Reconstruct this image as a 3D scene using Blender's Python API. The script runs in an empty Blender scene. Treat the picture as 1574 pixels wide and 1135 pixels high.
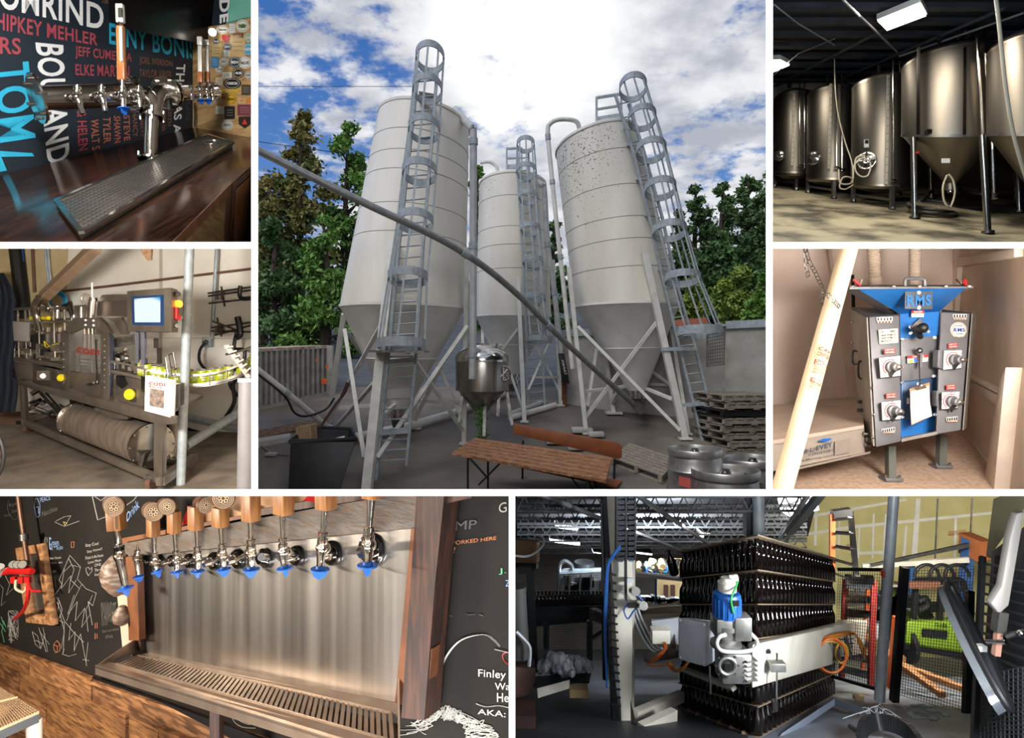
import bpy,bmesh,math,random
from mathutils import Vector,Matrix
random.seed(7)
S=bpy.context.scene
COL=S.collection
F,CX,CY,EYE=1000.0,787.0,540.0,1.7  # focal length and principal point of the lens, eye height
# ---------------------------------------------------------------- camera
cam=bpy.data.objects.new('camera',bpy.data.cameras.new('camera'))
COL.objects.link(cam);S.camera=cam
cam.location=(0,0,EYE);cam.rotation_euler=(math.pi/2,0,0)
cam.data.sensor_fit='HORIZONTAL';cam.data.sensor_width=36
cam.data.lens=F/1574*36
cam.data.shift_y=-(567.5-CY)/1574
cam.data.clip_start=.05;cam.data.clip_end=400
S.view_settings.view_transform='Standard';S.view_settings.look='None'
S.view_settings.exposure=0;S.view_settings.gamma=1
S.view_settings.use_curve_mapping=False

def lin(h):
    h=h.lstrip('#')
    c=[int(h[i:i+2],16)/255 for i in (0,2,4)]
    return tuple(x/12.92 if x <= .04045 else ((x+.055)/1.055)**2.4 for x in c)+(1,)

# ---------------------------------------------------------------- world: broken cloud over blue sky
W=bpy.data.worlds.new('sky');S.world=W;W.use_nodes=True
def build_sky():
    nt=W.node_tree;N=nt.nodes;L=nt.links;N.clear()
    def n(t,**k):
        o=N.new(t)
        for a,b in k.items():setattr(o,a,b)
        return o
    def mth(op,a,b=None,clamp=False):
        m=n('ShaderNodeMath',operation=op,use_clamp=clamp)
        for i,x in enumerate((a,b)):
            if x is None:continue
            if isinstance(x,(int,float)):m.inputs[i].default_value=x
            else:L.new(x,m.inputs[i])
        return m.outputs[0]
    def mixc(f,a,b):
        m=n('ShaderNodeMix',data_type='RGBA')
        L.new(f,m.inputs[0])
        for i,x in ((6,a),(7,b)):
            if isinstance(x,tuple):m.inputs[i].default_value=x
            else:L.new(x,m.inputs[i])
        return m.outputs[2]
    tc=n('ShaderNodeTexCoord');sep=n('ShaderNodeSeparateXYZ');L.new(tc.outputs['Generated'],sep.inputs[0])
    zz=mth('ADD',mth('MAXIMUM',sep.outputs[2],0.0),.22)
    cmb=n('ShaderNodeCombineXYZ')
    L.new(mth('DIVIDE',sep.outputs[0],zz),cmb.inputs[0]);L.new(mth('DIVIDE',sep.outputs[1],zz),cmb.inputs[1])
    def noise(scale,det,off,rough=.55):
        mp=n('ShaderNodeMapping');mp.inputs['Location'].default_value=off
        L.new(cmb.outputs[0],mp.inputs[0])
        t=n('ShaderNodeTexNoise');t.inputs['Scale'].default_value=scale;t.inputs['Detail'].default_value=det
        t.inputs['Roughness'].default_value=rough;L.new(mp.outputs[0],t.inputs['Vector']);return t.outputs[0]
    def ramp(x,a,b):
        m=n('ShaderNodeMapRange',interpolation_type='SMOOTHSTEP');L.new(x,m.inputs[0])
        m.inputs[1].default_value=a;m.inputs[2].default_value=b;return m.outputs[0]
    big=noise(1.1,2,(3.2,1.5,0));mid=noise(6.5,8,(7,2,0),.6);fine=noise(17,6,(1,5,0),.6)
    # cloud cover: mottled field, thickest around the sun that shines through it
    dv=n('ShaderNodeVectorMath',operation='DOT_PRODUCT');L.new(tc.outputs['Generated'],dv.inputs[0])
    sd=Vector((.02,1,.50)).normalized();dv.inputs[1].default_value=sd
    near=ramp(dv.outputs['Value'],.90,1.0)
    side=n('ShaderNodeMapRange');L.new(sep.outputs[0],side.inputs[0])
    side.inputs[1].default_value=-.36;side.inputs[2].default_value=.1;side.inputs[3].default_value=-.06;side.inputs[4].default_value=.05
    dens=mth('ADD',mth('ADD',mth('MULTIPLY',mid,.75),mth('MULTIPLY',fine,.25)),mth('MULTIPLY',mth('SUBTRACT',big,.5),.3))
    dens=mth('ADD',mth('ADD',dens,mth('MULTIPLY',near,.05)),side.outputs[0])
    cover=ramp(dens,.41,.56)
    blue=mixc(ramp(sep.outputs[2],0,.5),lin('#6f9bd6'),lin('#3d6cb4'))
    shade=ramp(noise(5,6,(4,9,0)),.35,.68)
    cl=mixc(shade,lin('#b3b8c4'),lin('#f4f5f8'))
    col=mixc(cover,blue,cl)
    glow=mth('MULTIPLY',ramp(dv.outputs['Value'],.98,1.0),mth('ADD',mth('MULTIPLY',cover,.6),mth('MULTIPLY',mid,.5)))
    col=mixc(glow,col,(1.25,1.25,1.22,1))
    col=mixc(ramp(sep.outputs[2],.0,-.04),col,lin('#8c8a84'))
    bg=n('ShaderNodeBackground');L.new(col,bg.inputs[0]);bg.inputs[1].default_value=1.0
    o=n('ShaderNodeOutputWorld');L.new(bg.outputs[0],o.inputs[0])
build_sky()

def area(name,loc,target,size,energy,color=(1,1,1),size_y=None,spread=None):
    l=bpy.data.lights.new(name,'AREA');l.energy=energy;l.color=color;l.size=size
    if size_y:l.shape='RECTANGLE';l.size_y=size_y
    if spread:l.spread=math.radians(spread)
    o=bpy.data.objects.new(name,l);COL.objects.link(o);o.location=loc
    o.rotation_euler=(Vector(target)-Vector(loc)).to_track_quat('-Z','Y').to_euler()
    return o
def P(u,v,d):return Vector(((u-CX)*d/F,d,EYE-(v-CY)*d/F))

# sun filtered by thin cloud
sun=bpy.data.lights.new('sun','SUN');sun.energy=1.9;sun.angle=math.radians(35);sun.color=(1,.97,.92)
so=bpy.data.objects.new('sun',sun);COL.objects.link(so);so.rotation_euler=(math.radians(40),0,math.radians(-40))
# unseen lamps added to whiten the dividing wall from above and below
area('added_wall_wash',(0,1.62,EYE+2.3),(0,1.99,EYE+.3),4.2,300,size_y=.1)
area('added_wall_wash',(0,1.62,EYE-2.6),(0,1.99,EYE-.5),4.2,300,size_y=.1)

# ================================================================ helpers
class Plane:
    def __init__(s,p0,n):s.p=Vector(p0);s.n=Vector(n).normalized()
    def hit(s,u,v,off=0.0):
        r=P(u,v,1)-cam.location
        t=(s.p-cam.location).dot(s.n)/r.dot(s.n)
        q=cam.location+r*t
        return q*1.0 if not off else q-(r.normalized())*off
def plane3(a,b,c):return Plane(a,(b-a).cross(c-a))

_L={};_shells=set()
def basis(ax):
    ax=Vector(ax).normalized()
    t=Vector((0,0,1)) if abs(ax.z)<.9 else Vector((1,0,0))
    a=t.cross(ax).normalized();return a,ax.cross(a).normalized(),ax
class MB:
    def __init__(s):s.v=[];s.f=[]
    def add(s,vs,fs):
        k=len(s.v);s.v += [Vector(x) for x in vs];s.f += [tuple(i+k for i in f) for f in fs];return s
    def poly(s,pts):return s.add(pts,[tuple(range(len(pts)))])
    def prism(s,pts,vec):
        n=len(pts);vec=Vector(vec);a=[Vector(p) for p in pts];b=[p+vec for p in a]
        return s.add(a+b,[tuple(range(n)),tuple(range(2*n-1,n-1,-1))]+[(i,(i+1) % n,(i+1) % n+n,i+n) for i in range(n)])
    def hexa(s,a4,b4):return s.add(list(a4)+list(b4),[(0,1,2,3),(7,6,5,4)]+[(i,(i+1) % 4,(i+1) % 4+4,i+4) for i in range(4)])
    def box(s,c,sz,ax=None):
        c=Vector(c);X,Y,Z=ax or (Vector((1,0,0)),Vector((0,1,0)),Vector((0,0,1)))
        x,y,z=X*sz[0]/2,Y*sz[1]/2,Z*sz[2]/2
        return s.hexa([c-x-y-z,c+x-y-z,c+x+y-z,c-x+y-z],[c-x-y+z,c+x-y+z,c+x+y+z,c-x+y+z])
    def bar(s,a,b,w,t=None,side=None):
        a,b=Vector(a),Vector(b);t=t or w;d=(b-a).normalized()
        X=Vector(side) if side else Vector((1,0,0)) if abs(d.x)<.9 else Vector((0,0,1))
        X=(X-d*X.dot(d)).normalized();Y=d.cross(X).normalized();x,y=X*w/2,Y*t/2
        return s.hexa([a-x-y,a+x-y,a+x+y,a-x+y],[b-x-y,b+x-y,b+x+y,b-x+y])
    def tube(s,pts,r,n=10,cap=True,closed=False):
        pts=[Vector(p) for p in pts];m=len(pts);rr=r if isinstance(r,(list,tuple)) else [r]*m
        A=None;vs=[];fs=[]
        for i,p in enumerate(pts):
            if closed:d=pts[(i+1) % m]-pts[i-1]
            else:d=pts[min(i+1,m-1)]-pts[max(i-1,0)]
            d.normalize()
            if A is None:A=basis(d)[0]
            A=A-d*A.dot(d)
            if A.length<1e-5:A=basis(d)[0]
            A.normalize();B=d.cross(A)
            for k in range(n):
                t=2*math.pi*k/n;vs.append(p+A*math.cos(t)*rr[i]+B*math.sin(t)*rr[i])
        for i in range(m if closed else m-1):
            j=(i+1) % m
            for k in range(n):fs.append((i*n+k,i*n+(k+1) % n,j*n+(k+1) % n,j*n+k))
        if cap and not closed:fs += [tuple(range(n-1,-1,-1)),tuple(range((m-1)*n,m*n))]
        return s.add(vs,fs)
    def loft(s,rings,n=32,A=(1,0,0),B=(0,1,0),cap=(True,True),arc=None):
        A,B=Vector(A),Vector(B);vs=[];fs=[];m=len(rings)
        for c,r in rings:
            for k in range(n):
                t=2*math.pi*k/n;vs.append(Vector(c)+A*math.cos(t)*r+B*math.sin(t)*r)
        for i in range(m-1):
            for k in range(n):fs.append((i*n+k,i*n+(k+1) % n,(i+1)*n+(k+1) % n,(i+1)*n+k))
        if cap[0]:fs.append(tuple(range(n-1,-1,-1)))
        if cap[1]:fs.append(tuple(range((m-1)*n,m*n)))
        return s.add(vs,fs)
    def lathe(s,prof,base,axis=(0,0,1),n=24,cap=(True,True)):
        A,B,D=basis(axis);base=Vector(base)
        return s.loft([(base+D*h,max(r,1e-4)) for r,h in prof],n,A,B,cap)
    def cyl(s,a,b,r,n=16,r2=None):
        a,b=Vector(a),Vector(b)
        A,B,D=basis(b-a);return s.loft([(a,r),(b,r if r2 is None else r2)],n,A,B)
    def torus(s,c,R,r,axis=(0,0,1),n=28,m=8,a0=0,a1=360,A=None,B=None):
        if A is None:A,B,_=basis(axis)
        A,B=Vector(A),Vector(B);full=(a1-a0) >= 360;c=Vector(c)
        k=n if full else n+1
        return s.tube([c+A*math.cos(math.radians(a0+(a1-a0)*i/n))*R+B*math.sin(math.radians(a0+(a1-a0)*i/n))*R for i in range(k)],r,m,closed=full)
    def band(s,c,R,h,t,A,B,n=24,a0=0,a1=360,up=(0,0,1)):
        c=Vector(c);A,B=Vector(A),Vector(B);up=Vector(up)*h/2;P4=[]
        full=(a1-a0) >= 360;k=n if full else n+1
        for i in range(k):
            a=math.radians(a0+(a1-a0)*i/n);dd=A*math.cos(a)+B*math.sin(a)
            P4.append([c+dd*R-up,c+dd*(R+t)-up,c+dd*(R+t)+up,c+dd*R+up])
        for i in range(n):
            s.hexa(P4[i],P4[(i+1) % k]) if True else 0
        return s
    def sphere(s,c,r,sc=(1,1,1),n=16,m=10):
        c=Vector(c);vs=[];fs=[]
        for i in range(1,m):
            for k in range(n):
                th,ph=math.pi*i/m,2*math.pi*k/n
                vs.append(c+Vector((math.sin(th)*math.cos(ph)*r*sc[0],math.sin(th)*math.sin(ph)*r*sc[1],math.cos(th)*r*sc[2])))
        t=len(vs);vs += [c+Vector((0,0,r*sc[2])),c-Vector((0,0,r*sc[2]))]
        for i in range(m-2):
            for k in range(n):fs.append((i*n+k,(i+1)*n+k,(i+1)*n+(k+1) % n,i*n+(k+1) % n))
        for k in range(n):fs += [(t,k,(k+1) % n),(t+1,(m-2)*n+(k+1) % n,(m-2)*n+k)]
        return s.add(vs,fs)
    def build(s,name,m,parent=None,bevel=0,smooth=35,stuff=False,origin=None):
        if parent is None:
            lo=Vector([min(v[i] for v in s.v) for i in range(3)]);hi=Vector([max(v[i] for v in s.v) for i in range(3)])
            O=Vector(((lo.x+hi.x)/2,(lo.y+hi.y)/2,lo.z)) if origin is None else Vector(origin)
        else:O=_L[parent.name]
        me=bpy.data.meshes.new(name);me.from_pydata([v-O for v in s.v],[],s.f);me.validate()
        bm=bmesh.new();bm.from_mesh(me);bmesh.ops.recalc_face_normals(bm,faces=bm.faces)
        if bevel:
            bmesh.ops.bevel(bm,geom=[e for e in bm.edges if len(e.link_faces)==2 and e.calc_face_angle(0)>.6],offset=bevel,segments=2,affect='EDGES',profile=.5)
        bm.to_mesh(me);bm.free()
        if smooth:me.shade_smooth();me.set_sharp_from_angle(angle=math.radians(smooth))
        me.materials.append(m)
        o=bpy.data.objects.new(name,me);COL.objects.link(o)
        if parent is None:o.location=O
        else:o.parent=parent
        _L[o.name]=O
        if stuff:o['kind']='stuff'
        return o
def tag(o,label=None,cat=None,group=None):
    if label:o['label']=label
    if cat:o['category']=cat
    if group:o['group']=group
    return o
def struct(o):o['kind']='structure';return o
def thing(name,label,cat,loc,group=None):
    o=bpy.data.objects.new(name,None);COL.objects.link(o);o.location=loc;_L[o.name]=Vector(loc)
    o.empty_display_size=.1
    return tag(o,label,cat,group)
def copy_tree(o,parent=None):
    c=o.copy();COL.objects.link(c)
    if parent:c.parent=parent
    for ch in list(o.children):copy_tree(ch,c)
    return c
def dup(root,loc,label=None,group=None,scale=None,rotz=None):
    c=copy_tree(root);c.location=loc
    if label:c['label']=label
    if group:c['group']=group
    if scale:c.scale=(scale,)*3 if isinstance(scale,(int,float)) else scale
    if rotz is not None:c.rotation_euler=(0,0,rotz)
    return c
# ---------------------------------------------------------------- materials
_M={}
def mat(name,col,rough=.5,metal=0,col2=None,scale=6,stretch=(1,1,1),amt=.5,bump=0,bscale=40,trans=0,emit=0,det=5,lo=.35,hi=.65,alpha=None,wave=None,spec=None,ior=None):
    if name in _M:return _M[name]
    m=bpy.data.materials.new(name);m.use_nodes=True;nt=m.node_tree;N=nt.nodes;L=nt.links
    b=N['Principled BSDF'];c=lin(col)
    b.inputs['Roughness'].default_value=rough;b.inputs['Metallic'].default_value=metal
    if spec is not None:b.inputs['Specular IOR Level'].default_value=spec
    if ior:b.inputs['IOR'].default_value=ior
    tc=N.new('ShaderNodeTexCoord');mp=N.new('ShaderNodeMapping');mp.inputs['Scale'].default_value=stretch
    L.new(tc.outputs['Object'],mp.inputs[0])
    t=N.new('ShaderNodeTexNoise');t.inputs['Scale'].default_value=scale;t.inputs['Detail'].default_value=det
    L.new(mp.outputs[0],t.inputs['Vector'])
    r=N.new('ShaderNodeMapRange');r.inputs[1].default_value=lo;r.inputs[2].default_value=hi;L.new(t.outputs[0],r.inputs[0])
    mx=N.new('ShaderNodeMix');mx.data_type='RGBA';L.new(r.outputs[0],mx.inputs[0])
    c2=lin(col2) if col2 else tuple(x*(1-.25*amt) for x in c[:3])+(1,)
    mx.inputs[6].default_value=c;mx.inputs[7].default_value=c2
    src=mx.outputs[2]
    if wave:  # wood grain: (scale, colour, direction)
        w=N.new('ShaderNodeTexNoise');w.inputs['Scale'].default_value=wave[0];w.inputs['Detail'].default_value=8
        mp2=N.new('ShaderNodeMapping');mp2.inputs['Scale'].default_value=wave[2];L.new(tc.outputs['Object'],mp2.inputs[0]);L.new(mp2.outputs[0],w.inputs['Vector'])
        r2=N.new('ShaderNodeMapRange');r2.inputs[1].default_value=.45;r2.inputs[2].default_value=.62;L.new(w.outputs[0],r2.inputs[0])
        m2=N.new('ShaderNodeMix');m2.data_type='RGBA';L.new(r2.outputs[0],m2.inputs[0]);L.new(src,m2.inputs[6]);m2.inputs[7].default_value=lin(wave[1]);src=m2.outputs[2]
    L.new(src,b.inputs['Base Color'])
    if trans:b.inputs['Transmission Weight'].default_value=trans
    if emit:L.new(src,b.inputs['Emission Color']);b.inputs['Emission Strength'].default_value=emit
    if alpha is not None:b.inputs['Alpha'].default_value=alpha
    if metal>.5:
        rr=N.new('ShaderNodeMapRange');rr.inputs[3].default_value=rough*.75;rr.inputs[4].default_value=min(1,rough*1.3);L.new(t.outputs[0],rr.inputs[0]);L.new(rr.outputs[0],b.inputs['Roughness'])
    if bump:
        t2=N.new('ShaderNodeTexNoise');t2.inputs['Scale'].default_value=bscale;t2.inputs['Detail'].default_value=4;L.new(mp.outputs[0],t2.inputs['Vector'])
        bp=N.new('ShaderNodeBump');bp.inputs['Strength'].default_value=bump;bp.inputs['Distance'].default_value=.02;L.new(t2.outputs[0],bp.inputs['Height']);L.new(bp.outputs[0],b.inputs['Normal'])
    _M[name]=m;return m
def textmesh(body,bold=.0,align='LEFT'):
    c=bpy.data.curves.new('t','FONT');c.body=body;c.offset=bold;c.resolution_u=4;c.space_character=1.0+bold*3
    o=bpy.data.objects.new('t',c);me=bpy.data.meshes.new_from_object(o)
    vs=[v.co.copy() for v in me.vertices];fs=[tuple(p.vertices) for p in me.polygons]
    bpy.data.objects.remove(o);bpy.data.curves.remove(c);bpy.data.meshes.remove(me)
    x0=min(v.x for v in vs);x1=max(v.x for v in vs);y0=min(v.y for v in vs);y1=max(v.y for v in vs)
    return [((v.x-x0)/(x1-x0),(v.y-y0)/(y1-y0)) for v in vs],fs
def bil(q,s,t):  # q: bl, br, tr, tl
    q=[Vector(x) for x in q];return (q[0]*(1-s)+q[1]*s)*(1-t)+(q[3]*(1-s)+q[2]*s)*t
def text3(mb,body,q,bold=.02,lift=(0,0,0)):
    uv,fs=textmesh(body,bold);l=Vector(lift);return mb.add([bil(q,s,t)+l for s,t in uv],fs)
def catmull(pts,k=6):
    pts=[Vector(p) for p in pts];out=[]
    for i in range(len(pts)-1):
        a,b,c,d=pts[max(i-1,0)],pts[i],pts[i+1],pts[min(i+2,len(pts)-1)]
        for j in range(k):
            t=j/k;out.append(.5*((2*b)+(c-a)*t+(2*a-5*b+4*c-d)*t*t+(3*b-a-3*c+d)*t**3))
    out.append(pts[-1]);return out
V=Vector
X3,Y3,Z3=V((1,0,0)),V((0,1,0)),V((0,0,1))
white_wall=mat('white_wall','#f6f6f4',.8)
grey_shell=mat('grey_shell','#77736c',.9)
dark_shell=mat('dark_shell','#1c1c1e',.9)
light_shell=mat('light_shell','#c9beb0',.9)
steel=mat('brushed_steel','#b9b4ac',.28,1,'#8f8b85',8,(1,1,.1))
steel_b=mat('bright_steel','#dcd9d4',.16,1,'#b0aca6',5)
steel_d=mat('dull_steel','#8d8a86',.42,1,'#6a6764',9)
galv=mat('galvanised_steel','#adb5ba',.5,.12,'#949da3',14)
whitep=mat('white_paint','#dddcd6',.5,0,'#c9c8c0',6)
black=mat('black_plastic','#141416',.45)
blackm=mat('black_metal','#1b1b1d',.5,.3)
blue_pl=mat('blue_plastic','#1f62b8',.4)
white_pl=mat('white_plastic','#e6e6e2',.4)
paper=mat('white_paper','#ecebe8',.8)
red_pl=mat('red_plastic','#b32222',.4)
yellow_pl=mat('yellow_plastic','#e6cf1a',.4)

# ================================================================ the white dividing wall with seven openings
D0=2.0
def quad_px(mb,u0,v0,u1,v1,da,db):
    mb.hexa([P(u0,v1,da),P(u1,v1,da),P(u1,v0,da),P(u0,v0,da)],[V((p.x,db,p.z)) for p in (P(u0,v1,da),P(u1,v1,da),P(u1,v0,da),P(u0,v0,da))])
w=MB()
for r in ((-300,-200,1874,-12),(-300,1147,1874,1435),(-300,-12,-12,1147),(1586,-12,1874,1147),
          (386,-12,396,753),(1178,-12,1188,753),(-12,372,386,382),(1188,372,1586,382),(-12,753,1586,763),(782,763,792,1147)):
    quad_px(w,*r,D0-.004,D0)
struct(w.build('wall_front',white_wall,smooth=0))
def radial(name,u0,v0,u1,v1,da,db,m):
    """thin wall that runs straight back from the dividing wall, from (u0,v0)-(u1,v1)"""
    a,b=P(u0,v0,da),P(u1,v1,da);c,d=P(u1,v1,db),P(u0,v0,db)
    t=(X3 if u0==u1 else Z3)*.004
    o=struct(MB().hexa([a,b,c,d],[a+t,b+t,c+t,d+t]).build(name,m,smooth=0));_shells.add(o.name)
def shell(u0,v0,u1,v1,db,m,back=None):  # unseen dividers, added to keep light and views of the rooms apart
    radial('wall_left',u0,v0,u0,v1,D0+.001,db,m);radial('wall_right',u1,v0,u1,v1,D0+.001,db,m)
    radial('ceiling',u0,v0,u1,v0,D0+.001,db,m);radial('floor',u0,v1,u1,v1,D0+.001,db,m)
    a=[P(u0,v1,db),P(u1,v1,db),P(u1,v0,db),P(u0,v0,db)]
    o=struct(MB().prism(a,Y3*.02).build('wall_back',back or m,smooth=0));_shells.add(o.name)

_cell=set();
def cell_begin():
    global _cell;_cell=set(o.name for o in bpy.data.objects)
def cell_end(u0=None,v0=None,u1=None,v1=None,dmax=99):
    """trim whatever pokes through the thin dividing walls (scene content stops at its own walls)"""
    pl=[]
    if u0:pl.append((V((F,-(u0-CX),0)).normalized(),0))
    if u1:pl.append((V((-F,(u1-CX),0)).normalized(),0))
    if v0:pl.append((V((0,(CY-v0),-F)).normalized(),0))
    if v1:pl.append((V((0,-(CY-v1),F)).normalized(),0))
    for o in list(bpy.data.objects):
        if o.name in _cell or o.type != 'MESH' or o.name.startswith('shell_') or o.name in _shells:continue
        L=_L.get(o.name)
        if L is None:continue
        me=o.data
        if me.users>1:continue
        if not me.vertices or min(v.co.y for v in me.vertices)+L.y>dmax:continue
        for n,_ in pl:  # keep the side where n.(x-cam) > 0
            c=cam.location-L
            if all((v.co-c).dot(n) >= 0 for v in me.vertices):continue
            bm=bmesh.new();bm.from_mesh(me)
            bmesh.ops.bisect_plane(bm,geom=bm.verts[:]+bm.edges[:]+bm.faces[:],plane_co=c,plane_no=n,clear_inner=True)
            bm.to_mesh(me);bm.free()
        if not me.polygons:bpy.data.objects.remove(o)
def strip(u0,v0,u1,v1,energy,color=(1,.95,.88),d=2.03,aim=None):
    """added fill strip hidden behind a bar of the dividing wall, shining into the room"""
    a,b=P(u0,v0,d),P(u1,v1,d);c=(a+b)/2;hor=abs(a.x-b.x)>abs(a.z-b.z)
    l=bpy.data.lights.new('added_strip_fill','AREA');l.shape='RECTANGLE';L_=(b-a).length  # fill light added to brighten the room, not a fitting of it
    l.size,l.size_y=(L_,.007) if hor else (.007,L_)
    l.energy=energy;l.color=color
    o=bpy.data.objects.new('added_strip_fill',l);COL.objects.link(o);o.location=c
    o.rotation_euler=(math.pi/2,0,0);return o

# ================================================================ 1. THE YARD WITH THREE GRAIN SILOS (middle opening)
GP=Plane((0,0,EYE-3.7),(0,-.2,1))
cell_begin()
def G(u,v):return GP.hit(u,v)
def SA(x,y,d):return P(396+x/2.987,y/2.987,d)
def SB(x,y,d):return P(784+x/2.987,y/2.987,d)
def SC(x,y,d):return P(396+x/2.987,376+y/2.987,d)
def SD(x,y,d):return P(784+x/2.987,376+y/2.987,d)
def SCg(x,y):return G(396+x/2.987,376+y/2.987)
def SDg(x,y):return G(784+x/2.987,376+y/2.987)
def gz(x,y):return EYE-3.7+.2*y
concrete_m=mat('yard_concrete','#7d756c',.75,0,'#5a534c',1.4,bump=.3,bscale=30,lo=.3,hi=.7)
asphalt_m=mat('asphalt','#55595f',.9,0,'#474b50',3,bump=.4,bscale=60)
mulch_m=mat('leaf_litter','#8a6a4c',.95,0,'#5c4636',14,bump=1,bscale=40)
wall_c=mat('pale_concrete','#b9b7b0',.85,0,'#a09d95',3,bump=.2,bscale=30)
def ground(name,pts,m,t=.04,lift=0):
    a=[V(p)+Z3*lift for p in pts];return struct(MB().prism(a,(0,0,-t)).build(name,m,smooth=0))
def gx(u,d):q=P(u,600,d);return V((q.x,d,gz(q.x,d)))
ground('floor',[gx(391,8.97),gx(1183,8.97),gx(1183,13.4),gx(391,13.4)],concrete_m)
ground('floor',[gx(391,13.4),gx(1183,13.4),gx(1183,14.5),gx(391,14.5)],concrete_m)
ground('floor',[gx(380,14.5),gx(1250,14.5),(16,40,gz(0,40)),(-26,40,gz(0,40))],asphalt_m)
# kerb with leaf litter
ground('trim_1',[SCg(0,900),SCg(340,828),SCg(330,800),SCg(0,865)],mulch_m,.05,.04)
ground('trim_2',[SCg(0,935),SCg(150,905),SCg(150,890),SCg(0,915)],wall_c,.1,.09)

silo_m=mat('silo_white','#ebe7dc',.5,0,'#d8d2c4',2.2,(1,1,.25),lo=.4,hi=.75)
cone_m=mat('silo_cone_grey','#eceae4',.5,0,'#dddad2',3)
def grime(m,z0,z1):  # dark speckled mildew on the weather side of the shoulder
    N=m.node_tree.nodes;L=m.node_tree.links;b=N['Principled BSDF'];old=b.inputs['Base Color'].links[0].from_socket
    tc=N.new('ShaderNodeTexCoord');t=N.new('ShaderNodeTexNoise');t.inputs['Scale'].default_value=26;t.inputs['Detail'].default_value=6;L.new(tc.outputs['Object'],t.inputs['Vector'])
    sp=N.new('ShaderNodeSeparateXYZ');L.new(tc.outputs['Object'],sp.inputs[0]);g=N.new('ShaderNodeMapRange');g.inputs[1].default_value=z0;g.inputs[2].default_value=z1;g.inputs[3].default_value=.0;g.inputs[4].default_value=.09;L.new(sp.outputs[2],g.inputs[0])
    gx_=N.new('ShaderNodeMapRange');gx_.inputs[1].default_value=.1;gx_.inputs[2].default_value=-.7;gx_.inputs[3].default_value=-.05;gx_.inputs[4].default_value=.05;L.new(sp.outputs[0],gx_.inputs[0])
    a=N.new('ShaderNodeMath');a.operation='ADD';L.new(t.outputs[0],a.inputs[0]);L.new(g.outputs[0],a.inputs[1]);a2=N.new('ShaderNodeMath');a2.operation='ADD';L.new(a.outputs[0],a2.inputs[0]);L.new(gx_.outputs[0],a2.inputs[1])
    r=N.new('ShaderNodeMapRange');r.inputs[1].default_value=.71;r.inputs[2].default_value=.78;L.new(a2.outputs[0],r.inputs[0])
    mx=N.new('ShaderNodeMix');mx.data_type='RGBA';L.new(r.outputs[0],mx.inputs[0]);L.new(old,mx.inputs[6]);mx.inputs[7].default_value=lin('#77746a');L.new(mx.outputs[2],b.inputs['Base Color']);return m
silo_g=grime(mat('silo_white_grimy','#e6e2d5',.5,0,'#d3cdbe',2.2,(1,1,.25),lo=.4,hi=.75),3.2,4.6)
seam_m=mat('seam_line','#77756f',.7)
def ringp(u,v,R,dc,back=0):
    r=R*dc/1000*.985;return (V(((u-CX)*dc/1000,dc,EYE+(CY-v)*(dc-r)/1000)),r)
def silo(label,d,top,bot,seams,tip,collar,outlet,roof=.14,group='white grain silos in the yard'):
    ct,rt=ringp(*top,d);cb,rb=ringp(*bot,d)
    s=thing('grain_silo',label,'silo',(cb.x,cb.y,gz(0,d)),group)
    lean=(ct.x-cb.x)/(ct.z-cb.z)
    def RAB(t):return V((1,0,-lean*(.1+1.15*t))),V((0,1,-.17*t))
    def seg(rs,n=56):
        mb=MB();vs=[c+RAB(t)[0]*math.cos(2*math.pi*k/n)*r+RAB(t)[1]*math.sin(2*math.pi*k/n)*r for c,r,t in rs for k in range(n)]
        return mb.add(vs,[(i*n+k,i*n+(k+1) % n,(i+1)*n+(k+1) % n,(i+1)*n+k) for i in range(len(rs)-1) for k in range(n)])
    AB=dict(A=RAB(1)[0],B=RAB(1)[1]);AB0=dict(A=RAB(0)[0],B=RAB(0)[1])
    seg([(cb.lerp(ct,t),rb+(rt-rb)*t,t) for t in (0,.25,.5,.75,1)]).build('tank_wall',silo_m if 'left' in label[:32] else silo_g,s)
    MB().loft([(ct,rt*1.02),(ct-Z3*.04,rt*1.02),(ct+Z3*.02,rt*.99),(ct+Z3*roof*.8,rt*.45),(ct+Z3*roof,rt*.12)],56,**AB).build('roof',silo_m,s)
    pt=P(*tip[:2],d);rtip=tip[2]*d/1000
    k=lambda t:(cb.lerp(pt,t),rb+(rtip-rb)*t)
    MB().loft([(cb+Z3*.02,rb*1.012),(cb-Z3*.02,rb*1.012)]+[k(.03),k(.5)],56,cap=(False,False),**AB0).build('hopper_cone',cone_m,s)
    MB().loft([k(.5),(k(.505)[0],k(.5)[1]*1.01),k(.52),k(1)],56,cap=(False,True),**AB0).build('lower_cone',cone_m,s)
    pc=P(*collar[:2],d)
    MB().loft([(pt,rtip*1.06),(pt.lerp(pc,.3),rtip*1.06),(pt.lerp(pc,.32),rtip*.9),(pt.lerp(pc,.6),rtip*.9),(pt.lerp(pc,.62),rtip*1.1),(pc,rtip*1.1)],28).build('outlet_collar',steel_b,s)
    po=P(*outlet[:2],d)
    MB().loft([(pc,rtip*.8),(po,rtip*.55)],20).build('outlet_boot',steel_d,s)
    for v in seams:
        t=(v-bot[1])/(top[1]-bot[1]);c=cb.lerp(ct,t)
        MB().torus(c,(rb+(rt-rb)*t)*1.001,.0045,n=56,m=4,A=RAB(t)[0],B=RAB(t)[1]).build('seam',seam_m,s)
    return s
sL=silo('large grain silo on the left, crossed in front by the long sloping pipe',10.7,(652,162,70),(620,466,96.5),(209,241,270,320,362),(612,628,15),(612,641,14),(612,657,10))
sM=silo('smaller middle grain silo standing behind the other two',13.6,(788,271,52),(789,483,59),(307,353,380,415),(786,575,12),(786,590,12),(786,602,10))
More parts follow.
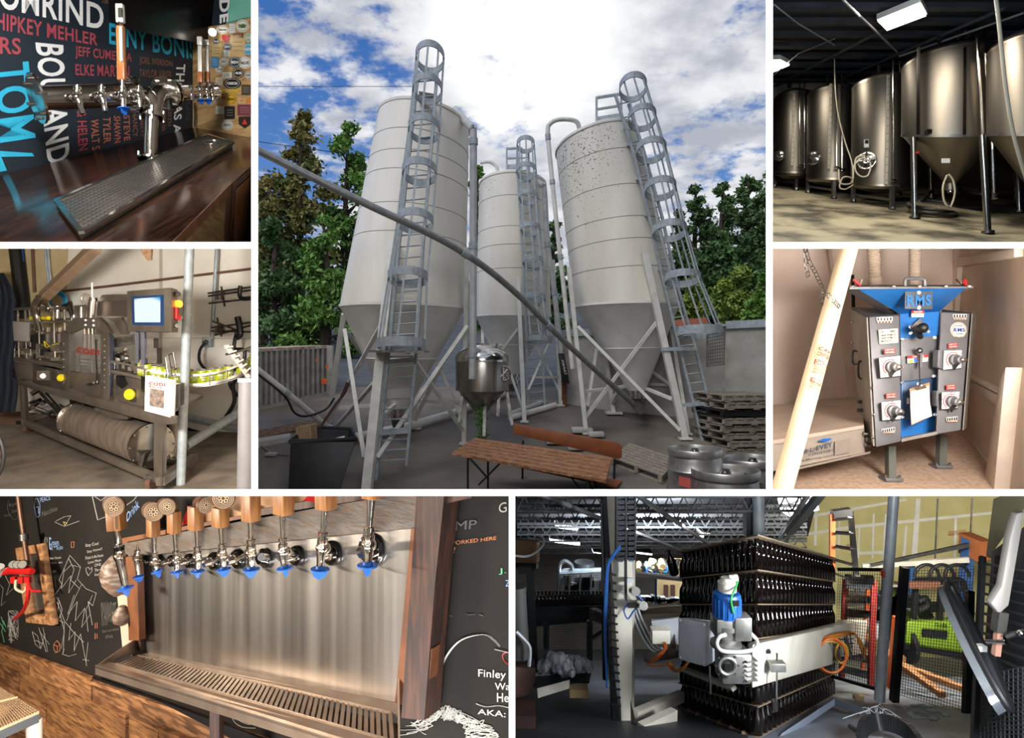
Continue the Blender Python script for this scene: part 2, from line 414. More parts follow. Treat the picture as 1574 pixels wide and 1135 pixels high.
sR=silo('grain silo on the right that leans left and has a railed platform on top',11.9,(917,197,63.5),(963,464,80.5),(240,293,340,372,412),(979,600,13.5),(979,612,13),(986,630,10))
# speckled grime on the right silo's shoulder is fine relief, left to the paint

def leg(s,foot,top,d,w,name='leg'):
    a=G(*foot);b=P(*top,d)
    MB().bar(a,b,w,w*1.3).build(name,whitep,s)
    MB().box(a+Z3*.02,(w*2,w*2,.03)).build('foot_plate',whitep,s)
    return a
def brace(s,a,b,w=.05):MB().bar(P(*a),P(*b),w,.02+w*.5).build('brace',whitep,s)
leg(sL,(563,764),(604,372),9.72,.125);leg(sL,(713,684),(718,380),10.3,.07)
leg(sL,(503,657),(529,483),10.9,.085);leg(sL,(640,660),(630,560),11.4,.09)
for a,b in (((560,704,9.0),(530,507,10.7)),((500,654,11.5),(586,500,9.4)),((580,704,9.2),(718,502,10.3)),((604,507,9.5),(712,662,10.7)),
             ((522,628,11.3),(595,621,11.4)),((517,655,11.4),(574,590,9.5)),((533,510,11),(557,543,11.4)),((644,617,11.3),(713,618,10.8)),
             ((671,555,11.3),(711,645,10.8)),((581,645,9.3),(610,620,10.7)),((640,640,11.2),(680,560,10.6))):
    brace(sL,a,b,.06)
leg(sM,(806,650),(796,427),12.7,.075);leg(sM,(862,625),(850,400),13.3,.07);leg(sM,(744,622),(741,480),14,.06)
for a,b in (((812,600,12.4),(845,525,13.2)),((818,520,13.0),(862,605,13)),((785,575,12.6),(804,630,12.3)),((770,540,12.9),(796,505,12.9)),((820,580,12.6),(858,580,13))):
    brace(sM,a,b,.045)
leg(sR,(1053,676),(990,388),10.92,.105);leg(sR,(901,668),(874,411),11.25,.07)
leg(sR,(943,637),(931,550),12.7,.075);leg(sR,(1058,669),(1030,500),12.3,.06)
for a,b in (((899,643,11.3),(1014,489,11.0)),((888,502,11.2),(1045,662,10.95)),((899,602,11.4),(964,594,11.9)),((987,595,11.9),(1034,614,11.1)),
             ((903,625,11.5),(917,536,12.2)),((938,625,12.6),(952,600,12)),((944,610,12.5),(960,592,12.2)),((1000,570,12.2),(1040,600,12)),((990,591,12.4),(1048,592,12.1))):
    brace(sR,a,b,.055)
MB().box(G(943,637)+Z3*.03,(.3,.3,.04)).build('foot_plate',whitep,sR)

# caged ladders: rails as pixel polylines at depth d, hoops (u, v, r, tilt)
def ladder(label,d,rl,rr,n,hoops,dr,tw,extra=None,rungw=.012,off=0.0,nb=5,a0=0,foot=True):
    base=G(*((V(rl[-1])+V(rr[-1]))/2)[:2]) if foot else P(*rl[-1],d)
    s=thing('caged_ladder',label,'ladder',base,'galvanised caged ladders on the silos')
    def atv(poly,v):
        for a,b in zip(poly,poly[1:]):
            if v <= b[1]:return a[0]+(b[0]-a[0])*(v-a[1])/(b[1]-a[1])
        return poly[-1][0]
    for poly in (rl,rr):
        mb=MB()
        for i in range(len(poly)-1):mb.bar(P(*poly[i],d),P(*poly[i+1],d),.04,.07)
        mb.build('rail',galv,s)
    for i in range(n):
        t=((i+.5)/n)**.88;v_=rl[0][1]+(min(rl[-1][1],rr[-1][1])-rl[0][1])*t
        MB().cyl(P(atv(rl,v_),v_+1,d),P(atv(rr,v_),v_-2,d),rungw,6).build('rung',galv,s)
    pr=[]
    for (u,v,r,tl) in hoops:
        R=r*dr/1000;B=V((0,1,-tl));c=P(u,v,dr);pr.append((c,R,B))
        MB().band(c,R,.032+.0003*r*dr,.012,X3,B,26).build('cage_hoop',galv,s)
    for k in range(nb):
        a=math.radians(a0+180+180*k/(nb-1));mb=MB()
        for i in range(len(pr)-1):
            f=lambda q:q[0]+X3*math.cos(a)*q[1]+q[2]*math.sin(a)*q[1]
            mb.bar(f(pr[i]),f(pr[i+1]),.028,.01)
        mb.build('cage_bar',galv,s)
    return s
lL=ladder('caged ladder on the front of the left silo, rising highest against the sky',9.3,
    [(643,110),(634,190),(613,380),(598,540),(577,750)],[(672,110),(666,190),(650,380),(640,540),(625,716)],34,
    [(661,88,21,.55),(657,137,22,.5),(652,198,23.5,.45),(645,264,25.5,.4),(638,340,27,.35),(627,426,29.5,.25),(617,529,36,.12)],9.1,0)
pf=MB()
for i in range(7):pf.bar(P(644,142+i*2.2,9.5+i*.07),P(671,147+i*2.2,9.5+i*.07),.02,.05)
pf.build('step_grating',steel_d,lL)
for v,u0,u1 in ((557,585,636),(667,577,627)):MB().bar(P(u0,v,9.25),P(u1,v-4,9.25),.06,.04).build('cross_clamp',galv,lL)
MB().bar(P(572,540,9.0),P(656,541,9.0),.03,.5).build('landing_mesh',steel_d,lL)
lM=ladder('caged ladder on the middle silo',12.75,[(795,232),(799,300),(804,400),(809,520),(812,642)],[(812,232),(815,300),(825,400),(832,520),(838,636)],28,
    [(808,222,13,.5),(809,263,15,.45),(812,303,14.5,.4),(815,352,15,.35),(819,402,15.5,.3),(821,458,16.5,.25),(829,522,19,.15)],12.5,0)
lR=ladder('caged ladder leaning out over the right silo',11.0,[(946,146),(973,234),(1003,355),(1015,416),(1048,550),(1080,680)],[(966,160),(990,234),(1018,335),(1042,443),(1070,540),(1104,680)],34,
    [(973,134,20,.55),(987,181,20.5,.5),(1001,231,22,.45),(1015,290,23,.4),(1029,355,25,.35),(1049,428,26,.25),(1076,510,33,.12)],10.7,0,a0=35)
for (a,b) in (((1016,537),(1070,536)),((1050,623),(1092,620))):MB().bar(P(*a,10.9),P(*b,10.9),.06,.05).build('cross_clamp',galv,lR)
# side brackets that hold the right ladder off the silo
for (u,v) in ((958,197),(962,222),(975,275),(987,330),(1006,415)):MB().bar(P(u,v,11.3),P(u+16,v+2,11.0),.09,.02).build('bracket',galv,lR)

def railing(label,posts,d,h,dd,base_h=.12):
    s=thing('roof_platform',label,'platform',P(*posts[0],d))
    a,b=posts;q=[P(*a,d),P(*b,d),P(*b,d+dd),P(*a,d+dd)]
    MB().prism([x for x in q],(0,0,base_h)).build('deck',galv,s)
    for x in q:MB().bar(x,x+Z3*h,.035).build('post',galv,s)
    for i in range(4):
        if i==1:continue
        for k in (.55,1.0):MB().bar(q[i]+Z3*h*k,q[(i+1) % 4]+Z3*h*k,.03).build('guard_rail',galv,s)
    return s
railing('small railed platform on the roof of the right silo',[(917,190),(955,184)],11.4,.46,.5)
railing('small railed platform on the roof of the middle silo',[(779,262),(802,261)],13.3,.45,.5)

pipe_w=mat('pipe_light_grey','#bfc1c0',.45,.1,'#a9acac',9)
def pipe(name,label,cat,pts,r,m,k=6,joints=(),n=14):
    c=catmull(pts,k);s=thing(name,label,cat,pts[-1]);MB().tube(c,r,n).build('pipe_run',m,s)
    for j,hw in joints:
        a,b=c[j],c[min(j+1,len(c)-1)];dd=(b-a).normalized();MB().cyl(a-dd*hw,a+dd*hw,(r if not isinstance(r,list) else r[j])*1.22,n).build('coupling',galv,s)
    return s
pipe('filling_pipe','grey pipe elbow and downpipe on the right edge of the left silo','pipe',[P(700,168,10.6),P(714,185,10.3),P(725,197,10.0),P(727.5,206,10),P(727.5,300,10),P(727,500,10),P(726,583,10)],.058,pipe_w,5,((16,.05),(22,.05),(27,.04)))
pipe('filling_pipe','grey downpipe between the middle and right silos','pipe',[P(824,279,13.2),P(833,285,12.8),P(837,292,12.8),P(842,376,12.8),P(852,450,12.8),P(863,545,12.8)],.052,pipe_w,5,((15,.05),(20,.05)))
pipe('filling_pipe','white gooseneck pipe looping over the left shoulder of the right silo','pipe',[P(891,199,11.6),P(887,188,11.4),P(876,184,11.3),P(858,184,11.3),P(846,190,11.3),P(842,203,11.3),P(847,260,11.3),P(859,376,11.3),P(869,465,11.3),P(880,567,11.3)],.04,whitep,5,((26,.05),(31,.04),(36,.04)))
pipe('filling_pipe','thin white gooseneck pipe beside the roof of the middle silo','pipe',[P(765,266,13.6),P(763,256,13.6),P(752,249,13.6),P(738,251,13.6)],.035,whitep,5)
pipe('auger_pipe','long grey auger pipe sloping across the whole yard to the right silo outlet','pipe',[P(392,229,7.4),P(560,312,7.9),P(697,379,8.6),P(787,445,9.4),P(875,532,10.3),P(983,630,11.7)],[.047]*31,mat('auger_grey','#9a9c9a',.45,.5,'#85888a',12),6,((13,.06),(22,.06)))
MB().bar(P(976,622,11.6),P(988,632,11.6),.16,.14).build('auger_inlet',steel_d,bpy.data.objects['auger_pipe'])
wp=pipe('auger_pipe','white pipe slanting down at the lower left towards the left silo','pipe',[P(392,566,9.2),P(450,612,9.7),P(503,657,10.6)],.047,whitep,6,((5,.05),))
MB().tube(catmull([P(392,572,9.0),P(415,590,9.1),P(440,612,9.3),P(452,634,9.6),P(470,640,9.9),P(500,630,10.3),P(514,612,10.4)],6),.018,6).build('black_hose',black,wp)
for i,(a,b,lb) in enumerate((((1086,1112),None,''),)):pass
pl=MB().tube([SDg(0,800),SDg(205,742)],.05,10);pl.tube([SDg(20,825),SDg(210,765)],.05,10)
pl2=tag(MB().tube([SDg(-5,792)+Z3*.05,SDg(160,733)+Z3*.05],.05,12).build('plastic_pipe',whitep),'white plastic pipe lying on the ground, the farther of a pair','pipe')
pl2=tag(MB().tube([SDg(0,812)+Z3*.06,SDg(208,752)+Z3*.06],.06,12).build('plastic_pipe',whitep),'white plastic pipe lying on the ground, the nearer and longer of a pair','pipe')
tag(MB().tube([SCg(420,920)+Z3*.1,SCg(700,860)+Z3*.1,SCg(900,800)+Z3*.1,SCg(1170,690)+Z3*.1],.075,12).build('drain_pipe',whitep),'white drain pipe running along the ground behind the left silo','pipe')
# black sleeve hanging from the downpipe
sl=thing('dust_sleeve','black sleeve bag hanging from the downpipe behind the right silo','bag',SD(245,640,12.75))
MB().prism([SD(222,500,12.7),SD(248,500,12.7),SD(274,640,12.7),SD(240,632,12.7)],(0,.12,0)).build('cloth',black,sl,bevel=.01)
tx=MB();text3(tx,'TAINEX',[SD(250,600,12.69),SD(236,530,12.69),SD(246,528,12.69),SD(261,598,12.69)]);tx.build('print',whitep,sl)
# mesh guard panel
g=thing('mesh_guard','square wire mesh guard hanging at the foot of the right ladder cage','guard',SD(945,560,10.5))
mb=MB();Q=[SD(903,562,10.5),SD(982,552,10.5),SD(987,402,10.5),SD(905,415,10.5)]
for i in range(11):
    t=i/10;mb.bar(bil(Q,t,0),bil(Q,t,1),.008);mb.bar(bil(Q,0,t),bil(Q,1,t),.008)
o=mb.build('wire_mesh',steel_d,g);o['kind']='stuff'
MB().tube([Q[0],Q[1],Q[2],Q[3]],.012,6,closed=True).build('frame',steel_d,g)

# small stainless fermenter
f=thing('steel_fermenter','small stainless conical fermenter standing between the left and middle silos','tank',G(737,655))
d=10.4;T=lambda u,v:P(u,v,d)
c=lambda v,r:(T(741,v),r*d/1000)
MB().loft([c(598,39.5),c(597,40.5),c(556,40.5),c(553,39.5)],40,cap=(False,False)).build('body',steel,f)
MB().loft([c(556,41.3),c(549,41.3),c(541,36),c(535,28),(T(741,531),.16),(T(741,530),.02)],40,cap=(False,True)).build('dome_lid',steel_b,f)
MB().loft([c(600,41),c(595,41),(T(739,640),.05),(T(739,646),.05)],40).build('cone_bottom',steel,f)
MB().torus(T(774,574)-Y3*.25,.115,.016,(.35,-1,0)).build('manway_ring',steel_b,f)
mb=MB();cc=T(774,574)-Y3*.27
for a in (0,45,90,135):
    r=V((math.cos(math.radians(a))*.94,math.cos(math.radians(a))*.33,math.sin(math.radians(a))))*.1;mb.bar(cc-r,cc+r,.014)
mb.build('manway_spokes',steel_b,f)
MB().cyl(cc+Y3*.03,cc+Y3*.05,.1,20).build('manway_door',steel_d,f)
for (u,vt,fu,fv) in ((712,590,706,650),(746,598,744,672),(777,588,787,654),(768,596,765,640)):
    MB().bar(T(u,vt),P(fu,fv,10.3 if fv<660 else 10.0),.05).build('leg',steel_d,f)
for u in (722,735,742,764):MB().cyl(T(u,540),T(u,528),.022,10).build('port',steel_b,f)

# plant
def leafy(mb,c,rad,n,size,sc=(1,1,1),up=.3):
    for _ in range(n):
        while True:
            p=V((random.uniform(-1,1),random.uniform(-1,1),random.uniform(-1,1)))
            if .35<p.length<1:break
        q=V(c)+V((p.x*sc[0],p.y*sc[1],p.z*sc[2]))*rad
        a=V((random.gauss(0,1),random.gauss(0,1),random.gauss(0,1))).normalized();b=a.cross(V((random.gauss(0,1),random.gauss(0,1),random.gauss(0,1)))).normalized()
        s=size*random.uniform(.6,1.3)
        mb.add([q-a*s,q+b*s*.5,q+a*s,q-b*s*.5],[(0,1,2,3)])
pg=G(748,702);pt=thing('weed_plant','green leafy weed growing behind the wooden table','plant',pg)
grn=mat('plant_green','#6f9c50',.6,0,'#578a3e',20)
for k in range(5):
    a=V((random.uniform(-.12,.12),0,0));h=random.uniform(.6,.85);top=pg+a+V((random.uniform(-.1,.1),0,h))
    MB().tube([pg+a*.3,top],.008,5).build('stem',grn,pt)
    mb=MB()
    for j in range(26):
        t=.15+.85*j/26;q=(pg+a*.3).lerp(top,t);an=j*2.4;l=.16*(1.1-t*.6);dr=V((math.cos(an),math.sin(an)*.5,.35)).normalized();sd=dr.cross(Z3).normalized()*.022
        mb.add([q,q+dr*l*.5+sd,q+dr*l,q+dr*l*.5-sd],[(0,1,2,3)])
    mb.build('leaves',grn,pt)

# black bin
bp=mat('bin_plastic','#222428',.5,0,'#1a1b1e',8)
b=thing('wheeled_bin','black plastic tub bin full of cardboard at the lower left','bin',G(482,755))
rim=[SC(150,905,8.5),SC(452,895,8.7),SC(430,850,9.3),SC(235,842,9.3)]
bt=[SC(138,1150,8.5),SC(372,1150,8.5),SC(372,1120,9.1),SC(200,1120,9.1)]
cen=sum(rim,V())/4;cb_=sum(bt,V())/4
ins=lambda q,cc,k:[p.lerp(cc,k) for p in q]
mb=MB();mb.add(rim+bt+ins(rim,cen,.07)+[p+Z3*.05 for p in ins(bt,cb_,.07)],[(0,1,5,4),(1,2,6,5),(2,3,7,6),(3,0,4,7),(0,1,9,8),(1,2,10,9),(2,3,11,10),(3,0,8,11),(8,9,13,12),(9,10,14,13),(10,11,15,14),(11,8,12,15),(4,5,6,7),(12,13,14,15)])
mb.build('tub',bp,b,bevel=.015)
MB().tube(rim,.035,8,closed=True).build('rim',bp,b)
card=mat('cardboard','#a98e6c',.85,0,'#93795a',10)
k=thing('cardboard_bundle','folded cardboard sheets sticking out of the black bin','cardboard',SC(215,905,8.85))
for i in range(5):
    x=i*14;MB().prism([SC(175+x,925,8.75+i*.03),SC(192+x,925,8.75+i*.03),SC(188+x,845-i*3,8.8+i*.03),SC(174+x,842-i*3,8.8+i*.03)],(0,.28,.0)).build('sheet',card,k)
tag(MB().tube(catmull([SC(285,845,9.0),SC(340,760,9.1),SC(390,690,9.2),SC(415,635,9.2)],5),[.02]*10+[.03]*6,7).build('stick',mat('rusty_brown','#4a3328',.8)),'dark brown stick leaning out of the black bin','stick')
tag(MB().prism([SC(292,908,8.9),SC(395,903,8.9),SC(400,885,9.1),SC(300,908,9.1)],(0,0,.02)).build('crumpled_paper',paper),'white scraps of paper inside the black bin','paper')
tag(MB().box(SCg(62,972)+Z3*.03,(.17,.1,.05)).build('stone',wall_c,bevel=.01),'small pale block on the ground left of the bin','block')
tag(MB().tube([SCg(0,920)+Z3*.02,SCg(60,962)+Z3*.02,SCg(140,975)+Z3*.02],.012,6).build('garden_hose',mat('hose_tan','#8f7d66',.6)),'thin tan hose on the ground beside the small pale block','hose')

# corrugated container
ct=mat('container_grey','#a9a8a1',.6,.1,'#8f8b82',5)
A0,A1=G(388,634),G(508,607);A1.y=A0.y+(A1.y-A0.y);dirn=(A1-A0);L_=dirn.length;dirn.normalize();nrm=V((dirn.y,-dirn.x,0)).normalized()
t0,t1=P(388,537,A0.y).z,P(518,531,A1.y).z
co=thing('shipping_container','grey corrugated shipping container at the left edge of the yard','container',A0)
N=15
for i in range(N):
    s0,s1=i/N,(i+1)/N;pts=[]
    prof=[(0,0),(.1,0),(.28,.07),(.62,.07),(.8,0),(1,0)]
    bot_,top_=[],[]
    for (x,o_) in prof:
        s=s0+(s1-s0)*x;q=A0.lerp(A1,s);tz=t0+(t1-t0)*s;z0=q.z+.06
        w_=q-nrm*o_*(-1)-nrm*.07
        bot_.append(V((w_.x,w_.y,z0)));top_.append(V((w_.x,w_.y,tz-.04)))
    n=len(prof);MB().add(bot_+top_,[(j,j+1,n+j+1,n+j) for j in range(n-1)]).build('corrugated_panel',ct,co,smooth=0)
MB().hexa([A0,A1,A1-nrm*.2,A0-nrm*.2],[q+Z3*.08 for q in (A0,A1,A1-nrm*.2,A0-nrm*.2)]).build('bottom_rail',ct,co)
T0,T1=V((A0.x,A0.y,t0)),V((A1.x,A1.y,t1))
MB().hexa([T0-Z3*.06,T1-Z3*.06,T1-nrm*1.5-Z3*.06,T0-nrm*1.5-Z3*.06],[q for q in (T0,T1,T1-nrm*1.5,T0-nrm*1.5)]).build('roof',mat('rust_white','#c9c4ba',.7,0,'#8e5f45',7),co)
MB().bar(A1,T1,.12).build('corner_post',ct,co)
org=mat('warning_orange','#d9642e',.6)
for (x,y,sz,tri) in ((272,530,.055,True),(305,628,.06,False),(318,560,.03,False)):
    s=(x/2.987+396-388)/130;q=A0.lerp(A1,min(s,.99));p0=P(396+x/2.987,376+y/2.987,q.y-.03)
    (MB().prism([p0+V((-sz*.7,0,-sz*.5)),p0+V((sz*.7,0,-sz*.5)),p0+V((0,0,sz*.7))] if tri else [p0+V((-sz,0,-sz)),p0+V((sz,0,-sz)),p0+V((sz,0,sz)),p0+V((-sz,0,sz))],(0,.01,0))).build('warning_label',org,co)

# yard wall on the right
wm=MB();pts=[(862,620,513),(940,632,509),(1115,648,500),(1184,658,497)]
for i in range(3):
    a,b_=G(pts[i][0],pts[i][1]),G(pts[i+1][0],pts[i+1][1]);ta,tb=P(pts[i][0],pts[i][2],a.y),P(pts[i+1][0],pts[i+1][2],b_.y)
    o=struct(MB().hexa([a-Z3*.3,b_-Z3*.3,b_+V((0,.15,-.3)),a+V((0,.15,-.3))],[ta,tb,tb+Y3*.15,ta+Y3*.15]).build('wall_right',wall_c))
    struct(MB().bar(ta-Y3*.03,tb-Y3*.03,.05,.14).build('trim_3',galv))
rg=thing('clay_bank','strip of reddish earth and terracotta behind the yard wall','bank',P(1110,497,15))
MB().prism([P(1010,505,15),P(1090,500,15),P(1085,488,15.4),P(1012,494,15.4)],(0,.5,0)).build('earth',mat('terracotta','#a05a3c',.9,0,'#7a4430',12,bump=1),rg)
tag(MB().box(P(867,600,13)+V((0,0,0)),(.1,.1,.9)).build('rusty_post',mat('rust','#7d4a2e',.85,0,'#5c3826',12)),'rusty post standing against the wall end behind the middle silo','post')

# pallets
wood_g=mat('grey_weathered_wood','#a39a8c',.85,0,'#7c7468',9,(1,6,1),wave=(12,'#6b6257',(8,1,8)))
def pallet(name,label,o,X,Y,Z,group=None,m=wood_g,nt=7):
    s=thing(name,label,'pallet',o,group);x,y=X.length,Y.length;xn,yn=X.normalized(),Y.normalized();ax=(xn,yn,Z.normalized());h=Z.length
    for i in range(nt):MB().box(o+X*((i+.5)/nt)+Y*.5+Z*.9,(x/nt*.72,y,h*.16),ax).build('top_board',m,s)
    for j in (0,.5,1):MB().box(o+X*.5+Y*(.05+.9*j)+Z*.5,(x,y*.07,h*.6),ax).build('runner',m,s)
    for i in (0,.5,1):MB().box(o+X*(.07+.86*i)+Y*.5+Z*.09,(x*.1,y,h*.14),ax).build('bottom_board',m,s)
    return s
pb=SDg(1000,975);X=V((.95,.12,0));Yv=V((-.25,.9,0))
for i in range(8):
    jx=V((random.uniform(-.05,.05)-.008*i,random.uniform(-.03,.03),0));zs=.122
    lab=['bottom pallet','second pallet from the bottom','third pallet from the bottom','fourth pallet from the bottom','fifth pallet from the bottom','third pallet from the top','second pallet from the top','topmost pallet'][i]
    pallet('wooden_pallet','weathered grey wooden pallet, '+lab+' of the stack beside the yard wall',pb+jx+Z3*(zs*i),Yv.normalized()*-.0+X*1.05,Yv,Z3*.115,'stacked wooden pallets',nt=6) if i != 5 else pallet('plastic_pallet','black plastic pallet in the upper half of the pallet stack',pb+jx+Z3*(zs*i),X*1.05,Yv,Z3*.115,'stacked wooden pallets',black,6)
o0=SDg(465,1015);a_,b_=SDg(700,1105),SDg(548,945)
pallet('wooden_pallet','grey wooden pallet lying flat on the ground behind the kegs',o0,(b_-o0),(a_-o0),Z3*.13,nt=7)
for x,y,s_ in ((330,865,.3),(395,885,.22),(215,915,.3),(300,945,.2)):
    tag(MB().box(SDg(x,y)+Z3*.05,(s_*1.2,s_,.08)).build('stone_slab',wall_c,bevel=.02),{330:'flat stone slab at the foot of the right silo front leg',395:'pale flat stone right of the slab by the silo leg',215:'long flat stone just behind the bench backrest',300:'small flat stone between bench and flat pallet'}[x],'stone')

# table and bench
tw=mat('worn_red_wood','#8c5736',.6,0,'#6e4228',7,(1,8,1),wave=(9,'#ae8763',(1.2,14,4)))
rw=mat('red_brown_wood','#8d4f2c',.5,0,'#7a4224',6)
t=thing('beer_garden_table','worn wooden folding table with peeling brown planks at the bottom centre','table',G(800,762))
q=[P(694,696,8.35),P(931,739,8.2),P(941,703,8.9),P(731,673,9.05)]
q=[V(p) for p in q]
for i in range(6):
    t0_,t1_=i/6+.016,(i+1)/6-.016
    MB().prism([q[0].lerp(q[3],t0_),q[1].lerp(q[2],t0_),q[1].lerp(q[2],t1_),q[0].lerp(q[3],t1_)],(0,0,-.035)).build('plank',tw,t)
for (a,b_) in ((.1,.05),(.1,.95),(.88,.05),(.88,.95)):
    tp=bil(q,a,b_)-Z3*.04;MB().bar(tp,V((tp.x,tp.y,gz(0,tp.y))),.028).build('leg',blackm,t)
for a in (.1,.88):
    tp,tq=bil(q,a,.1)-Z3*.05,bil(q,a,.9)-Z3*.5;MB().bar(tp,tq,.02).build('cross_strut',blackm,t)
    tp,tq=bil(q,a,.5)-Z3*.06,bil(q,a+(.2 if a<.5 else-.2),.5)-Z3*.06;MB().bar(V((tp.x,tp.y,tp.z-.45)),tq,.02).build('folding_strut',blackm,t)
be=thing('garden_bench','red-brown wooden bench with a plank backrest behind the worn table','bench',G(870,762))
MB().prism([P(789,667,9.3),P(789,651,9.3),P(950,681,9.3),P(956,686,9.3),P(956,703,9.3),P(951,706,9.3)],(0,.03,0)).build('backrest',rw,be,bevel=.006)
MB().prism([SD(20,1010,8.9),SD(490,1110,8.9),SD(515,1085,9.2),SD(40,1000,9.2)],(0,0,-.03)).build('seat',rw,be)
for x,y in ((60,900),(480,985)):
    MB().bar(SD(x,y,9.34),SD(x-5,1160,9.34),.03).build('leg',blackm,be)
# kegs
keg_m=mat('keg_steel','#c2c1bd',.35,.85,'#a5a49f',10)
def keg(u,v,R,d,label,sticker=False):
    r=R*d/1000;c=P(u,v,d);h=r*2.3;b_=c-Z3*h
    s=thing('beer_keg',label,'keg',b_,'steel beer kegs in the corner')
    MB().lathe([(r*.93,0),(r,.02*h),(r,.1*h),(r*.94,.13*h),(r*.97,.2*h),(r,.32*h),(r*1.03,.34*h),(r,.36*h),(r*.985,.5*h),(r,.64*h),(r*1.03,.66*h),(r,.68*h),(r*.97,.8*h),(r*.94,.87*h),(r,.9*h),(r*1.01,.985*h),(r*.99,h),(r*.95,h),(r*.93,.97*h),(r*.92,.9*h),(r*.8,.885*h),(r*.4,.91*h),(r*.05,.92*h)],b_,n=40,cap=(True,True)).build('shell',keg_m,s)
    MB().lathe([(r*.17,0),(r*.17,.06*h),(r*.13,.065*h),(r*.13,.09*h),(r*.06,.09*h)],b_+Z3*.905*h,n=18).build('valve',steel_b,s)
    for k in range(3):
        a=2*k+.5;MB().bar(b_+V((math.cos(a)*r*.82,math.sin(a)*r*.82,.905*h)),b_+V((math.cos(a)*r*.82+.04*math.sin(a)*3,math.sin(a)*r*.82-.12*math.cos(a),.905*h)),.02,.02).build('grip_slot',steel_d,s)
    if sticker:
        q_=[P(u-R*.62,v+36+R*.5,d-r*.75),P(u-R*.2,v+41+R*.5,d-r*1.02),P(u-R*.2,v+26+R*.5,d-r*1.02),P(u-R*.62,v+22+R*.5,d-r*.75)]
        MB().prism([x-Y3*.04 for x in q_],(0,.01,0)).build('sticker',mat('sticker_red','#c65a4e',.6),s)
    return s
keg(1068,689,41,8.95,'steel keg with a red sticker, leftmost of the group of kegs',True)
keg(1157,704,44,9.2,'steel keg behind and right of the front keg, at the right edge')
keg(1115,721,51,8.5,'large-looking steel keg in the middle front of the group of kegs')
keg(1150,749,46,8.35,'nearest steel keg, cut off by the bottom edge')
# wires
tag(MB().tube([P(391,133,15),P(640,133,15)],.007,4).build('overhead_wire',black),'thin wire across the sky behind the left ladder cage','wire')
tag(MB().tube([P(391,217,16.6),P(470,228,16.6),P(572,242,16.8)],.009,4).build('overhead_wire',black),'thin wire in front of the left trees','wire')

# trees
bark=mat('bark','#4b3d33',.9,0,'#352b24',12)
lf={'a':mat('leaf_green','#7fa84e',.6,0,'#5b8238',1.5),'b':mat('leaf_dark','#5b7c44',.6,0,'#426436',1.5),'c':mat('leaf_olive','#93a54a',.6,0,'#6f8a3a',1.2),'d':mat('leaf_autumn','#94854c',.6,0,'#5f7036',1.6),'p':mat('pine_green','#5c7a44',.6,0,'#486238',1.5)}
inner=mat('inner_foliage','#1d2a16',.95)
def tree(label,u,v0,v1,R,d,kind,n=3800,blobs=None,leaf=.1,nb=9):
    x0=P(u,v1,d);base=V((x0.x,d,gz(0,d)));s=thing('tree',label,'tree',base,'trees around the yard')
    top=P(u,v0,d);R=R*d/1000;H=top.z-base.z
    MB().tube([base,base.lerp(top,.4)+X3*random.uniform(-.2,.2),base.lerp(top,.95)],[.16,.11,.03],7).build('trunk',bark,s)
    mb,mi,br=MB(),MB(),MB();cz0=P(u,v1,d).z;K=nb*3;hh=top.z-cz0
    for k in range(K):
        t=((k+random.random())/K)**.85;z=top.z-.12*R-hh*t;rr=R*min(1,.16+1.15*t**.7)
        a=random.uniform(0,6.28);o_=rr*random.uniform(.2,.85);br_=R*random.uniform(.2,.36)*min(1,.45+t)
        c_=V((x0.x+math.cos(a)*o_,d+math.sin(a)*o_*.7,z))
        leafy(mb,c_,br_,n//K,leaf,(1.25,.9,.75));leafy(mb,c_,br_*1.5,n//K//4,leaf,(1.2,.9,.9))
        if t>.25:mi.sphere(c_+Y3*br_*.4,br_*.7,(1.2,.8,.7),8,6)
        br.tube([V((x0.x,d,max(base.z+.5,z-br_*1.6))),c_],[.04,.012],5,cap=False)
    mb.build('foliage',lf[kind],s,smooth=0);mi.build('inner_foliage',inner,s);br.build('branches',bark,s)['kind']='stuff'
    return s
random.seed(11)
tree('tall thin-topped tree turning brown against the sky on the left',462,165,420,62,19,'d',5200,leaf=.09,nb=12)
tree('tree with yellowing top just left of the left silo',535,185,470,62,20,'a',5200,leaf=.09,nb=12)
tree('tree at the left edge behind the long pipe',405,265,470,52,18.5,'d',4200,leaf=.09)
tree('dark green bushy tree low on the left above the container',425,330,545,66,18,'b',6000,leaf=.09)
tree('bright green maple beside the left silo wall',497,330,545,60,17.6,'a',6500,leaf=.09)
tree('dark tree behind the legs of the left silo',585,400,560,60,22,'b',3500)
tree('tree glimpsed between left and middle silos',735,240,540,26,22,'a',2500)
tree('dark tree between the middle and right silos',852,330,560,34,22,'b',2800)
random.seed(5)
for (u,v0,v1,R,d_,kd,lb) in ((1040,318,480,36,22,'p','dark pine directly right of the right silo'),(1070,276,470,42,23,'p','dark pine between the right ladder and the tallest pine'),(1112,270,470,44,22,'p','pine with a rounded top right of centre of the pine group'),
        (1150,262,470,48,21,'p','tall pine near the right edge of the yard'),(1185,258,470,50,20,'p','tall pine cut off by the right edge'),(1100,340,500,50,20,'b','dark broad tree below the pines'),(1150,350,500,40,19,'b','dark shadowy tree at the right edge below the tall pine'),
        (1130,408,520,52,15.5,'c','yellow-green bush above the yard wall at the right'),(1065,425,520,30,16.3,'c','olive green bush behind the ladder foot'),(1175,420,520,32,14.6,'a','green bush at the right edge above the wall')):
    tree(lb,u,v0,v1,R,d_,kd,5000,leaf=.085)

cell_end(391,None,1183,758,dmax=12.9)

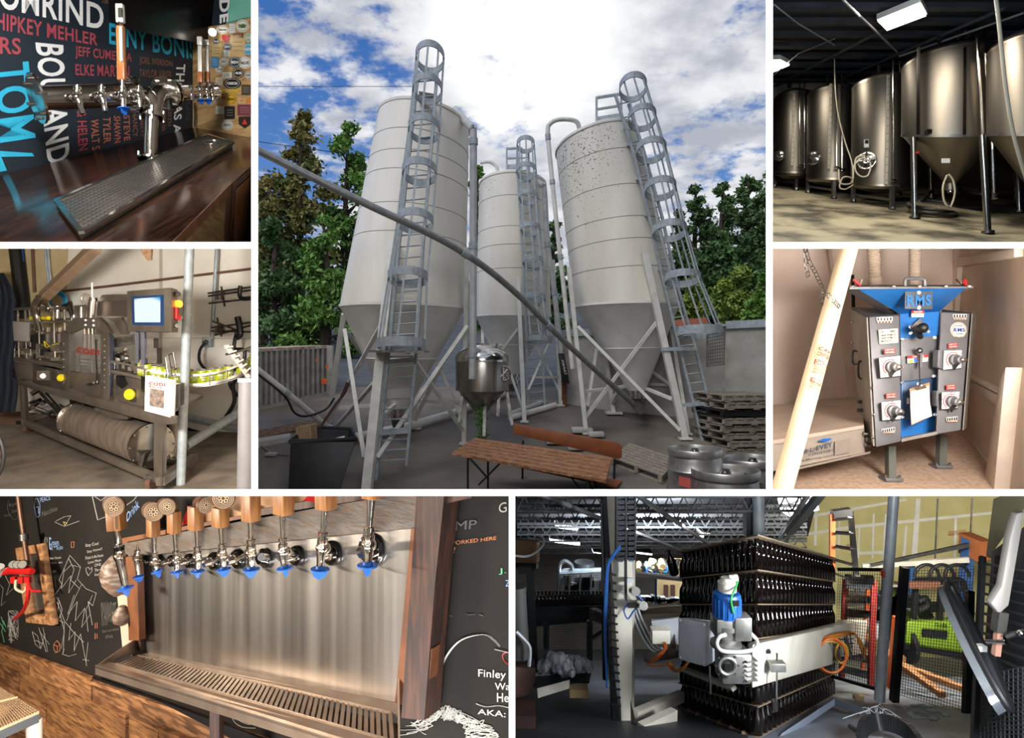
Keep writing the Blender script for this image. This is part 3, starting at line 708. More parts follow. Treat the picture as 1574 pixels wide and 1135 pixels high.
# ================================================================ 2. TANK CELLAR (top right opening)
cell_begin()
def TRp(x,y,d):return P(1184+x/3.026,y/3.026,d)
FT=Plane((0,0,EYE-1.508),(0,-.4,1))
def TRf(x,y):return FT.hit(1184+x/3.026,y/3.026)
cellar_floor=mat('cellar_concrete','#b5a98a',.6,0,'#4d4537',1.9,bump=.15,bscale=20,lo=.42,hi=.62,det=9)
dark_ceiling=mat('dark_ceiling','#3a3d43',.8,0,'#2c2f34',4)
cellar_wall=mat('cellar_wall','#8f877b',.8,0,'#6f685e',2)
shell(1183,-60,1900,377,12.5,dark_shell)
fz=lambda d:EYE-1.508+.4*d
def uX(u,d):return (u-CX)*d/F
struct(MB().hexa([V((uX(1184,5),5,fz(5))),V((uX(2140,5),5,fz(5))),V((uX(2140,10.5),10.5,fz(10.5))),V((uX(1184,10.5),10.5,fz(10.5)))],
    [V((uX(1184,5),5,fz(5)-.03)),V((uX(2140,5),5,fz(5)-.03)),V((uX(2140,10.5),10.5,fz(10.5)-.03)),V((uX(1184,10.5),10.5,fz(10.5)-.03))]).build('floor',cellar_floor,smooth=0))
cz=lambda d:EYE+2.3+.2*d
struct(MB().hexa([V((uX(u,d),d,cz(d)+t)) for t in (0,) for u,d in ((1184,3.5),(2140,3.5),(2140,10.7),(1184,10.7))],
    [V((uX(u,d),d,cz(d)+.03)) for u,d in ((1184,3.5),(2140,3.5),(2140,10.7),(1184,10.7))]).build('ceiling',dark_ceiling,smooth=0))
struct(MB().hexa([V((uX(1184,10.5),10.5,fz(10.2))),V((uX(2100,9.6),9.6,fz(9.4))),V((uX(2100,9.6),9.65,fz(9.4))),V((uX(1184,10.5),10.55,fz(10.2)))],
    [V((uX(1184,10.5),10.5,cz(10.5))),V((uX(2100,9.6),9.6,cz(9.6))),V((uX(2100,9.6),9.65,cz(9.6))),V((uX(1184,10.5),10.55,cz(10.5)))]).build('wall_back',cellar_wall,smooth=0))
# roof joists and conduits
for i in range(13):
    d=4.3+i*.5;j=MB().bar(V((uX(1184,d),d,cz(d)-.06)),V((uX(1900,d),d,cz(d)-.06)),.05,.09)
    struct(j.build('trim_4',dark_ceiling))
for i in range(7):
    x=4.2+i*.8
    struct(MB().bar(V((x,6.6,cz(6.6)-.14)),V((x,10.4,cz(10.4)-.14)),.018,.03).build('trim_5',dark_ceiling))
def PC(x,y):  # point just under the ceiling
    r=TRp(x,y,1)-cam.location;t=(2.1)/(r.z-.2*r.y);return cam.location+r*t
cond=mat('conduit_grey','#8f9296',.5,.4)
for i,(pts,r,lb) in enumerate((([(340,0),(590,240)],.013,'light grey conduit running diagonally beside the big ceiling lamp'),([(600,262),(850,175),(1180,60)],.012,'conduit running above the large conical tank'),
     ([(15,20),(130,110),(300,210)],.008,'thin conduit crossing the upper left of the cellar ceiling'),([(300,180),(130,250),(15,350)],.006,'thin cable drooping at the upper left of the cellar'),([(640,165),(640,240)],.006,''))):
    if lb:tag(MB().tube([PC(*p) for p in pts],r,6).build('conduit',cond),lb,'conduit')
lamp_m=mat('lamp_white','#fff8ea',.5,emit=9)
def fixture(q,label,en):
    pts=[PC(*p) for p in q];c=sum(pts,V())/4;s=thing('ceiling_light',label,'ceiling light',c)
    MB().prism([p+(p-c)*.05+Z3*.02 for p in pts],Z3*.06).build('housing',whitep,s)
    MB().prism([p+Z3*.0 for p in pts],Z3*.02).build('diffuser',lamp_m,s)
    for k in range(1,4):MB().bar(pts[0].lerp(pts[1],k/4)-Z3*.005,pts[3].lerp(pts[2],k/4)-Z3*.005,.008).build('tube_divider',whitep,s)
    l=area('fluorescent_tubes',c-Z3*.03,c-Z3*3-Y3*.0,1.1,en,(1,.94,.82),.4);l.parent=None
fixture([(500,100),(695,22),(725,75),(543,143)],'bright rectangular fluorescent ceiling light over the conical tank',42)
fixture([(-30,290),(45,284),(88,305),(10,338)],'small far ceiling light at the left edge of the tank cellar',22)

tank_m=mat('tank_steel','#8d857a',.42,1,'#7a7267',3,(1,1,.15))
tank_l=mat('tank_top_steel','#b3a897',.36,1,'#958b7c',3)
hose_c=mat('cream_hose','#c9bfa6',.5)
def tring(u,v,R,d,tilt):
    r=R*d/1000;B=V((0,1,tilt));zf=(CY-v)*(d-r)/1000+tilt*r
    return V(((u-CX)*d/1000,d,EYE+zf)),r,B
def loft_t(rings,n=48,cap=(False,False)):
    mb=MB();vs=[];fs=[]
    for c,r,B in rings:
        for k in range(n):
            t=2*math.pi*k/n;vs.append(c+X3*math.cos(t)*r+B*math.sin(t)*r)
    for i in range(len(rings)-1):
        for k in range(n):fs.append((i*n+k,i*n+(k+1) % n,(i+1)*n+(k+1) % n,(i+1)*n+k))
    if cap[0]:fs.append(tuple(range(n-1,-1,-1)))
    if cap[1]:fs.append(tuple(range((len(rings)-1)*n,len(rings)*n)))
    return mb.add(vs,fs)
def bright_tank(label,u,v0,v1,R,d,du=0,dish=.09,top=.12,group='flat bottom steel tanks in a row'):
    a=tring(u+du,v0,R,d,.0);b=tring(u,v1,R,d,.3)
    s=thing('steel_tank',label,'tank',(b[0].x,d,fz(d)),group)
    md=lambda t:(b[0].lerp(a[0],t),b[1]+(a[1]-b[1])*t,V((0,1,.3*(1-t))))
    loft_t([md(t) for t in (0,.02,.5,.98,1)]).build('tank_wall',tank_m,s)
    for t in (.0,1):
        q=md(t);loft_t([(q[0]-Z3*.015,q[1]*1.008,q[2]),(q[0]+Z3*.015,q[1]*1.008,q[2])]).build('weld_band',tank_l,s)
    loft_t([(a[0],a[1]*1.0,a[2]),(a[0]+Z3*top*.35,a[1]*.94,a[2]),(a[0]+Z3*top*.8,a[1]*.6,a[2]),(a[0]+Z3*top,a[1]*.1,a[2])],cap=(0,1)).build('domed_top',tank_l,s)
    return s,a,b,md
def manway(s,q,r,ax):
    A,B,D=basis(ax);MB().torus(q,r,r*.14,ax).build('manway_ring',steel_b,s);MB().lathe([(r*.92,0),(r*.85,r*.2),(r*.4,r*.35),(.001,r*.38)],q,ax,24).build('manway_door',steel_b,s)
    MB().bar(q-A*r*.95+D*r*.4,q+A*r*.95+D*r*.4,r*.14).build('clamp_bar',steel_b,s);MB().torus(q+D*r*.45,r*.4,r*.06,ax,16).build('hand_wheel',steel_b,s)
    MB().bar(q-B*r*.95+D*r*.4,q+B*r*.95+D*r*.4,r*.14).build('clamp_bar',steel_b,s)
gauge_m=mat('gauge_tape','#cfc6b2',.6,0)
def frontpt(s_,x,y,R,d,u):  # point on the tank's front wall
    uu=1184+x/3.026;X=uX(uu,d);k=((uu-u)/R);dd=d-R*d/1000*math.sqrt(max(0,1-k*k));return P(uu,y/3.026,dd-.015)
T=[]
for (lb,u,v0,v1,R,d,du,mw,gx_,gy,pipes,feet) in (
    ('bright steel tank farthest left in the tank cellar',1218,140,265,27.5,10.0,2,(40,725,21),105,(435,770),((130,385,780),(152,390,800)),((20,870),(120,885),(150,850),(35,850))),
    ('second bright steel tank from the left in the tank cellar',1276.5,131,275,34.5,9.5,2,(202,735,27),276,(390,785),((300,355,790),(325,350,800)),((175,898),(295,925),(350,880),(215,870))),
    ('third bright steel tank from the left with a coiled clear hose at its round hatch',1354,114,285,41.5,8.75,2,(448,748,36),543,(350,858),((562,285,850),(593,290,880)),((386,940),(566,975),(600,910),(430,900)))):
    s,a,b,md=bright_tank(lb,u,v0,v1,R,d,du)
    r=b[1];loft_t([(b[0],r,b[2]),(b[0]-Z3*.05,r*.93,b[2]),(b[0]-Z3*.1,r*.5,b[2]),(b[0]-Z3*.12,r*.1,b[2])],cap=(0,1)).build('dished_bottom',tank_m,s)
    q=frontpt(s,mw[0],mw[1],R,d,u);ax=V(((1184+mw[0]/3.026-u)/R,-1,0));manway(s,q,mw[2]/3.026*d/1000,ax)
    g0,g1=frontpt(s,gx_-4,gy[1],R,d,u),frontpt(s,gx_+6,gy[0],R,d,u)
    MB().bar(g0,g1,.034,.012).build('level_gauge',gauge_m,s)
    for k in range(14):
        p=g0.lerp(g1,(k+.5)/14);MB().bar(p-X3*.012-Y3*.008,p+X3*.012-Y3*.008,.005,.003).build('gauge_tick',blackm,s)
    for (x,y0,y1) in pipes:
        MB().tube([frontpt(s,x,y1,R,d,u)-Y3*.05,frontpt(s,x,y0,R,d,u)-Y3*.05],.011,8).build('vertical_pipe',steel_b,s)
        MB().cyl(frontpt(s,x-8,y1-8,R,d,u)-Y3*.05,frontpt(s,x+14,y1-4,R,d,u)-Y3*.05,.016,8).build('valve',steel_b,s)
    for (x,y) in feet:
        f_=TRf(x,y);MB().bar(f_,V((f_.x,f_.y,b[0].z-.02+.3*(f_.y-d))),.045).build('leg',steel_d,s);MB().cyl(f_,f_+Z3*.03,.04,10).build('foot',steel_d,s)
    MB().bar(TRf(feet[0][0],feet[0][1]-1)+Z3*.1,TRf(feet[1][0],feet[1][1])+Z3*.12,.03).build('cross_rail',steel_d,s)
    t_=md(1)[0]+Z3*.12;MB().cyl(t_-V((.15,.2,.04)),t_-V((.15,.2,-.06)),.03,10).build('top_port',steel_b,s)
    # badge
    if d<9:
        p=frontpt(s,447,668,R,d,u);MB().box(p,(.06,.01,.1)).build('name_plate',white_pl,s)
        MB().box(p+V((0,-.006,.02)),(.045,.01,.045)).build('plate_picture',blackm,s)
# conical tank
def conical(label,u,v0,v1,R,d,tip,out,feet,pipes_=True):
    a=tring(u,v0,R,d,.0);b=tring(u,v1,R,d,.33)
    s=thing('conical_tank',label,'tank',(b[0].x,d,fz(d)),'conical steel tanks')
    md=lambda t:(b[0].lerp(a[0],t),b[1]+(a[1]-b[1])*t,V((0,1,.33*(1-t))))
    loft_t([md(t) for t in (0,.5,1)],64).build('tank_wall',tank_m,s)
    q=md(0);loft_t([(q[0]-Z3*.02,q[1]*1.01,q[2]),(q[0]+Z3*.015,q[1]*1.01,q[2])],64).build('weld_band',steel_d,s)
    q=md(1);loft_t([(q[0]-Z3*.012,q[1]*1.008,q[2]),(q[0]+Z3*.012,q[1]*1.008,q[2])],64).build('weld_band',tank_l,s)
    loft_t([(a[0],a[1],a[2]),(a[0]+Z3*.05,a[1]*.95,a[2]),(a[0]+Z3*.11,a[1]*.6,a[2]),(a[0]+Z3*.13,a[1]*.1,a[2])],64,cap=(0,1)).build('domed_top',tank_l,s)
    pt=P(tip[0],tip[1],d);loft_t([(b[0],b[1],b[2]),(pt,.06,V((0,1,.2))),(pt-Z3*.08,.06,V((0,1,.2)))],64,cap=(0,1)).build('cone_bottom',tank_m,s)
    MB().cyl(P(*out,d)+Z3*.1,P(*out,d),.035,14).build('outlet_valve',steel_b,s)
    legs=[]
    for (x,y,tx,ty) in feet:
        f_=TRf(x,y);tt=TRp(tx,ty,f_.y+.0);MB().tube([f_,tt],.033,12).build('leg',steel,s);MB().cyl(f_,f_+Z3*.03,.06,14).build('foot',steel_d,s);legs.append(f_)
    return s,a,b,md,legs
s,a,b,md,lg=conical('large conical-bottomed steel tank on tall legs, nearest in the cellar',1461.5,66,208,65.5,7.75,(1461,282),(1461,296),((672,1018,666,640),(1012,1088,986,630),(750,925,745,780),(880,905,872,870)))
MB().bar(TRp(680,945,7.55),TRp(1000,995,6.95),.035).build('cross_rail',steel,s)
MB().bar(TRp(880,885,9.0),TRp(985,902,7.6),.03).build('cross_rail',steel_d,s);MB().bar(TRp(690,940,7.6),TRp(750,890,8.8),.03).build('cross_rail',steel_d,s)
for pts in ([(870,185),(912,140),(950,103),(960,108),(961,180),(975,400),(988,600),(990,700),(998,860)],[(910,180),(950,145),(988,115),(995,125),(1001,250),(1018,450),(1032,640),(1040,900)]):
    dd=[7.8,7.7,7.5,7.4]+[7.15]*9;MB().tube([TRp(x,y,dd[i]) for i,(x,y) in enumerate(pts)],.016,8).build('spray_ball_pipe',steel_b,s)
MB().tube([TRp(1045,1000-100,7.1),TRp(1045,925,7.1)],.03,10).build('valve',steel_b,s)
for x in (690,905):MB().prism([frontpt(s,x-8,625,65.5,7.75,1461.5),frontpt(s,x+6,625,65.5,7.75,1461.5),frontpt(s,x+8,215,65.5,7.75,1461.5),frontpt(s,x-6,222,65.5,7.75,1461.5)],(0,.01,0)).build('dark_reflection_strip',mat('reflection_dark','#5e5a55',.35,1),s)  # dark strips stand in for reflections on the tank wall
for x,hh in ((787,.07),(841,.08),(805,.04)):MB().cyl(TRp(x,195,7.6),TRp(x,172,7.6),.03 if hh>.05 else .015,12).build('top_port',steel_b,s)
MB().box(frontpt(s,735,615,65.5,7.75,1461.5),(.05,.06,.05)).build('sample_valve',steel_b,s)
MB().box(TRp(816,748,7.35),(.09,.01,.05)).build('name_plate',white_pl,s)
MB().box(TRp(684,710,7.3),(.03,.02,.02)).build('red_handle',red_pl,s)
ct5,*_=conical('conical-bottomed steel tank cut off by the right edge of the cellar',1592,42,206,62,6.9,(1592,290),(1592,300),((1145,935,1135,700),(1160,990,1150,700)))
# hoses
def hose(label,pts,r,m,k=6,name='hose'):return tag(MB().tube(catmull(pts,k),r,8).build(name,m),label,'hose')
hose('cream hose hanging from the ceiling in front of the rightmost tank',[TRp(1048,-20,6.0),TRp(1062,90,6.0),TRp(1075,220,6.0),TRp(1098,430,6.0),TRp(1135,640,6.0),TRp(1200,860,6.0)],.017,hose_c)
hose('clear hose looped around the hatch of the third tank',[TRp(385,830,8.2),TRp(390,770,8.2),TRp(430,735,8.2),TRp(465,760,8.2),TRp(455,815,8.2),TRp(420,820,8.2),TRp(395,790,8.2),TRp(400,735,8.2),TRp(440,725,8.2)],.01,hose_c)
hose('thin hose hanging from the ceiling down to the third tank',[TRp(298,190,8.9),TRp(300,350,8.9),TRp(312,510,8.8),TRp(345,650,8.6),TRp(380,760,8.4),TRp(383,850,8.3)],.008,hose_c)
hose('pale hose coiled between the second and third tanks',[TRp(318,790,8.6),TRp(325,850,8.5),TRp(370,855,8.5),TRp(380,830,8.5),TRp(340,825,8.5),TRp(322,870,8.5),TRp(350,880,8.5),TRp(385,860,8.5)],.01,hose_c)
hose('clear hose loop hanging under the large conical tank',[TRp(822,815,7.3),TRp(803,870,7.3),TRp(810,940,7.3),TRp(838,960,7.3),TRp(858,900,7.3),TRp(850,840,7.3),TRp(828,812,7.3)],.01,hose_c)
mb=MB();c0=TRf(750,1000)
coil=[]
for i in range(70):
    a=i*.5;rr=.2+.04*math.sin(i*.7);q=c0+V((math.cos(a)*rr*1.1,math.sin(a)*rr,.03+.0016*i));q.z += .4*math.sin(a)*rr;coil.append(q)
tag(MB().tube(coil,.02,7).build('hose',mat('dark_hose','#3d3a36',.6)),'dark hose coiled on the floor under the large conical tank','hose')
area('cellar_side_lamp',(3.0,4.6,EYE+2.6),(5.0,8.6,EYE+2.2),.8,38,(.7,.82,1),.5)
area('cellar_floor_lamp',(uX(1250,6.2),6.2,EYE+3.2),(uX(1260,7),7,fz(7)),.6,13,(1,.93,.78),.5)

cell_end(1183,None,None,377)

# ================================================================ 3. MALT MILL ROOM (middle right opening)
cell_begin()
def MR(x,y,d):return P(1184+x/3.026,380+y/3.026,d)
FM=Plane((0,0,EYE-1.75),(0,-.16,1))
def MRf(x,y):return FM.hit(1184+x/3.026,380+y/3.026)
shell(1183,377.5,1900,758,7.2,light_shell)
mwall=mat('mill_room_wall','#efdccf',.7,0,'#e6d0c1',2)
mfloor=mat('mill_room_floor','#cdb29c',.7,0,'#af937c',30,bump=.1,det=8)
zm=lambda d:EYE-1.75+.16*d
struct(MB().hexa([V((uX(u,d),d,zm(d))) for u,d in ((1184,3.9),(2000,3.9),(1900,7.1),(1184,7.1))],[V((uX(u,d),d,zm(d)-.02)) for u,d in ((1184,3.9),(2000,3.9),(1900,7.1),(1184,7.1))]).build('floor',mfloor,smooth=0))
# back wall (left part), then the corner, then the right wall coming forward
wl0,wl1,wr1=V((uX(1184,6.3),6.3,0)),V((uX(1466,6.5),6.5,0)),MRf(1180,1190);wr1=V((uX(1600,4.0),4.0,0))
def vwall(a,b,name,m,z0=None,z1=4.2,t=.02):
    a0,b0=V((a.x,a.y,zm(a.y)-.02)),V((b.x,b.y,zm(b.y)-.02))
    return struct(MB().hexa([a0,b0,b0+Y3*t,a0+Y3*t],[V((a.x,a.y,z1)),V((b.x,b.y,z1)),V((b.x,b.y+t,z1)),V((a.x,a.y+t,z1))]).build(name,m,smooth=0))
vwall(wl0,wl1,'wall_back',mwall);
wr0=V((uX(1473,6.5),6.5,0))
vwall(wl1,wr0,'wall_back',mwall)
rw_=vwall(wr0,wr1,'wall_right',mat('mill_right_wall','#e0cbb8',.7,0,'#cdb7a4',2))
PW=plane3(V((wr0.x,wr0.y,0)),V((wr1.x,wr1.y,0)),V((wr0.x,wr0.y,1)))
wframe=mat('white_frame_wood','#dccdbd',.6,0,'#cbb9a8',4)
def onw(x,y,off=.0):return PW.hit(1184+x/3.026,380+y/3.026,off)
def beam(pts,name,off=.06):
    q=[onw(x,y) for x,y in pts];n=PW.n if PW.n.x<0 else-PW.n
    return struct(MB().prism(q,n*off).build(name,wframe,bevel=.004))
beam([(898,47),(1185,5),(1185,45),(902,92)],'trim_6');beam([(915,595),(1150,712),(1140,762),(910,622)],'trim_6')
beam([(860,10),(905,10),(885,300),(842,300)],'trim_6',.05)
beam([(1180,560),(1160,740),(1118,1150),(1065,1110),(1085,1000),(1150,620)],'trim_6',.1)
beam([(945,328),(963,335),(935,590),(916,580)],'trim_6',.03)
beam([(885,835),(1085,1050),(1080,1085),(880,880)],'baseboard_right',.015)
beam([(935,585),(1160,695),(1160,702),(935,600)],'trim_6',.075)
struct(MB().prism([MR(375,130,6.3),MR(383,130,6.3),MR(388,280,6.3),MR(378,280,6.3)],(0,-.03,0)).build('trim_7',blackm))
struct(MB().prism([MR(268,10,6.29),MR(282,10,6.29),MR(380,690,6.29),MR(366,690,6.29)],(0,-.01,0)).build('trim_7',wframe))

# the mill
grey=mat('mill_grey','#77777a',.5,.3,'#68676a',5);greyl=mat('mill_side_grey','#98938c',.5,.35,'#86817b',5);blue=mat('mill_blue','#1f6cb5',.45,0,'#1b5fa3',5)
mill=thing('malt_mill','blue and grey malt mill with four dials and a blue hopper','mill',MRf(680,1060))
fd=4.75
def fq(pts,d=fd):return [MR(x,y,d if len(r)==0 else r[0]) for x,y,*r in pts]
def panel(name,pts,m,th=.02,bev=.004,par=None,d=fd):return MB().prism(fq(pts,d),(0,th,0)).build(name,m,par or mill,bevel=bev)
# left housing
L4=[MR(460,325,4.72),MR(600,318,4.72),MR(608,905,4.6),MR(492,932,4.58)];B4=[MR(375,280,5.35),MR(480,285,5.35),MR(560,800,5.3),MR(415,800,5.3)]
MB().hexa(L4,[B4[0],MR(575,285,5.35),B4[2],B4[3]]).build('left_housing',grey,mill,bevel=.006)
MB().prism([MR(378,287,5.33)-X3*.012,MR(455,328,4.735)-X3*.012,MR(487,925,4.6)-X3*.012,MR(416,797,5.28)-X3*.012],X3*.01).build('side_panel',greyl,mill)
R4=[MR(795,303,4.78),MR(928,308,4.78),MR(885,852,4.66),MR(770,872,4.66)]
MB().hexa(R4,[MR(800,290,5.3),MR(946,306,5.3),MR(905,838,5.3),MR(790,850,5.3)]).build('right_housing',grey,mill,bevel=.006)
MB().prism([MR(930,308,4.78)+X3*.01,MR(947,305,5.3)+X3*.01,MR(903,840,5.3)+X3*.01,MR(887,852,4.66)+X3*.01],X3*.008).build('side_panel',greyl,mill)
# centre
MB().hexa(fq([(600,420),(785,405),(765,880),(608,892)],4.85),fq([(600,420),(785,405),(765,860),(608,870)],5.3)).build('centre_housing',blue,mill)
panel('feed_plate',[(608,424),(783,411),(772,606),(611,627)],grey,d=4.83)
panel('lower_plate',[(611,630),(771,610),(766,790),(612,803)],mat('mill_dark_blue','#3d5878',.4,.2),d=4.84)
MB().hexa(fq([(610,892),(776,858),(778,872),(610,907)],4.6),fq([(610,880),(776,850),(776,860),(610,890)],5.0)).build('bottom_tray',greyl,mill)
# hopper
MB().hexa([MR(400,192,4.55),MR(910,190,4.55),MR(905,190,5.5),MR(440,190,5.5)],[MR(603,312,4.82),MR(788,300,4.82),MR(785,300,5.25),MR(603,310,5.25)]).build('hopper',blue,mill)
MB().hexa(fq([(603,310),(790,298),(785,412),(604,426)],4.82),fq([(603,310),(790,298),(785,408),(604,420)],5.2)).build('hopper_throat',blue,mill)
MB().hexa([MR(370,186,4.5),MR(945,183,4.5),MR(900,176,5.6),MR(430,176,5.6)],[MR(370,196,4.5),MR(945,191,4.5),MR(900,182,5.6),MR(430,184,5.6)]).build('hopper_lid',grey,mill)
MB().prism([MR(372,188,4.52),MR(400,190,4.52),MR(510,265,4.72),MR(575,305,4.8),MR(560,300,4.9)],(0,.1,0)).build('hopper_side',grey,mill)
for x in (385,575,695,817,925):MB().cyl(MR(x,187,4.48),MR(x,180,4.48),.016,8).build('lid_bolt',steel_b,mill)
MB().tube(catmull([MR(628,182,4.6),MR(628,155,4.6),MR(640,147,4.6),MR(705,148,4.6),MR(718,158,4.6),MR(718,182,4.6)],4),.013,8).build('lid_handle',grey,mill)
for x,c in ((400,-1),(890,1)):
    MB().bar(MR(x+18,180,4.7),MR(x-14 if c<0 else x+14,150,4.7),.018).build('toggle_clamp',red_pl,mill);MB().bar(MR(x+15,182,4.72),MR(x+25*c*-1,150,4.72),.012).build('toggle_arm',steel_b,mill)
# logo plate
dk=mat('logo_dark','#4b4f55',.5);lp=panel('logo_plate',[(628,206),(758,205),(755,290),(627,288)],dk,.008,d=4.585)
lp_=MB();q=[MR(636,276,4.575),MR(748,272,4.575),MR(750,222,4.575),MR(636,224,4.575)];text3(lp_,'RMS',q,.03);lp_.build('lettering',blue,lp)
for x,y in ((692,212),(692,282)):MB().cyl(MR(x,y,4.57),MR(x,y,4.585),.012,10).build('bolt',steel_b,lp)
# hopper front is sloped: front supports for plate
# gate valve
panel('diamond_plate',[(655,370),(697,330),(735,368),(722,400),(697,418),(668,400)],grey,.02,d=4.79)
MB().cyl(MR(697,380,4.78),MR(706,378,4.62),.03,14).build('valve_stem',steel_b,mill);MB().sphere(MR(710,376,4.58),.036).build('black_knob',black,mill);MB().cyl(MR(697,395,4.76),MR(697,418,4.7),.02,10).build('black_pin',black,mill)
for x,y in ((654,372),(735,393),(653,400),(614,428),(765,421),(614,630),(760,600),(614,790),(765,780),(612,560)):MB().cyl(MR(x,y,4.81),MR(x,y,4.84),.012,8).build('bolt',steel_b,mill)
def label_plate(pts,m,d,lines=(),tm=None,name='warning_label',par=None):
    s=panel(name,pts,m,.004,0,par,d);Q=[MR(x,y,d-.003) for x,y in pts];Q=[Q[3],Q[2],Q[1],Q[0]]
    for (txt,x0,y0,x1,y1,mm) in lines:
        t=MB();text3(t,txt,[bil(Q,x0,1-y1),bil(Q,x1,1-y1),bil(Q,x1,1-y0),bil(Q,x0,1-y0)],.01);t.build('lettering',mm,s)
    return s
R_=mat('label_red','#b2332f',.5);Wt=white_pl
label_plate([(657,295),(715,294),(714,326),(657,326)],paper,4.78,());label_plate([(657,295),(716,294),(716,308),(657,309)],R_,4.775,(('DANGER',.2,.15,.85,.85,Wt),))
label_plate([(638,506),(735,500),(733,532),(638,541)],paper,4.8);label_plate([(638,506),(735,500),(735,513),(638,519)],R_,4.795,(('DANGER',.25,.15,.8,.85,Wt),))
MB().prism(fq([(645,537),(665,535),(655,520)],4.795),(0,.004,0)).build('hazard_triangle',yellow_pl,mill);MB().cyl(MR(675,526,4.795),MR(675,526,4.8),.016,16).build('mandatory_sign',blue_pl,mill)
label_plate([(636,702),(650,702),(650,728),(636,730)],paper,4.81)
label_plate([(503,385),(594,378),(595,445),(508,452)],mat('plate_cream','#c9c2b4',.5),4.68,(('HP        FEED',.1,.1,.9,.25,blackm),('1800 RPM 20',.1,.35,.9,.48,blackm),('1400 RPM 10',.1,.55,.9,.68,blackm),('MODEL RS',.1,.75,.7,.88,blackm)),name='rating_plate')
for (pts,n,d) in ((((495,327),(568,325),(569,343),(496,345)),5,4.7),(((851,312),(914,312),(914,327),(851,328)),5,4.76),(((519,848),(580,838),(580,856),(520,862)),6,4.59),(((820,793),(872,788),(872,803),(820,808)),5,4.65)):
    s=panel('switch_strip',pts,paper,.006,0,None,d)
    for k in range(n):
        t=(k+.5)/n;x=pts[0][0]+(pts[1][0]-pts[0][0])*t;y=pts[0][1]+(pts[1][1]-pts[0][1])*t
        MB().box(MR(x,y+9,d-.006),(.006,.006,.02)).build('slot',blackm,s);MB().cyl(MR(x,pts[2][1]+6,d-.004),MR(x,pts[2][1]+6,d+.01),.007,8).build('indicator',mat('peach_dot','#d9a58a',.5),s)
def dial(pts,kx,ky,d,lb):
    box=MB().hexa(fq(pts,d-.05),fq(pts,d+.03)).build('dial_box',grey,mill,bevel=.004)
    ins_=[(x+(kx-x)*.05,y+(ky-y)*.05) for x,y in pts];panel('dial_face',ins_,paper,.006,0,box,d-.058)
    Ax=V((.1,-1,0));c=MR(kx,ky,d-.06);mb=MB().torus(c,.052,.003,(0,1,0),a0=-60,a1=120);mb.build('red_scale',R_,box)
    for k in range(11):
        a=math.radians(-40+26*k);MB().bar(c+V((math.cos(a)*.058,0,math.sin(a)*.058)),c+V((math.cos(a)*.068,0,math.sin(a)*.068)),.003).build('tick',blackm,box)
    MB().lathe([(.042,0),(.042,.025),(.03,.03),(.028,.07),(.02,.075)],c,Ax,20).build('knob',grey,box);MB().prism([c+V((-.02,-.03,-.03)),c+V((.02,-.03,-.03)),c+V((-.012,-.03,-.075))],(0,.015,0)).build('pointer',black,box);MB().lathe([(.018,.075),(.018,.1),(.01,.105)],c,Ax,14).build('knob_cap',steel_b,box)
    q=[(pts[0][0]+(pts[1][0]-pts[0][0])*.3-5,min(pts[0][1],pts[1][1])-33),(pts[0][0]+(pts[1][0]-pts[0][0])*.75,min(pts[0][1],pts[1][1])-34)]
    label_plate([(q[0][0],q[0][1]+4),(q[1][0],q[1][1]+1),(q[1][0],q[1][1]+24),(q[0][0],q[0][1]+27)],R_,d-.02,(('ADJUST ONLY',.08,.1,.92,.42,Wt),('WHEN RUNNING',.08,.55,.92,.88,Wt)))
dial([(504,515),(607,504),(607,600),(512,610)],559,558,4.66,0);dial([(516,722),(608,711),(608,801),(520,808)],567,762,4.63,0)
dial([(807,480),(893,478),(890,564),(803,573)],853,524,4.74,0);dial([(798,675),(882,671),(876,750),(796,756)],840,718,4.69,0)
for pts in (((782,478),(805,480),(803,570),(778,560)),((775,668),(797,675),(796,752),(772,742))):panel('hinge_block',pts,grey,.06,.003,None,4.7)
# round badge
c=MR(877,386,4.755);rb=MB().cyl(c,c+Y3*.02,.058,32).build('round_badge',paper,mill);MB().torus(c-Y3*.002,.052,.003,(0,1,0)).build('badge_ring',mat('gold','#b79a55',.5),rb)
t=MB();text3(t,'RMS',[c+V((-.042,-.006,-.014)),c+V((.042,-.006,-.014)),c+V((.042,-.006,.016)),c+V((-.042,-.006,.016))],.03);t.build('lettering',mat('badge_navy','#27408b',.5),rb)
t=MB();text3(t,'ROLLER MILL',[c+V((-.03,-.006,.025)),c+V((.03,-.006,.025)),c+V((.03,-.006,.036)),c+V((-.03,-.006,.036))]);text3(t,'SYSTEMS',[c+V((-.026,-.006,-.034)),c+V((.026,-.006,-.034)),c+V((.026,-.006,-.024)),c+V((-.026,-.006,-.024))]);t.build('small_lettering',blackm,rb)
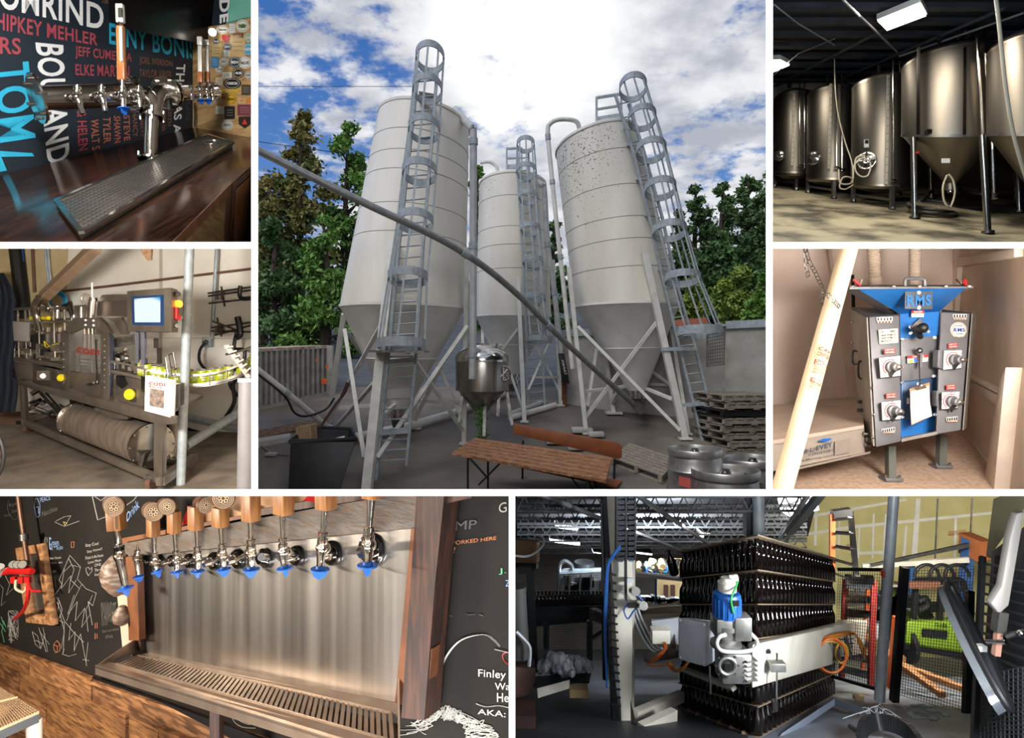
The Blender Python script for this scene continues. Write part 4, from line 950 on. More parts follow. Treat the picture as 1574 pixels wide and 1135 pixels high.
# side handles, side bolts, legs
for pts in (((402,485),(384,487),(384,540),(402,545)),((430,538),(412,535),(412,605),(440,612))):MB().tube(catmull([MR(x,y,5.0 if i in (0,3) else 4.9) for i,(x,y) in enumerate(pts)],4),.008,6).build('side_handle',black,mill)
for x,y in ((430,340),(453,375),(380,445),(470,655),(478,885),(380,350),(480,780)):MB().sphere(MR(x,y,4.6+(480-x)*.006),.012,n=8,m=6).build('bolt',steel_b,mill)
MB().bar(MR(700,480,4.76),MR(698,560,4.76),.022,.01).build('feed_lever',grey,mill);MB().sphere(MR(694,482,4.75),.022).build('lever_boss',steel_d,mill)
for x0,y0,x1,y1,x2,y2 in ((558,925,560,1085,0,0),(797,872,793,1025,0,0)):
    f_=MRf(x1,y1);MB().bar(f_,MR(x0,y0,f_.y),.055).build('leg',mat('leg_green_grey','#6f736c',.5,.3),mill)
    ft=MB().box(f_+Z3*.012,(.13,.11,.024)).build('foot_plate',grey,mill,bevel=.003)
    for sx in (-.05,.05):MB().cyl(f_+V((sx,-.03,.02)),f_+V((sx,-.03,.045)),.01,8).build('bolt',steel_b,ft)
for y in (720,760):MB().cyl(MR(405,y,5.0),MR(430,y,5.0),.014,8).build('drive_bolt',steel_d,mill)
MB().cyl(MR(440,870,4.9),MR(480,885,4.9),.03,12).build('coupling',steel_d,mill)
# clipboard hanging on the mill
cb=thing('clipboard','brown clipboard with white paper hanging on the front of the mill','clipboard',MR(700,820,4.7))
MB().prism(fq([(648,660),(743,628),(745,790),(655,832)],4.72),(0,.008,0)).build('board',mat('masonite','#a8794f',.6),cb,bevel=.003)
MB().add(fq([(652,672),(738,642),(742,720),(754,786),(700,806),(657,826),(652,750)],4.705)+[],[(0,1,2,3,4,5,6)]).build('sheet_of_paper',mat('note_paper','#ddd0c6',.7),cb)
MB().prism(fq([(672,655),(722,640),(728,655),(680,668)],4.695),(0,.01,0)).build('clip',steel_b,cb);MB().torus(MR(694,640,4.69),.016,.004,(0,1,0)).build('clip_ring',steel_b,cb)
tag(MB().tube([MR(695,500,4.7),MR(694,560,4.7),MR(696,636,4.69)],.003,5).build('string',blackm),'thin dark string that the clipboard hangs from','string')
# ribbed hoses
rib=mat('ribbed_hose','#cdbba9',.6)
for (u0,y0,u1,y1,r,lb) in ((478,-10,490,178,.05,'left ribbed suction hose coming down onto the mill lid'),(672,-10,672,178,.046,'right ribbed suction hose behind the lid handle')):
    a,b_=MR(u0,y0,5.3),MR(u1,y1,5.3);n=22;pr=[]
    D=(b_-a)
    for i in range(n*2+1):pr.append((r*(1.0 if i % 2 else .84),D.length*i/(n*2)))
    s=thing('ribbed_hose',lb,'hose',b_);MB().lathe(pr,a,D,20).build('corrugated_tube',rib,s,smooth=60);MB().cyl(b_-D.normalized()*.06,b_,r*1.05,20).build('hose_cuff',rib,s)
# cream conveyor tube
tb=thing('conveyor_tube','thick cream plastic conveyor tube slanting from the ceiling to lower left','tube',MR(50,1120,3.7))
cream=mat('cream_tube','#eadcc2',.35,0,'#e2d0b2',3)
ta,tz=MR(372,-20,4.45),MR(38,1190,3.75);MB().cyl(ta,tz,.0585,36).build('tube_body',cream,tb)
D=(tz-ta).normalized();side=D.cross(Y3).normalized()*-1;
if side.x<0:side=-side
def ontube(x,y,w,h,m,lines,nm):
    t_=(y+20)/1210;c=ta.lerp(tz,t_);rr=.0605;vs=[];n=7
    for j in (0,1):
        for i in range(n):
            a=(i/(n-1)-.5)*w;nrm_=(side*math.sin(a)-D.cross(side).normalized()*math.cos(a)*(1 if D.cross(side).y>0 else-1));vs.append(c+D*(j-.5)*h+nrm_*rr)
    o=MB().add(vs,[(i,i+1,n+i+1,n+i) for i in range(n-1)]).build(nm,m,tb)
    for (tx,k0,k1,mm) in lines:
        uv,fs=textmesh(tx,.01);q=[]
        for s_,t2 in uv:
            a=(s_-.5)*w*.8;hh=(.5-(k0+(k1-k0)*(1-t2)))*h;nrm_=(side*math.sin(a)-D.cross(side).normalized()*math.cos(a)*(1 if D.cross(side).y>0 else-1));q.append(c-D*hh+nrm_*(rr+.001))
        MB().add(q,fs).build('lettering',mm,o,smooth=0)
tg=mat('label_grey_text','#5d5a58',.6)
ontube(0,560,1.7,.1,mat('label_cream','#c4b598',.5),(('CAP',.15,.4,mat('label_maroon','#5e2118',.5)),('CONVEYORS',.5,.8,mat('label_maroon','#5e2118',.5))),'maker_label')
ontube(0,608,1.5,.04,mat('label_orange','#a8440f',.5),(('DANGER',.1,.9,white_pl),),'danger_label');ontube(0,640,1.5,.07,mat('label_cream','#c4b598',.5),(('DO NOT OPERATE',.1,.3,tg),('WITHOUT GUARD',.4,.6,tg),('IN PLACE',.7,.9,tg)),'notice_label')
ontube(0,688,1.3,.03,mat('label_orange','#a8440f',.5),(('WARNING',.15,.85,white_pl),),'warning_label');ontube(0,712,1.3,.055,mat('label_cream','#c4b598',.5),(('KEEP HANDS',.1,.4,tg),('CLEAR',.55,.85,tg)),'notice_label')
# chain
ch=thing('hanging_chain','thin steel chain hanging down and looped around the cream tube','chain',MR(245,270,4.6))
cp=catmull([MR(162,-10,4.5),MR(178,60,4.45),MR(210,120,4.4),MR(240,185,4.3),MR(262,215,4.12),MR(300,255,4.1),MR(322,280,4.15)],4)
cp2=catmull([MR(178,140,4.55),MR(168,90,4.52),MR(160,-10,4.5)],5)
def chain(cp,par):
    n=0
    for path in (cp,):
        i=0
        while i<len(path)-1:
            a,b_=path[i],path[i+1];m_=(a+b_)/2;dd=(b_-a);A=dd.normalized();Bv=(Y3 if n % 2 else A.cross(Y3)).cross(A).normalized() if n % 2 else A.cross(Y3).normalized()
            L2=dd.length*.62;pts=[m_+A*L2*math.cos(t)+Bv*.013*math.sin(t) for t in [k*math.pi/5 for k in range(10)]]
            MB().tube(pts,.0032,5,closed=True).build('chain_link',steel_d,par);n += 1;i += 1
chain(cp,ch);chain(cp2,ch);chain(catmull([MR(246,200,4.25),MR(238,240,4.3),MR(250,270,4.35)],3),ch)
# low metal conveyor housing
cvm=mat('conveyor_sheet','#b8aca0',.45,.5,'#a3978c',4)
cv=thing('conveyor_box','low sheet-metal conveyor box on the floor at the left of the mill','conveyor',MRf(250,990))
MB().hexa([MR(-20,905,4.5),MR(435,828,4.7),MR(425,690,6.1),MR(-20,738,6.0)],[MR(-20,925,4.5),MR(437,843,4.7),MR(427,700,6.1),MR(-20,748,6.0)]).build('lid',mat('lid_sheet','#cbb9aa',.4,.3,'#b8a697',4),cv)
MB().hexa([MR(-20,922,4.52),MR(437,842,4.72),MR(430,740,5.9),MR(-20,760,5.9)],[MR(-20,1050,4.52),MR(440,955,4.72),MR(430,830,5.9),MR(-20,840,5.9)]).build('side_sheet',cvm,cv)
MB().hexa([MR(100,1035,4.5),MR(466,950,4.72),MR(466,940,4.9),MR(100,1020,4.7)],[MR(100,1042,4.5),MR(466,960,4.72),MR(466,950,4.9),MR(100,1030,4.7)]).build('base_flange',cvm,cv)
for x,y in ((440,870),(455,895),(448,920)):MB().cyl(MR(x-8,y,4.7),MR(x+16,y,4.7),.016,10).build('end_bolt',steel_d,cv)
dk2=mat('print_dark','#3b4550',.5)
def flat(txt,q,m,b=.01):t=MB();text3(t,txt,[MR(*p,4.49+(p[0]+20)/457*.2-.008) for p in q],b);return t.build('lettering',m,cv)
flat('CA·B·L·EVEY',[(90,978),(290,930),(288,905),(100,960)],dk2,.03);flat('CONVEYORS',[(178,973),(292,950),(292,938),(178,960)],dk2);flat("We're Moving Ideas",[(90,1010),(298,972),(298,962),(90,998)],dk2)
MB().prism([MR(225,905,4.585),MR(245,892,4.59),MR(280,889,4.6),MR(286,896,4.6),MR(262,906,4.6)],(0,.004,0)).build('blue_swoosh',blue_pl,cv)
MB().prism([MR(300,905,4.64),MR(372,892,4.66),MR(372,955,4.66),MR(300,970,4.64)],(0,.002,0)).build('patch',mat('sheet_patch','#a0958a',.5,.5),cv)
MB().prism([MR(162,865,4.7),MR(195,859,4.75),MR(196,868,4.72),MR(163,875,4.68)],(0,0,.004)).build('small_label',paper,cv)
area('mill_room_fill',(uX(1760,2.7),2.7,EYE+.2),(uX(1380,5),5.2,EYE-.3),.5,95,(1,.93,.87),.5)  # unseen fill added right of the opening to brighten the room
strip(1200,386,1574,386,15,(1,.9,.82));strip(1200,750,1574,750,4,(1,.9,.78))
cell_end(1183,377.5,None,758)

# ================================================================ 4. CANNING LINE (middle left opening)
cell_begin()
def ML(x,y,d):return P(x/3.026,380+y/3.026,d)
FC=Plane((0,0,EYE-2.448),(0,-.14,1));zc=lambda d:EYE-2.448+.14*d
def MLf(x,y):return FC.hit(x/3.026,380+y/3.026)
shell(-560,377.5,391,758,11.2,light_shell)
cfloor=mat('canning_floor','#8d8276',.6,0,'#5f564c',3,bump=.1,bscale=30,lo=.35,hi=.7,det=9)
cwall=mat('canning_wall','#f0ece4',.75,0,'#e2dccf',1.5)
A=[V((uX(u,d),d,zc(d))) for u,d in ((-700,5.4),(391,5.4),(391,10.9),(-700,10.9))]
struct(MB().prism(A,-Z3*.03).build('floor',cfloor,smooth=0))
w0,w1=V((uX(-600,10.6),10.6,0)),V((uX(400,9.2),9.2,0))
PWc=plane3(w0,w1,V((w0.x,w0.y,1)))
def cw(x,y,off=0):return PWc.hit(x/3.026,380+y/3.026,off)
def vw(a,b,name,m,zf,z1):
    return struct(MB().hexa([V((a.x,a.y,zf(a.y)-.05)),V((b.x,b.y,zf(b.y)-.05)),V((b.x,b.y+.03,zf(b.y)-.05)),V((a.x,a.y+.03,zf(a.y)-.05))],[V((a.x,a.y,z1)),V((b.x,b.y,z1)),V((b.x,b.y+.03,z1)),V((a.x,a.y+.03,z1))]).build(name,m,smooth=0))
vw(w0,w1,'wall_back',cwall,zc,EYE+2.5)
struct(MB().prism([cw(860,835),cw(1170,925),cw(1170,985),cw(860,880)],-Y3*.02).build('baseboard_back',black))
struct(MB().prism([cw(0,770),cw(100,765),cw(860,860),cw(860,880),cw(0,830)],-Y3*.01).build('baseboard_back',mat('mulch_brown','#6a5140',.9)))
cream_w=mat('cream_panel','#cbb98f',.7,0,'#bba87e',3)
struct(MB().prism([cw(0,-20),cw(320,-20),cw(300,420),cw(0,460)],-Y3*.02).build('trim_8',cream_w))
for pts in ([(742,0),(756,0),(756,540),(742,540)],[(0,415),(1170,425),(1170,428),(0,418)]):
    struct(MB().prism([cw(*p) for p in pts],-Y3*.008).build('trim_8',mat('joint_line','#c2bbac',.8)))
# pipework and conduits on the wall
rustp=mat('rust_pipe','#7b5a48',.7,.2,'#5f4436',10)
def wpipe(label,pts,r,m,off=.12,cat='pipe',nm='wall_pipe',k=1):
    q=[cw(x,y,off) for x,y in pts];return tag(MB().tube(catmull(q,k) if k>1 else q,r,8).build(nm,m),label,cat)
wpipe('thin rusty brown pipe running along the whole canning room wall',[(200,215),(480,185),(860,138),(1180,100)],.018,rustp)
wpipe('rusty vertical pipe at the upper left of the canning room',[(150,-20),(160,210)],.02,rustp)
wpipe('fat black vertical pipe at the upper left',[(75,-20),(115,330)],.1,black)
wpipe('thin blue air line beside the black vertical pipe',[(98,-20),(128,260)],.018,blue_pl)
wpipe('silver conduit dropping behind the filler, left of a pair',[(208,-20),(218,100),(225,165),(200,230)],.018,galv,k=4);wpipe('silver conduit dropping behind the filler, right of a pair',[(222,-20),(230,100),(235,160),(212,232)],.018,galv,k=4)
wpipe('vertical silver conduit above the wall socket',[(1010,-20),(985,425)],.028,galv)
wpipe('long grey handrail pipe low on the wall behind the vertical pole',[(862,790),(1120,850)],.055,galv,.3)
wpipe('grey pipe lying along the wall foot at the lower right',[(880,975),(1110,1025)],.055,galv,.5)
bx=thing('wall_socket','grey square wall socket with a black cable plugged in','socket',cw(965,462,.1))
MB().box(cw(965,442,.1),(.13,.09,.14)).build('socket_box',galv,bx,bevel=.01);MB().cyl(cw(958,442,.16),cw(952,446,.26),.035,12).build('plug',black,bx)
MB().tube(catmull([cw(952,446,.26),cw(930,480,.3),cw(928,530,.3),cw(960,570,.3),cw(1010,575,.3)],6),.02,8).build('cable',black,bx)
wpipe('thick black cable hanging in loops at the right of the canning line',[(1100,400),(1090,470),(1135,480),(1130,540),(1080,580),(1070,640),(1110,690),(1140,660),(1120,600),(1085,640),(1090,720),(1050,790)],.026,black,.4,'cable','black_cable',6)
# wire shelf brackets
for (pts,lb) in (([(968,215,1170,185),(970,228,1170,200),(972,262,1170,240),(1030,185,1045,275)],'upper steel rod rack on the right wall of the canning room'),([(985,375,1170,350),(990,345,1100,385),(985,390,1170,395),(1010,330,1030,415),(1000,410,1165,365)],'lower tangled steel rod rack on the right wall of the canning room')):
    s=thing('rod_rack',lb,'rack',cw(pts[0][0],pts[0][1],.3))
    for (x0,y0,x1,y1) in pts:MB().tube([cw(x0,y0,.3),cw(x1,y1,.45)],.014,6).build('rod',steel_d,s)
    for x in (1035,1010):MB().box(cw(x,pts[0][1]+10,.32),(.05,.03,.12)).build('bracket',steel_d,s)
wpipe('black curved rubber handle on the upper rod rack',[(1118,180),(1115,225),(1130,240),(1165,238)],.03,black,.5,'handle','wall_hook',4)
wpipe('black rubber hook on the lower rod rack',[(1105,325),(1118,400),(1100,420)],.045,black,.5,'hook','wall_hook',4)
ob=thing('orange_cloth','orange and cream cloth hanging at the top of the wall','cloth',cw(680,60,.1))
MB().prism([cw(640,-20,.1),cw(705,-20,.1),cw(700,60,.1),(cw(685,62,.1)),cw(660,30,.1)],Y3*.02).build('cloth',mat('orange_cloth','#d98f63',.8,0,'#e2c7a8',14),ob)
# blue coiled hose, tarp
cl=thing('blue_hose_coil','bright blue air hose coiled on the wall behind the filler','hose',cw(265,250,.3))
for k in range(5):MB().torus(cw(266+k*1.2,250-k,.25+.03*k),.095+.006*k,.013,(0,1,0)).build('coil',mat('bright_blue','#2493c8',.4),cl)
tarp=mat('dark_tarp','#171f2e',.85,0,'#101722',6,bump=.8,bscale=9)
mb=MB();g_=[]
for i in range(9):
    for j in range(11):
        y=120+(770-120)*j/10;xr=18+(60 if j>1 else 30*j)+8*math.sin(j*1.7);x=-40+(xr+40)*i/8;g_.append(ML(x,y,8.9+.12*math.sin(i*1.4+j*.5)))
mb.add(g_,[(i*11+j,(i+1)*11+j,(i+1)*11+j+1,i*11+j+1) for i in range(8) for j in range(10)])
tag(mb.build('tarp',tarp,smooth=180),'dark blue tarpaulin hanging at the left edge of the canning room','tarp')
tag(MB().bar(ML(455,-10,7.6),ML(195,240,8.6),.11,.16).build('filling_chute',mat('chute_wood','#a98f76',.5,.2,'#967c64',6)),'brown-grey chute slanting down from the ceiling to the filler','chute')
tag(MB().cyl(ML(883,-20,7.1),ML(840,1118,7.1),.047,18).build('steel_pole',galv),'tall round steel pole in front of the canning machine','pole')
tag(MB().cyl(ML(865,925,7.6),ML(1125,762,8.4),.055,14).build('brace_pipe',galv),'grey pipe slanting up to the right from the pole','pipe')
gp=thing('grey_post','wide grey post at the lower right corner of the canning room','post',MLf(1135,1200));MB().cyl(V((uX(376,6.0),6.0,zc(6.0))),ML(1150,612,6.0),.075,24).build('post_body',mat('grey_post','#77767a',.5),gp);MB().cyl(ML(1150,628,6.0),ML(1150,610,6.0),.085,24).build('post_cap',galv,gp)
tag(MB().tube(catmull([ML(-5,880,5.6),ML(10,920,5.6),ML(18,970,5.6),ML(10,1020,5.6),ML(-6,1060,5.6)],5),.016,8).build('hose',black),'black hose curving at the lower left edge','hose')
tag(MB().bar(MLf(0,820)+Z3*.03,MLf(115,826)+Z3*.03,.06).build('floor_rail',steel_d),'low steel rail on the floor at the left edge','rail')

# ---- the canning machine. d runs from 6.6 at the near right corner to 8.7 at the far left
def md_(x):return 8.75-(x-90)/(740-90)*1.95
def MM(x,y,o=0):return ML(x,y,md_(x)+o)
mc=thing('canning_machine','long stainless canning machine on a frame with a touch screen','machine',MLf(740,1100))
st=mat('machine_steel','#a9a096',.32,.8,'#8e857b',3);sd_=mat('machine_dark','#6b655e',.45,.5,'#4c4741',8);chrome=steel_b;glass=mat('door_glass','#8f8d88',.1,0,alpha=.35)
DZ=V((-.09,1.0,.12))  # towards the wall
def slab_(name,pts,m=None,depth=.03,o=0,bev=.004):return MB().prism([MM(x,y,o) for x,y in pts],DZ*depth).build(name,m or st,mc,bevel=bev)
def rail_(a,b,w=.055,o=0,name='frame_rail',m=None):return MB().bar(MM(*a,o),MM(*b,o),w,w).build(name,m or st,mc,bevel=.003)
# frame
slab_('table_edge',[(80,620),(820,790),(820,822),(750,830),(80,640)],depth=.05)
MB().hexa([MM(80,618),MM(770,775),MM(770,775)+DZ*1.0,MM(80,618)+DZ*1.0],[MM(80,626),MM(770,790),MM(770,790)+DZ*1.0,MM(80,626)+DZ*1.0]).build('table_top',st,mc)
slab_('corner_post',[(716,820),(755,826),(752,1100),(714,1085)],depth=.11);slab_('corner_post',[(88,640),(108,645),(120,815),(98,810)],depth=.08)
MB().bar(ML(815,790,7.4),ML(822,985,7.4),.1).build('corner_post',st,mc)
slab_('bottom_rail',[(98,800),(755,1075),(752,1110),(735,1105),(98,828)],depth=.06)
MB().bar(MM(745,1092,0),MM(745,1092,0)+DZ*.9,.09).build('bottom_rail',st,mc);MB().bar(MM(110,812),MM(110,812)+DZ*1.0,.06).build('bottom_rail',st,mc);MB().bar(MM(110,812)+DZ*1.0,MM(745,1092)+DZ*.9,.06).build('bottom_rail',sd_,mc)
slab_('base_pan',[(120,830),(730,1085),(560,1010),(200,850)],sd_,.5,.1)
for x,y in ((130,845),(700,1115),(860,985)):
    c=MLf(x,y+18)+Z3*.07;
    if x>800:c=V((uX(x/3.026,7.3),7.3,zc(7.3)+.07))
    MB().cyl(c-X3*.025,c+X3*.025,.07,18).build('caster',rustp,mc);MB().box(c+Z3*.08,(.09,.1,.04)).build('caster_fork',steel_d,mc)
MB().prism([MM(105,650)+DZ*.95,MM(700,778)+DZ*.8,MM(690,1060)+DZ*.8,MM(115,805)+DZ*.95],DZ*.02).build('under_table_shade',mat('shade_dark','#26231f',.6),mc)  # dark sheet standing in for the shade under the table
# air tank
a,b_=MM(355,805,.25),MM(705,925,.25);ax=(b_-a).normalized()
MB().cyl(a,b_,.2,40,.225).build('air_tank',mat('tank_bronze_steel','#a89b8f',.36,.6,'#8c8074',4,(4,1,1)),mc)
for p,r in ((a,.225),(b_,.25)):
    fl=MB().cyl(p-ax*.015,p+ax*.015,r,40).build('tank_flange',chrome,mc);Aa,Bb,_=basis(ax)
    for k in range(10):q=p+(Aa*math.cos(k*.628)+Bb*math.sin(k*.628))*(r-.02);MB().cyl(q-ax*.025,q+ax*.025,.01,6).build('bolt',steel_d,fl)
MB().prism([MM(440,745),MM(595,790),MM(595,802),MM(530,800),MM(440,760)],DZ*.1).build('drip_bracket',st,mc)
for x,y in ((372,880),(640,985)):MB().prism([MM(x,y-10),MM(x+35,y-25),MM(x+20,y+40),MM(x,y+30)],DZ*.3).build('tank_saddle',steel_d,mc)
for i in range(14):  # pipework under the table
    x=random.uniform(130,320);y=690+(x-130)*.4+random.uniform(-10,60);q=MM(x,y,.3)
    MB().cyl(q,q+V((random.uniform(-.2,.2),.1,random.uniform(-.12,.12))),random.choice((.012,.02,.03)),8).build('under_pipe',chrome if i % 2 else steel_d,mc)
MB().bar(MM(190,680,.3),MM(290,790,.3),.04).build('under_strut',steel_d,mc);MB().bar(MM(215,680,.35),MM(310,790,.3),.03).build('under_strut',steel_d,mc)
for x,y in ((785,960),(800,970)):MB().cyl(ML(x,y,7.2),ML(x+12,y+5,7.25),.022,12).build('drain_valve',chrome,mc)
# front panels below the heads
slab_('side_skirt',[(65,535),(160,548),(158,620),(75,605)]);slab_('side_skirt',[(150,545),(300,570),(300,665),(150,628)],sd_)
slab_('slanted_plate',[(165,548),(300,575),(290,640),(255,560)],st,o=-.03);MB().box(MM(210,597,-.06),(.16,.08,.12)).build('valve_block',st,mc);MB().cyl(MM(200,600,-.18),MM(200,600,-.08),.03,12).build('valve',chrome,mc)
slab_('side_skirt',[(545,590),(670,625),(670,745),(550,715)]);slab_('black_bracket',[(538,600),(575,600),(590,640),(565,660),(540,640)],black,o=-.04);slab_('black_bracket',[(655,600),(690,610),(690,690),(655,670)],black,o=-.05)
for x,y,r in ((280,611,.046),(599,689,.06)):
    q=MM(x,y,-.14);kb=MB().lathe([(r*.6,0),(r*.65,.03),(r,.04),(r,.07),(r*.7,.085)],q+Y3*.08,(-.1,-1,.1),20).build('yellow_knob',yellow_pl,mc);MB().cyl(q+V((.03,.09,-.01)),q+V((.03,.03,-.01)),r*1.15,16).build('knob_base',black,mc)
# door frame
slab_('door_post',[(283,390),(320,400),(318,700),(302,692)],depth=.1,o=-.08);slab_('door_post',[(466,400),(505,403),(508,722),(470,712)],depth=.1,o=-.08);slab_('door_post',[(505,400),(525,420),(525,560),(508,720)],mat('bluish_steel','#8f97ad',.25,.9),depth=.05,o=-.06)
arch=[(302,390),(318,345),(375,328),(460,330),(490,360),(515,402),(480,402),(465,378),(385,378),(330,402)]
slab_('arch',arch,depth=.08,o=-.1);slab_('arch_plate',[(375,330),(458,332),(456,376),(377,374)],depth=.02,o=-.12)
for x,y in ((398,340),(435,342),(398,362),(435,364)):MB().cyl(MM(x,y,-.15),MM(x,y,-.12),.013,8).build('bolt',steel_d,mc)
slab_('door_bottom',[(318,660),(470,700),(470,716),(318,676)],depth=.05,o=-.08);slab_('door_panel',[(325,580),(468,590),(468,700),(325,660)],st,.02,-.03)
gl=slab_('door_glass',[(322,405),(468,405),(468,590),(322,575)],glass,.006,-.07,0)
slab_('door_handle',[(440,430),(450,430),(455,640),(447,640)],chrome,.02,-.1);MB().cyl(MM(405,640,-.15),MM(435,632,-.15),.015,8).build('door_latch',steel_d,mc)
R2=mat('logo_red','#a8322c',.5)
def mtext(txt,q,m,o,name='lettering',par=None,b=.03):t=MB();text3(t,txt,[MM(x,y,o) for x,y in q],b);return t.build(name,m,par or mc)
mtext('CODI',[(355,494),(460,505),(460,478),(355,466)],R2,-.095,b=.05);mtext('CODI',[(525,450),(612,440),(612,415),(525,430)],sd_,.05,b=.05)
slab_('side_plate',[(520,425),(625,405),(625,455),(520,470)],st,.02,.1)
for i in range(4):rail_((325,515+i*16),(468,530+i*16),.014,.1+.1*i,'inner_rod',chrome)
for x in (345,365,430,448):MB().cyl(MM(x,480,.2),MM(x,590,.2),.018,8).build('inner_column',sd_,mc)
for k in range(12):MB().cyl(MM(536+random.uniform(0,60),470+random.uniform(0,60),.1),MM(540+random.uniform(0,60),480+random.uniform(0,60),.3),.018,8).build('gripper',sd_ if k % 2 else chrome,mc)
for x in range(475,492,5):pass
for k in range(9):MB().cyl(MM(486,430+k*28,-.09),MM(486,430+k*28,-.075),.007,6).build('hole',sd_,mc)
for k in range(6):MB().cyl(MM(296,450+k*36,-.09),MM(296,450+k*36,-.075),.007,6).build('hole',sd_,mc)
# lifting column, eye bolt and arch cylinder
for x in (395,415,432):MB().cyl(MM(x,375,0),MM(x,480,0),.02,10).build('guide_column',chrome,mc)
MB().cyl(MM(424,330,0),MM(430,240,0),.04,14).build('lift_column',chrome,mc);MB().cyl(MM(430,240,0),MM(428,165,0),.012,8).build('lift_rod',white_pl,mc);MB().cyl(MM(434,252,0),MM(434,236,0),.045,16).build('lift_collar',chrome,mc)
MB().torus(MM(397,240,-.05),.05,.018,(.2,1,0)).build('lifting_eye',mat('eye_cream','#bdb3a2',.4,.5),mc)
MB().prism([MM(455,250,.15),MM(610,245,.15),MM(610,325,.15),MM(450,320,.15)],DZ*.15).build('screen_arm',mat('arm_bronze','#8d8078',.3,.8),mc);MB().prism([MM(475,222,.05),MM(590,222,.05),MM(590,248,.05),MM(455,252,.05)],DZ*.25).build('screen_arm_top',st,mc)
slab_('dome_cover',[(498,332),(560,328),(585,360),(585,410),(560,405),(530,350)],st,.1,.2)
# control box
cb0=[MM(590,205,-.15),MM(795,188,-.15),MM(797,395,-.15),MM(592,392,-.15)]
box_=MB().prism(cb0,V((-.045,.22,0))).build('control_box',st,mc,bevel=.006)
sc=MB().prism([MM(612,230,-.16),MM(762,222,-.16),MM(762,365,-.16),MM(614,362,-.16)],Y3*.01).build('screen_bezel',mat('bezel_navy','#1d3a66',.3),box_)
screen=bpy.data.materials.new('screen_glow');screen.use_nodes=True;nt=screen.node_tree;bs=nt.nodes['Principled BSDF'];tcn=nt.nodes.new('ShaderNodeTexCoord');gr=nt.nodes.new('ShaderNodeTexGradient');gr.gradient_type='SPHERICAL';mpn=nt.nodes.new('ShaderNodeMapping');mpn.inputs['Location'].default_value=(-.3,0,-.2);mpn.inputs['Scale'].default_value=(.8,.01,.95)
rmp=nt.nodes.new('ShaderNodeValToRGB');rmp.color_ramp.elements[0].color=lin('#2fa7df');rmp.color_ramp.elements[1].color=lin('#eefcff');rmp.color_ramp.elements[0].position=.18;rmp.color_ramp.elements[1].position=.3
nt.links.new(tcn.outputs['Generated'],mpn.inputs[0]);nt.links.new(mpn.outputs[0],gr.inputs[0]);nt.links.new(gr.outputs[0],rmp.inputs[0]);nt.links.new(rmp.outputs[0],bs.inputs['Emission Color']);bs.inputs['Emission Strength'].default_value=1.0;bs.inputs['Base Color'].default_value=(0,0,0,1)
MB().prism([MM(624,240,-.168),MM(745,232,-.168),MM(745,350,-.168),MM(627,350,-.168)],Y3*.004).build('lit_screen',screen,box_)
bx0=lambda x,y:MM(795,y,-.15)+V((-.045,.22,0))*((x-795)/42)
for (x,y,m,r) in ((825,260,mat('amber_glow','#ff9a2e',.4,emit=1.6),.04),(820,215,steel_d,.028),(822,325,red_pl,.028),(835,325,steel_b,.02),(812,365,steel_b,.022)):
    q=bx0(x,y);MB().cyl(q,q+V((.05,-.03,0)),r,14).build('push_button',m,box_)
MB().box(bx0(815,305)+V((.02,0,0)),(.04,.04,.12)).build('red_switch_block',red_pl,box_)
for x,y in ((640,410),(668,410)):MB().bar(MM(x,395,.05),MM(x+2,545,.1),.04).build('support_column',mat('bluish_steel','#8f97ad',.25,.9),mc)
for x,y,h_ in ((690,480,60),(720,475,70),(705,440,90)):MB().box(MM(x,y+30,.25),(.1,.1,h_/3.026*.0072)).build('sensor_block',sd_,mc)
# filler head cluster at the left
slab_('filler_plate',[(58,345),(132,350),(132,440),(64,436)],mat('pale_steel','#c9c6c0',.4,.4),.04,-.05)
slab_('filler_shelf',[(52,284),(305,278),(300,290),(60,294)],st,.5);slab_('filler_shelf',[(130,345),(310,340),(310,352),(130,358)],st,.5)
for x in (62,82,118,138,180,250,300):MB().cyl(MM(x,285,.1),MM(x+8,530,.1),.016,8).build('filler_rod',chrome,mc)
for x in (150,175,200,225,255,280):MB().cyl(MM(x,395+random.uniform(-10,20),.2),MM(x,490,.2),.04,10).build('filler_valve',sd_,mc);MB().cyl(MM(x,375,.2),MM(x,395,.2),.03,10).build('filler_fitting',chrome,mc)
MB().box(MM(215,440,.3),(.24,.2,.2)).build('filler_body',black,mc)
for x in (160,215):MB().cyl(MM(x-15,330,0),MM(x+12,330,0),.025,12).build('yellow_ring',yellow_pl,mc)
MB().tube(catmull([MM(185,235,-.1),MM(165,275,-.1),MM(172,320,-.1),MM(185,385,0)],5),.05,12).build('feed_hose',chrome,mc);MB().tube(catmull([MM(195,250,-.05),MM(225,275,-.05),MM(222,300,-.05)],5),.03,10).build('feed_elbow',chrome,mc)
for pts in ([(210,440),(230,460),(260,450),(275,452)],[(205,438),(215,465),(245,455)]):MB().tube(catmull([MM(x,y,-.02) for x,y in pts],4),.006,5).build('yellow_wire',yellow_pl,mc)
for k in range(7):MB().tube(catmull([MM(272+k*6,300,.2),MM(290+k*7,270-k*3,.15),MM(320+k*4,300+k*2,.1),MM(335,345+k*4,.1)],4),.008,5).build('air_hose',black if k % 3 else chrome,mc)
for x,y in ((268,295),(380,300)):MB().cyl(MM(x,y+35,.2),MM(x,y-20,.2),.045,14).build('pneumatic_cylinder',chrome,mc)
slab_('top_beam',[(60,512),(290,545),(290,560),(60,528)],st,.2);slab_('infeed_rail',[(-20,462),(120,478),(120,486),(-20,470)],chrome,.03,.1);slab_('infeed_rail',[(-20,500),(70,508),(70,530),(-20,520)],st,.2,.1);slab_('infeed_guide',[(-20,560),(75,570),(75,610),(-20,600)],steel_d,.2,.1)
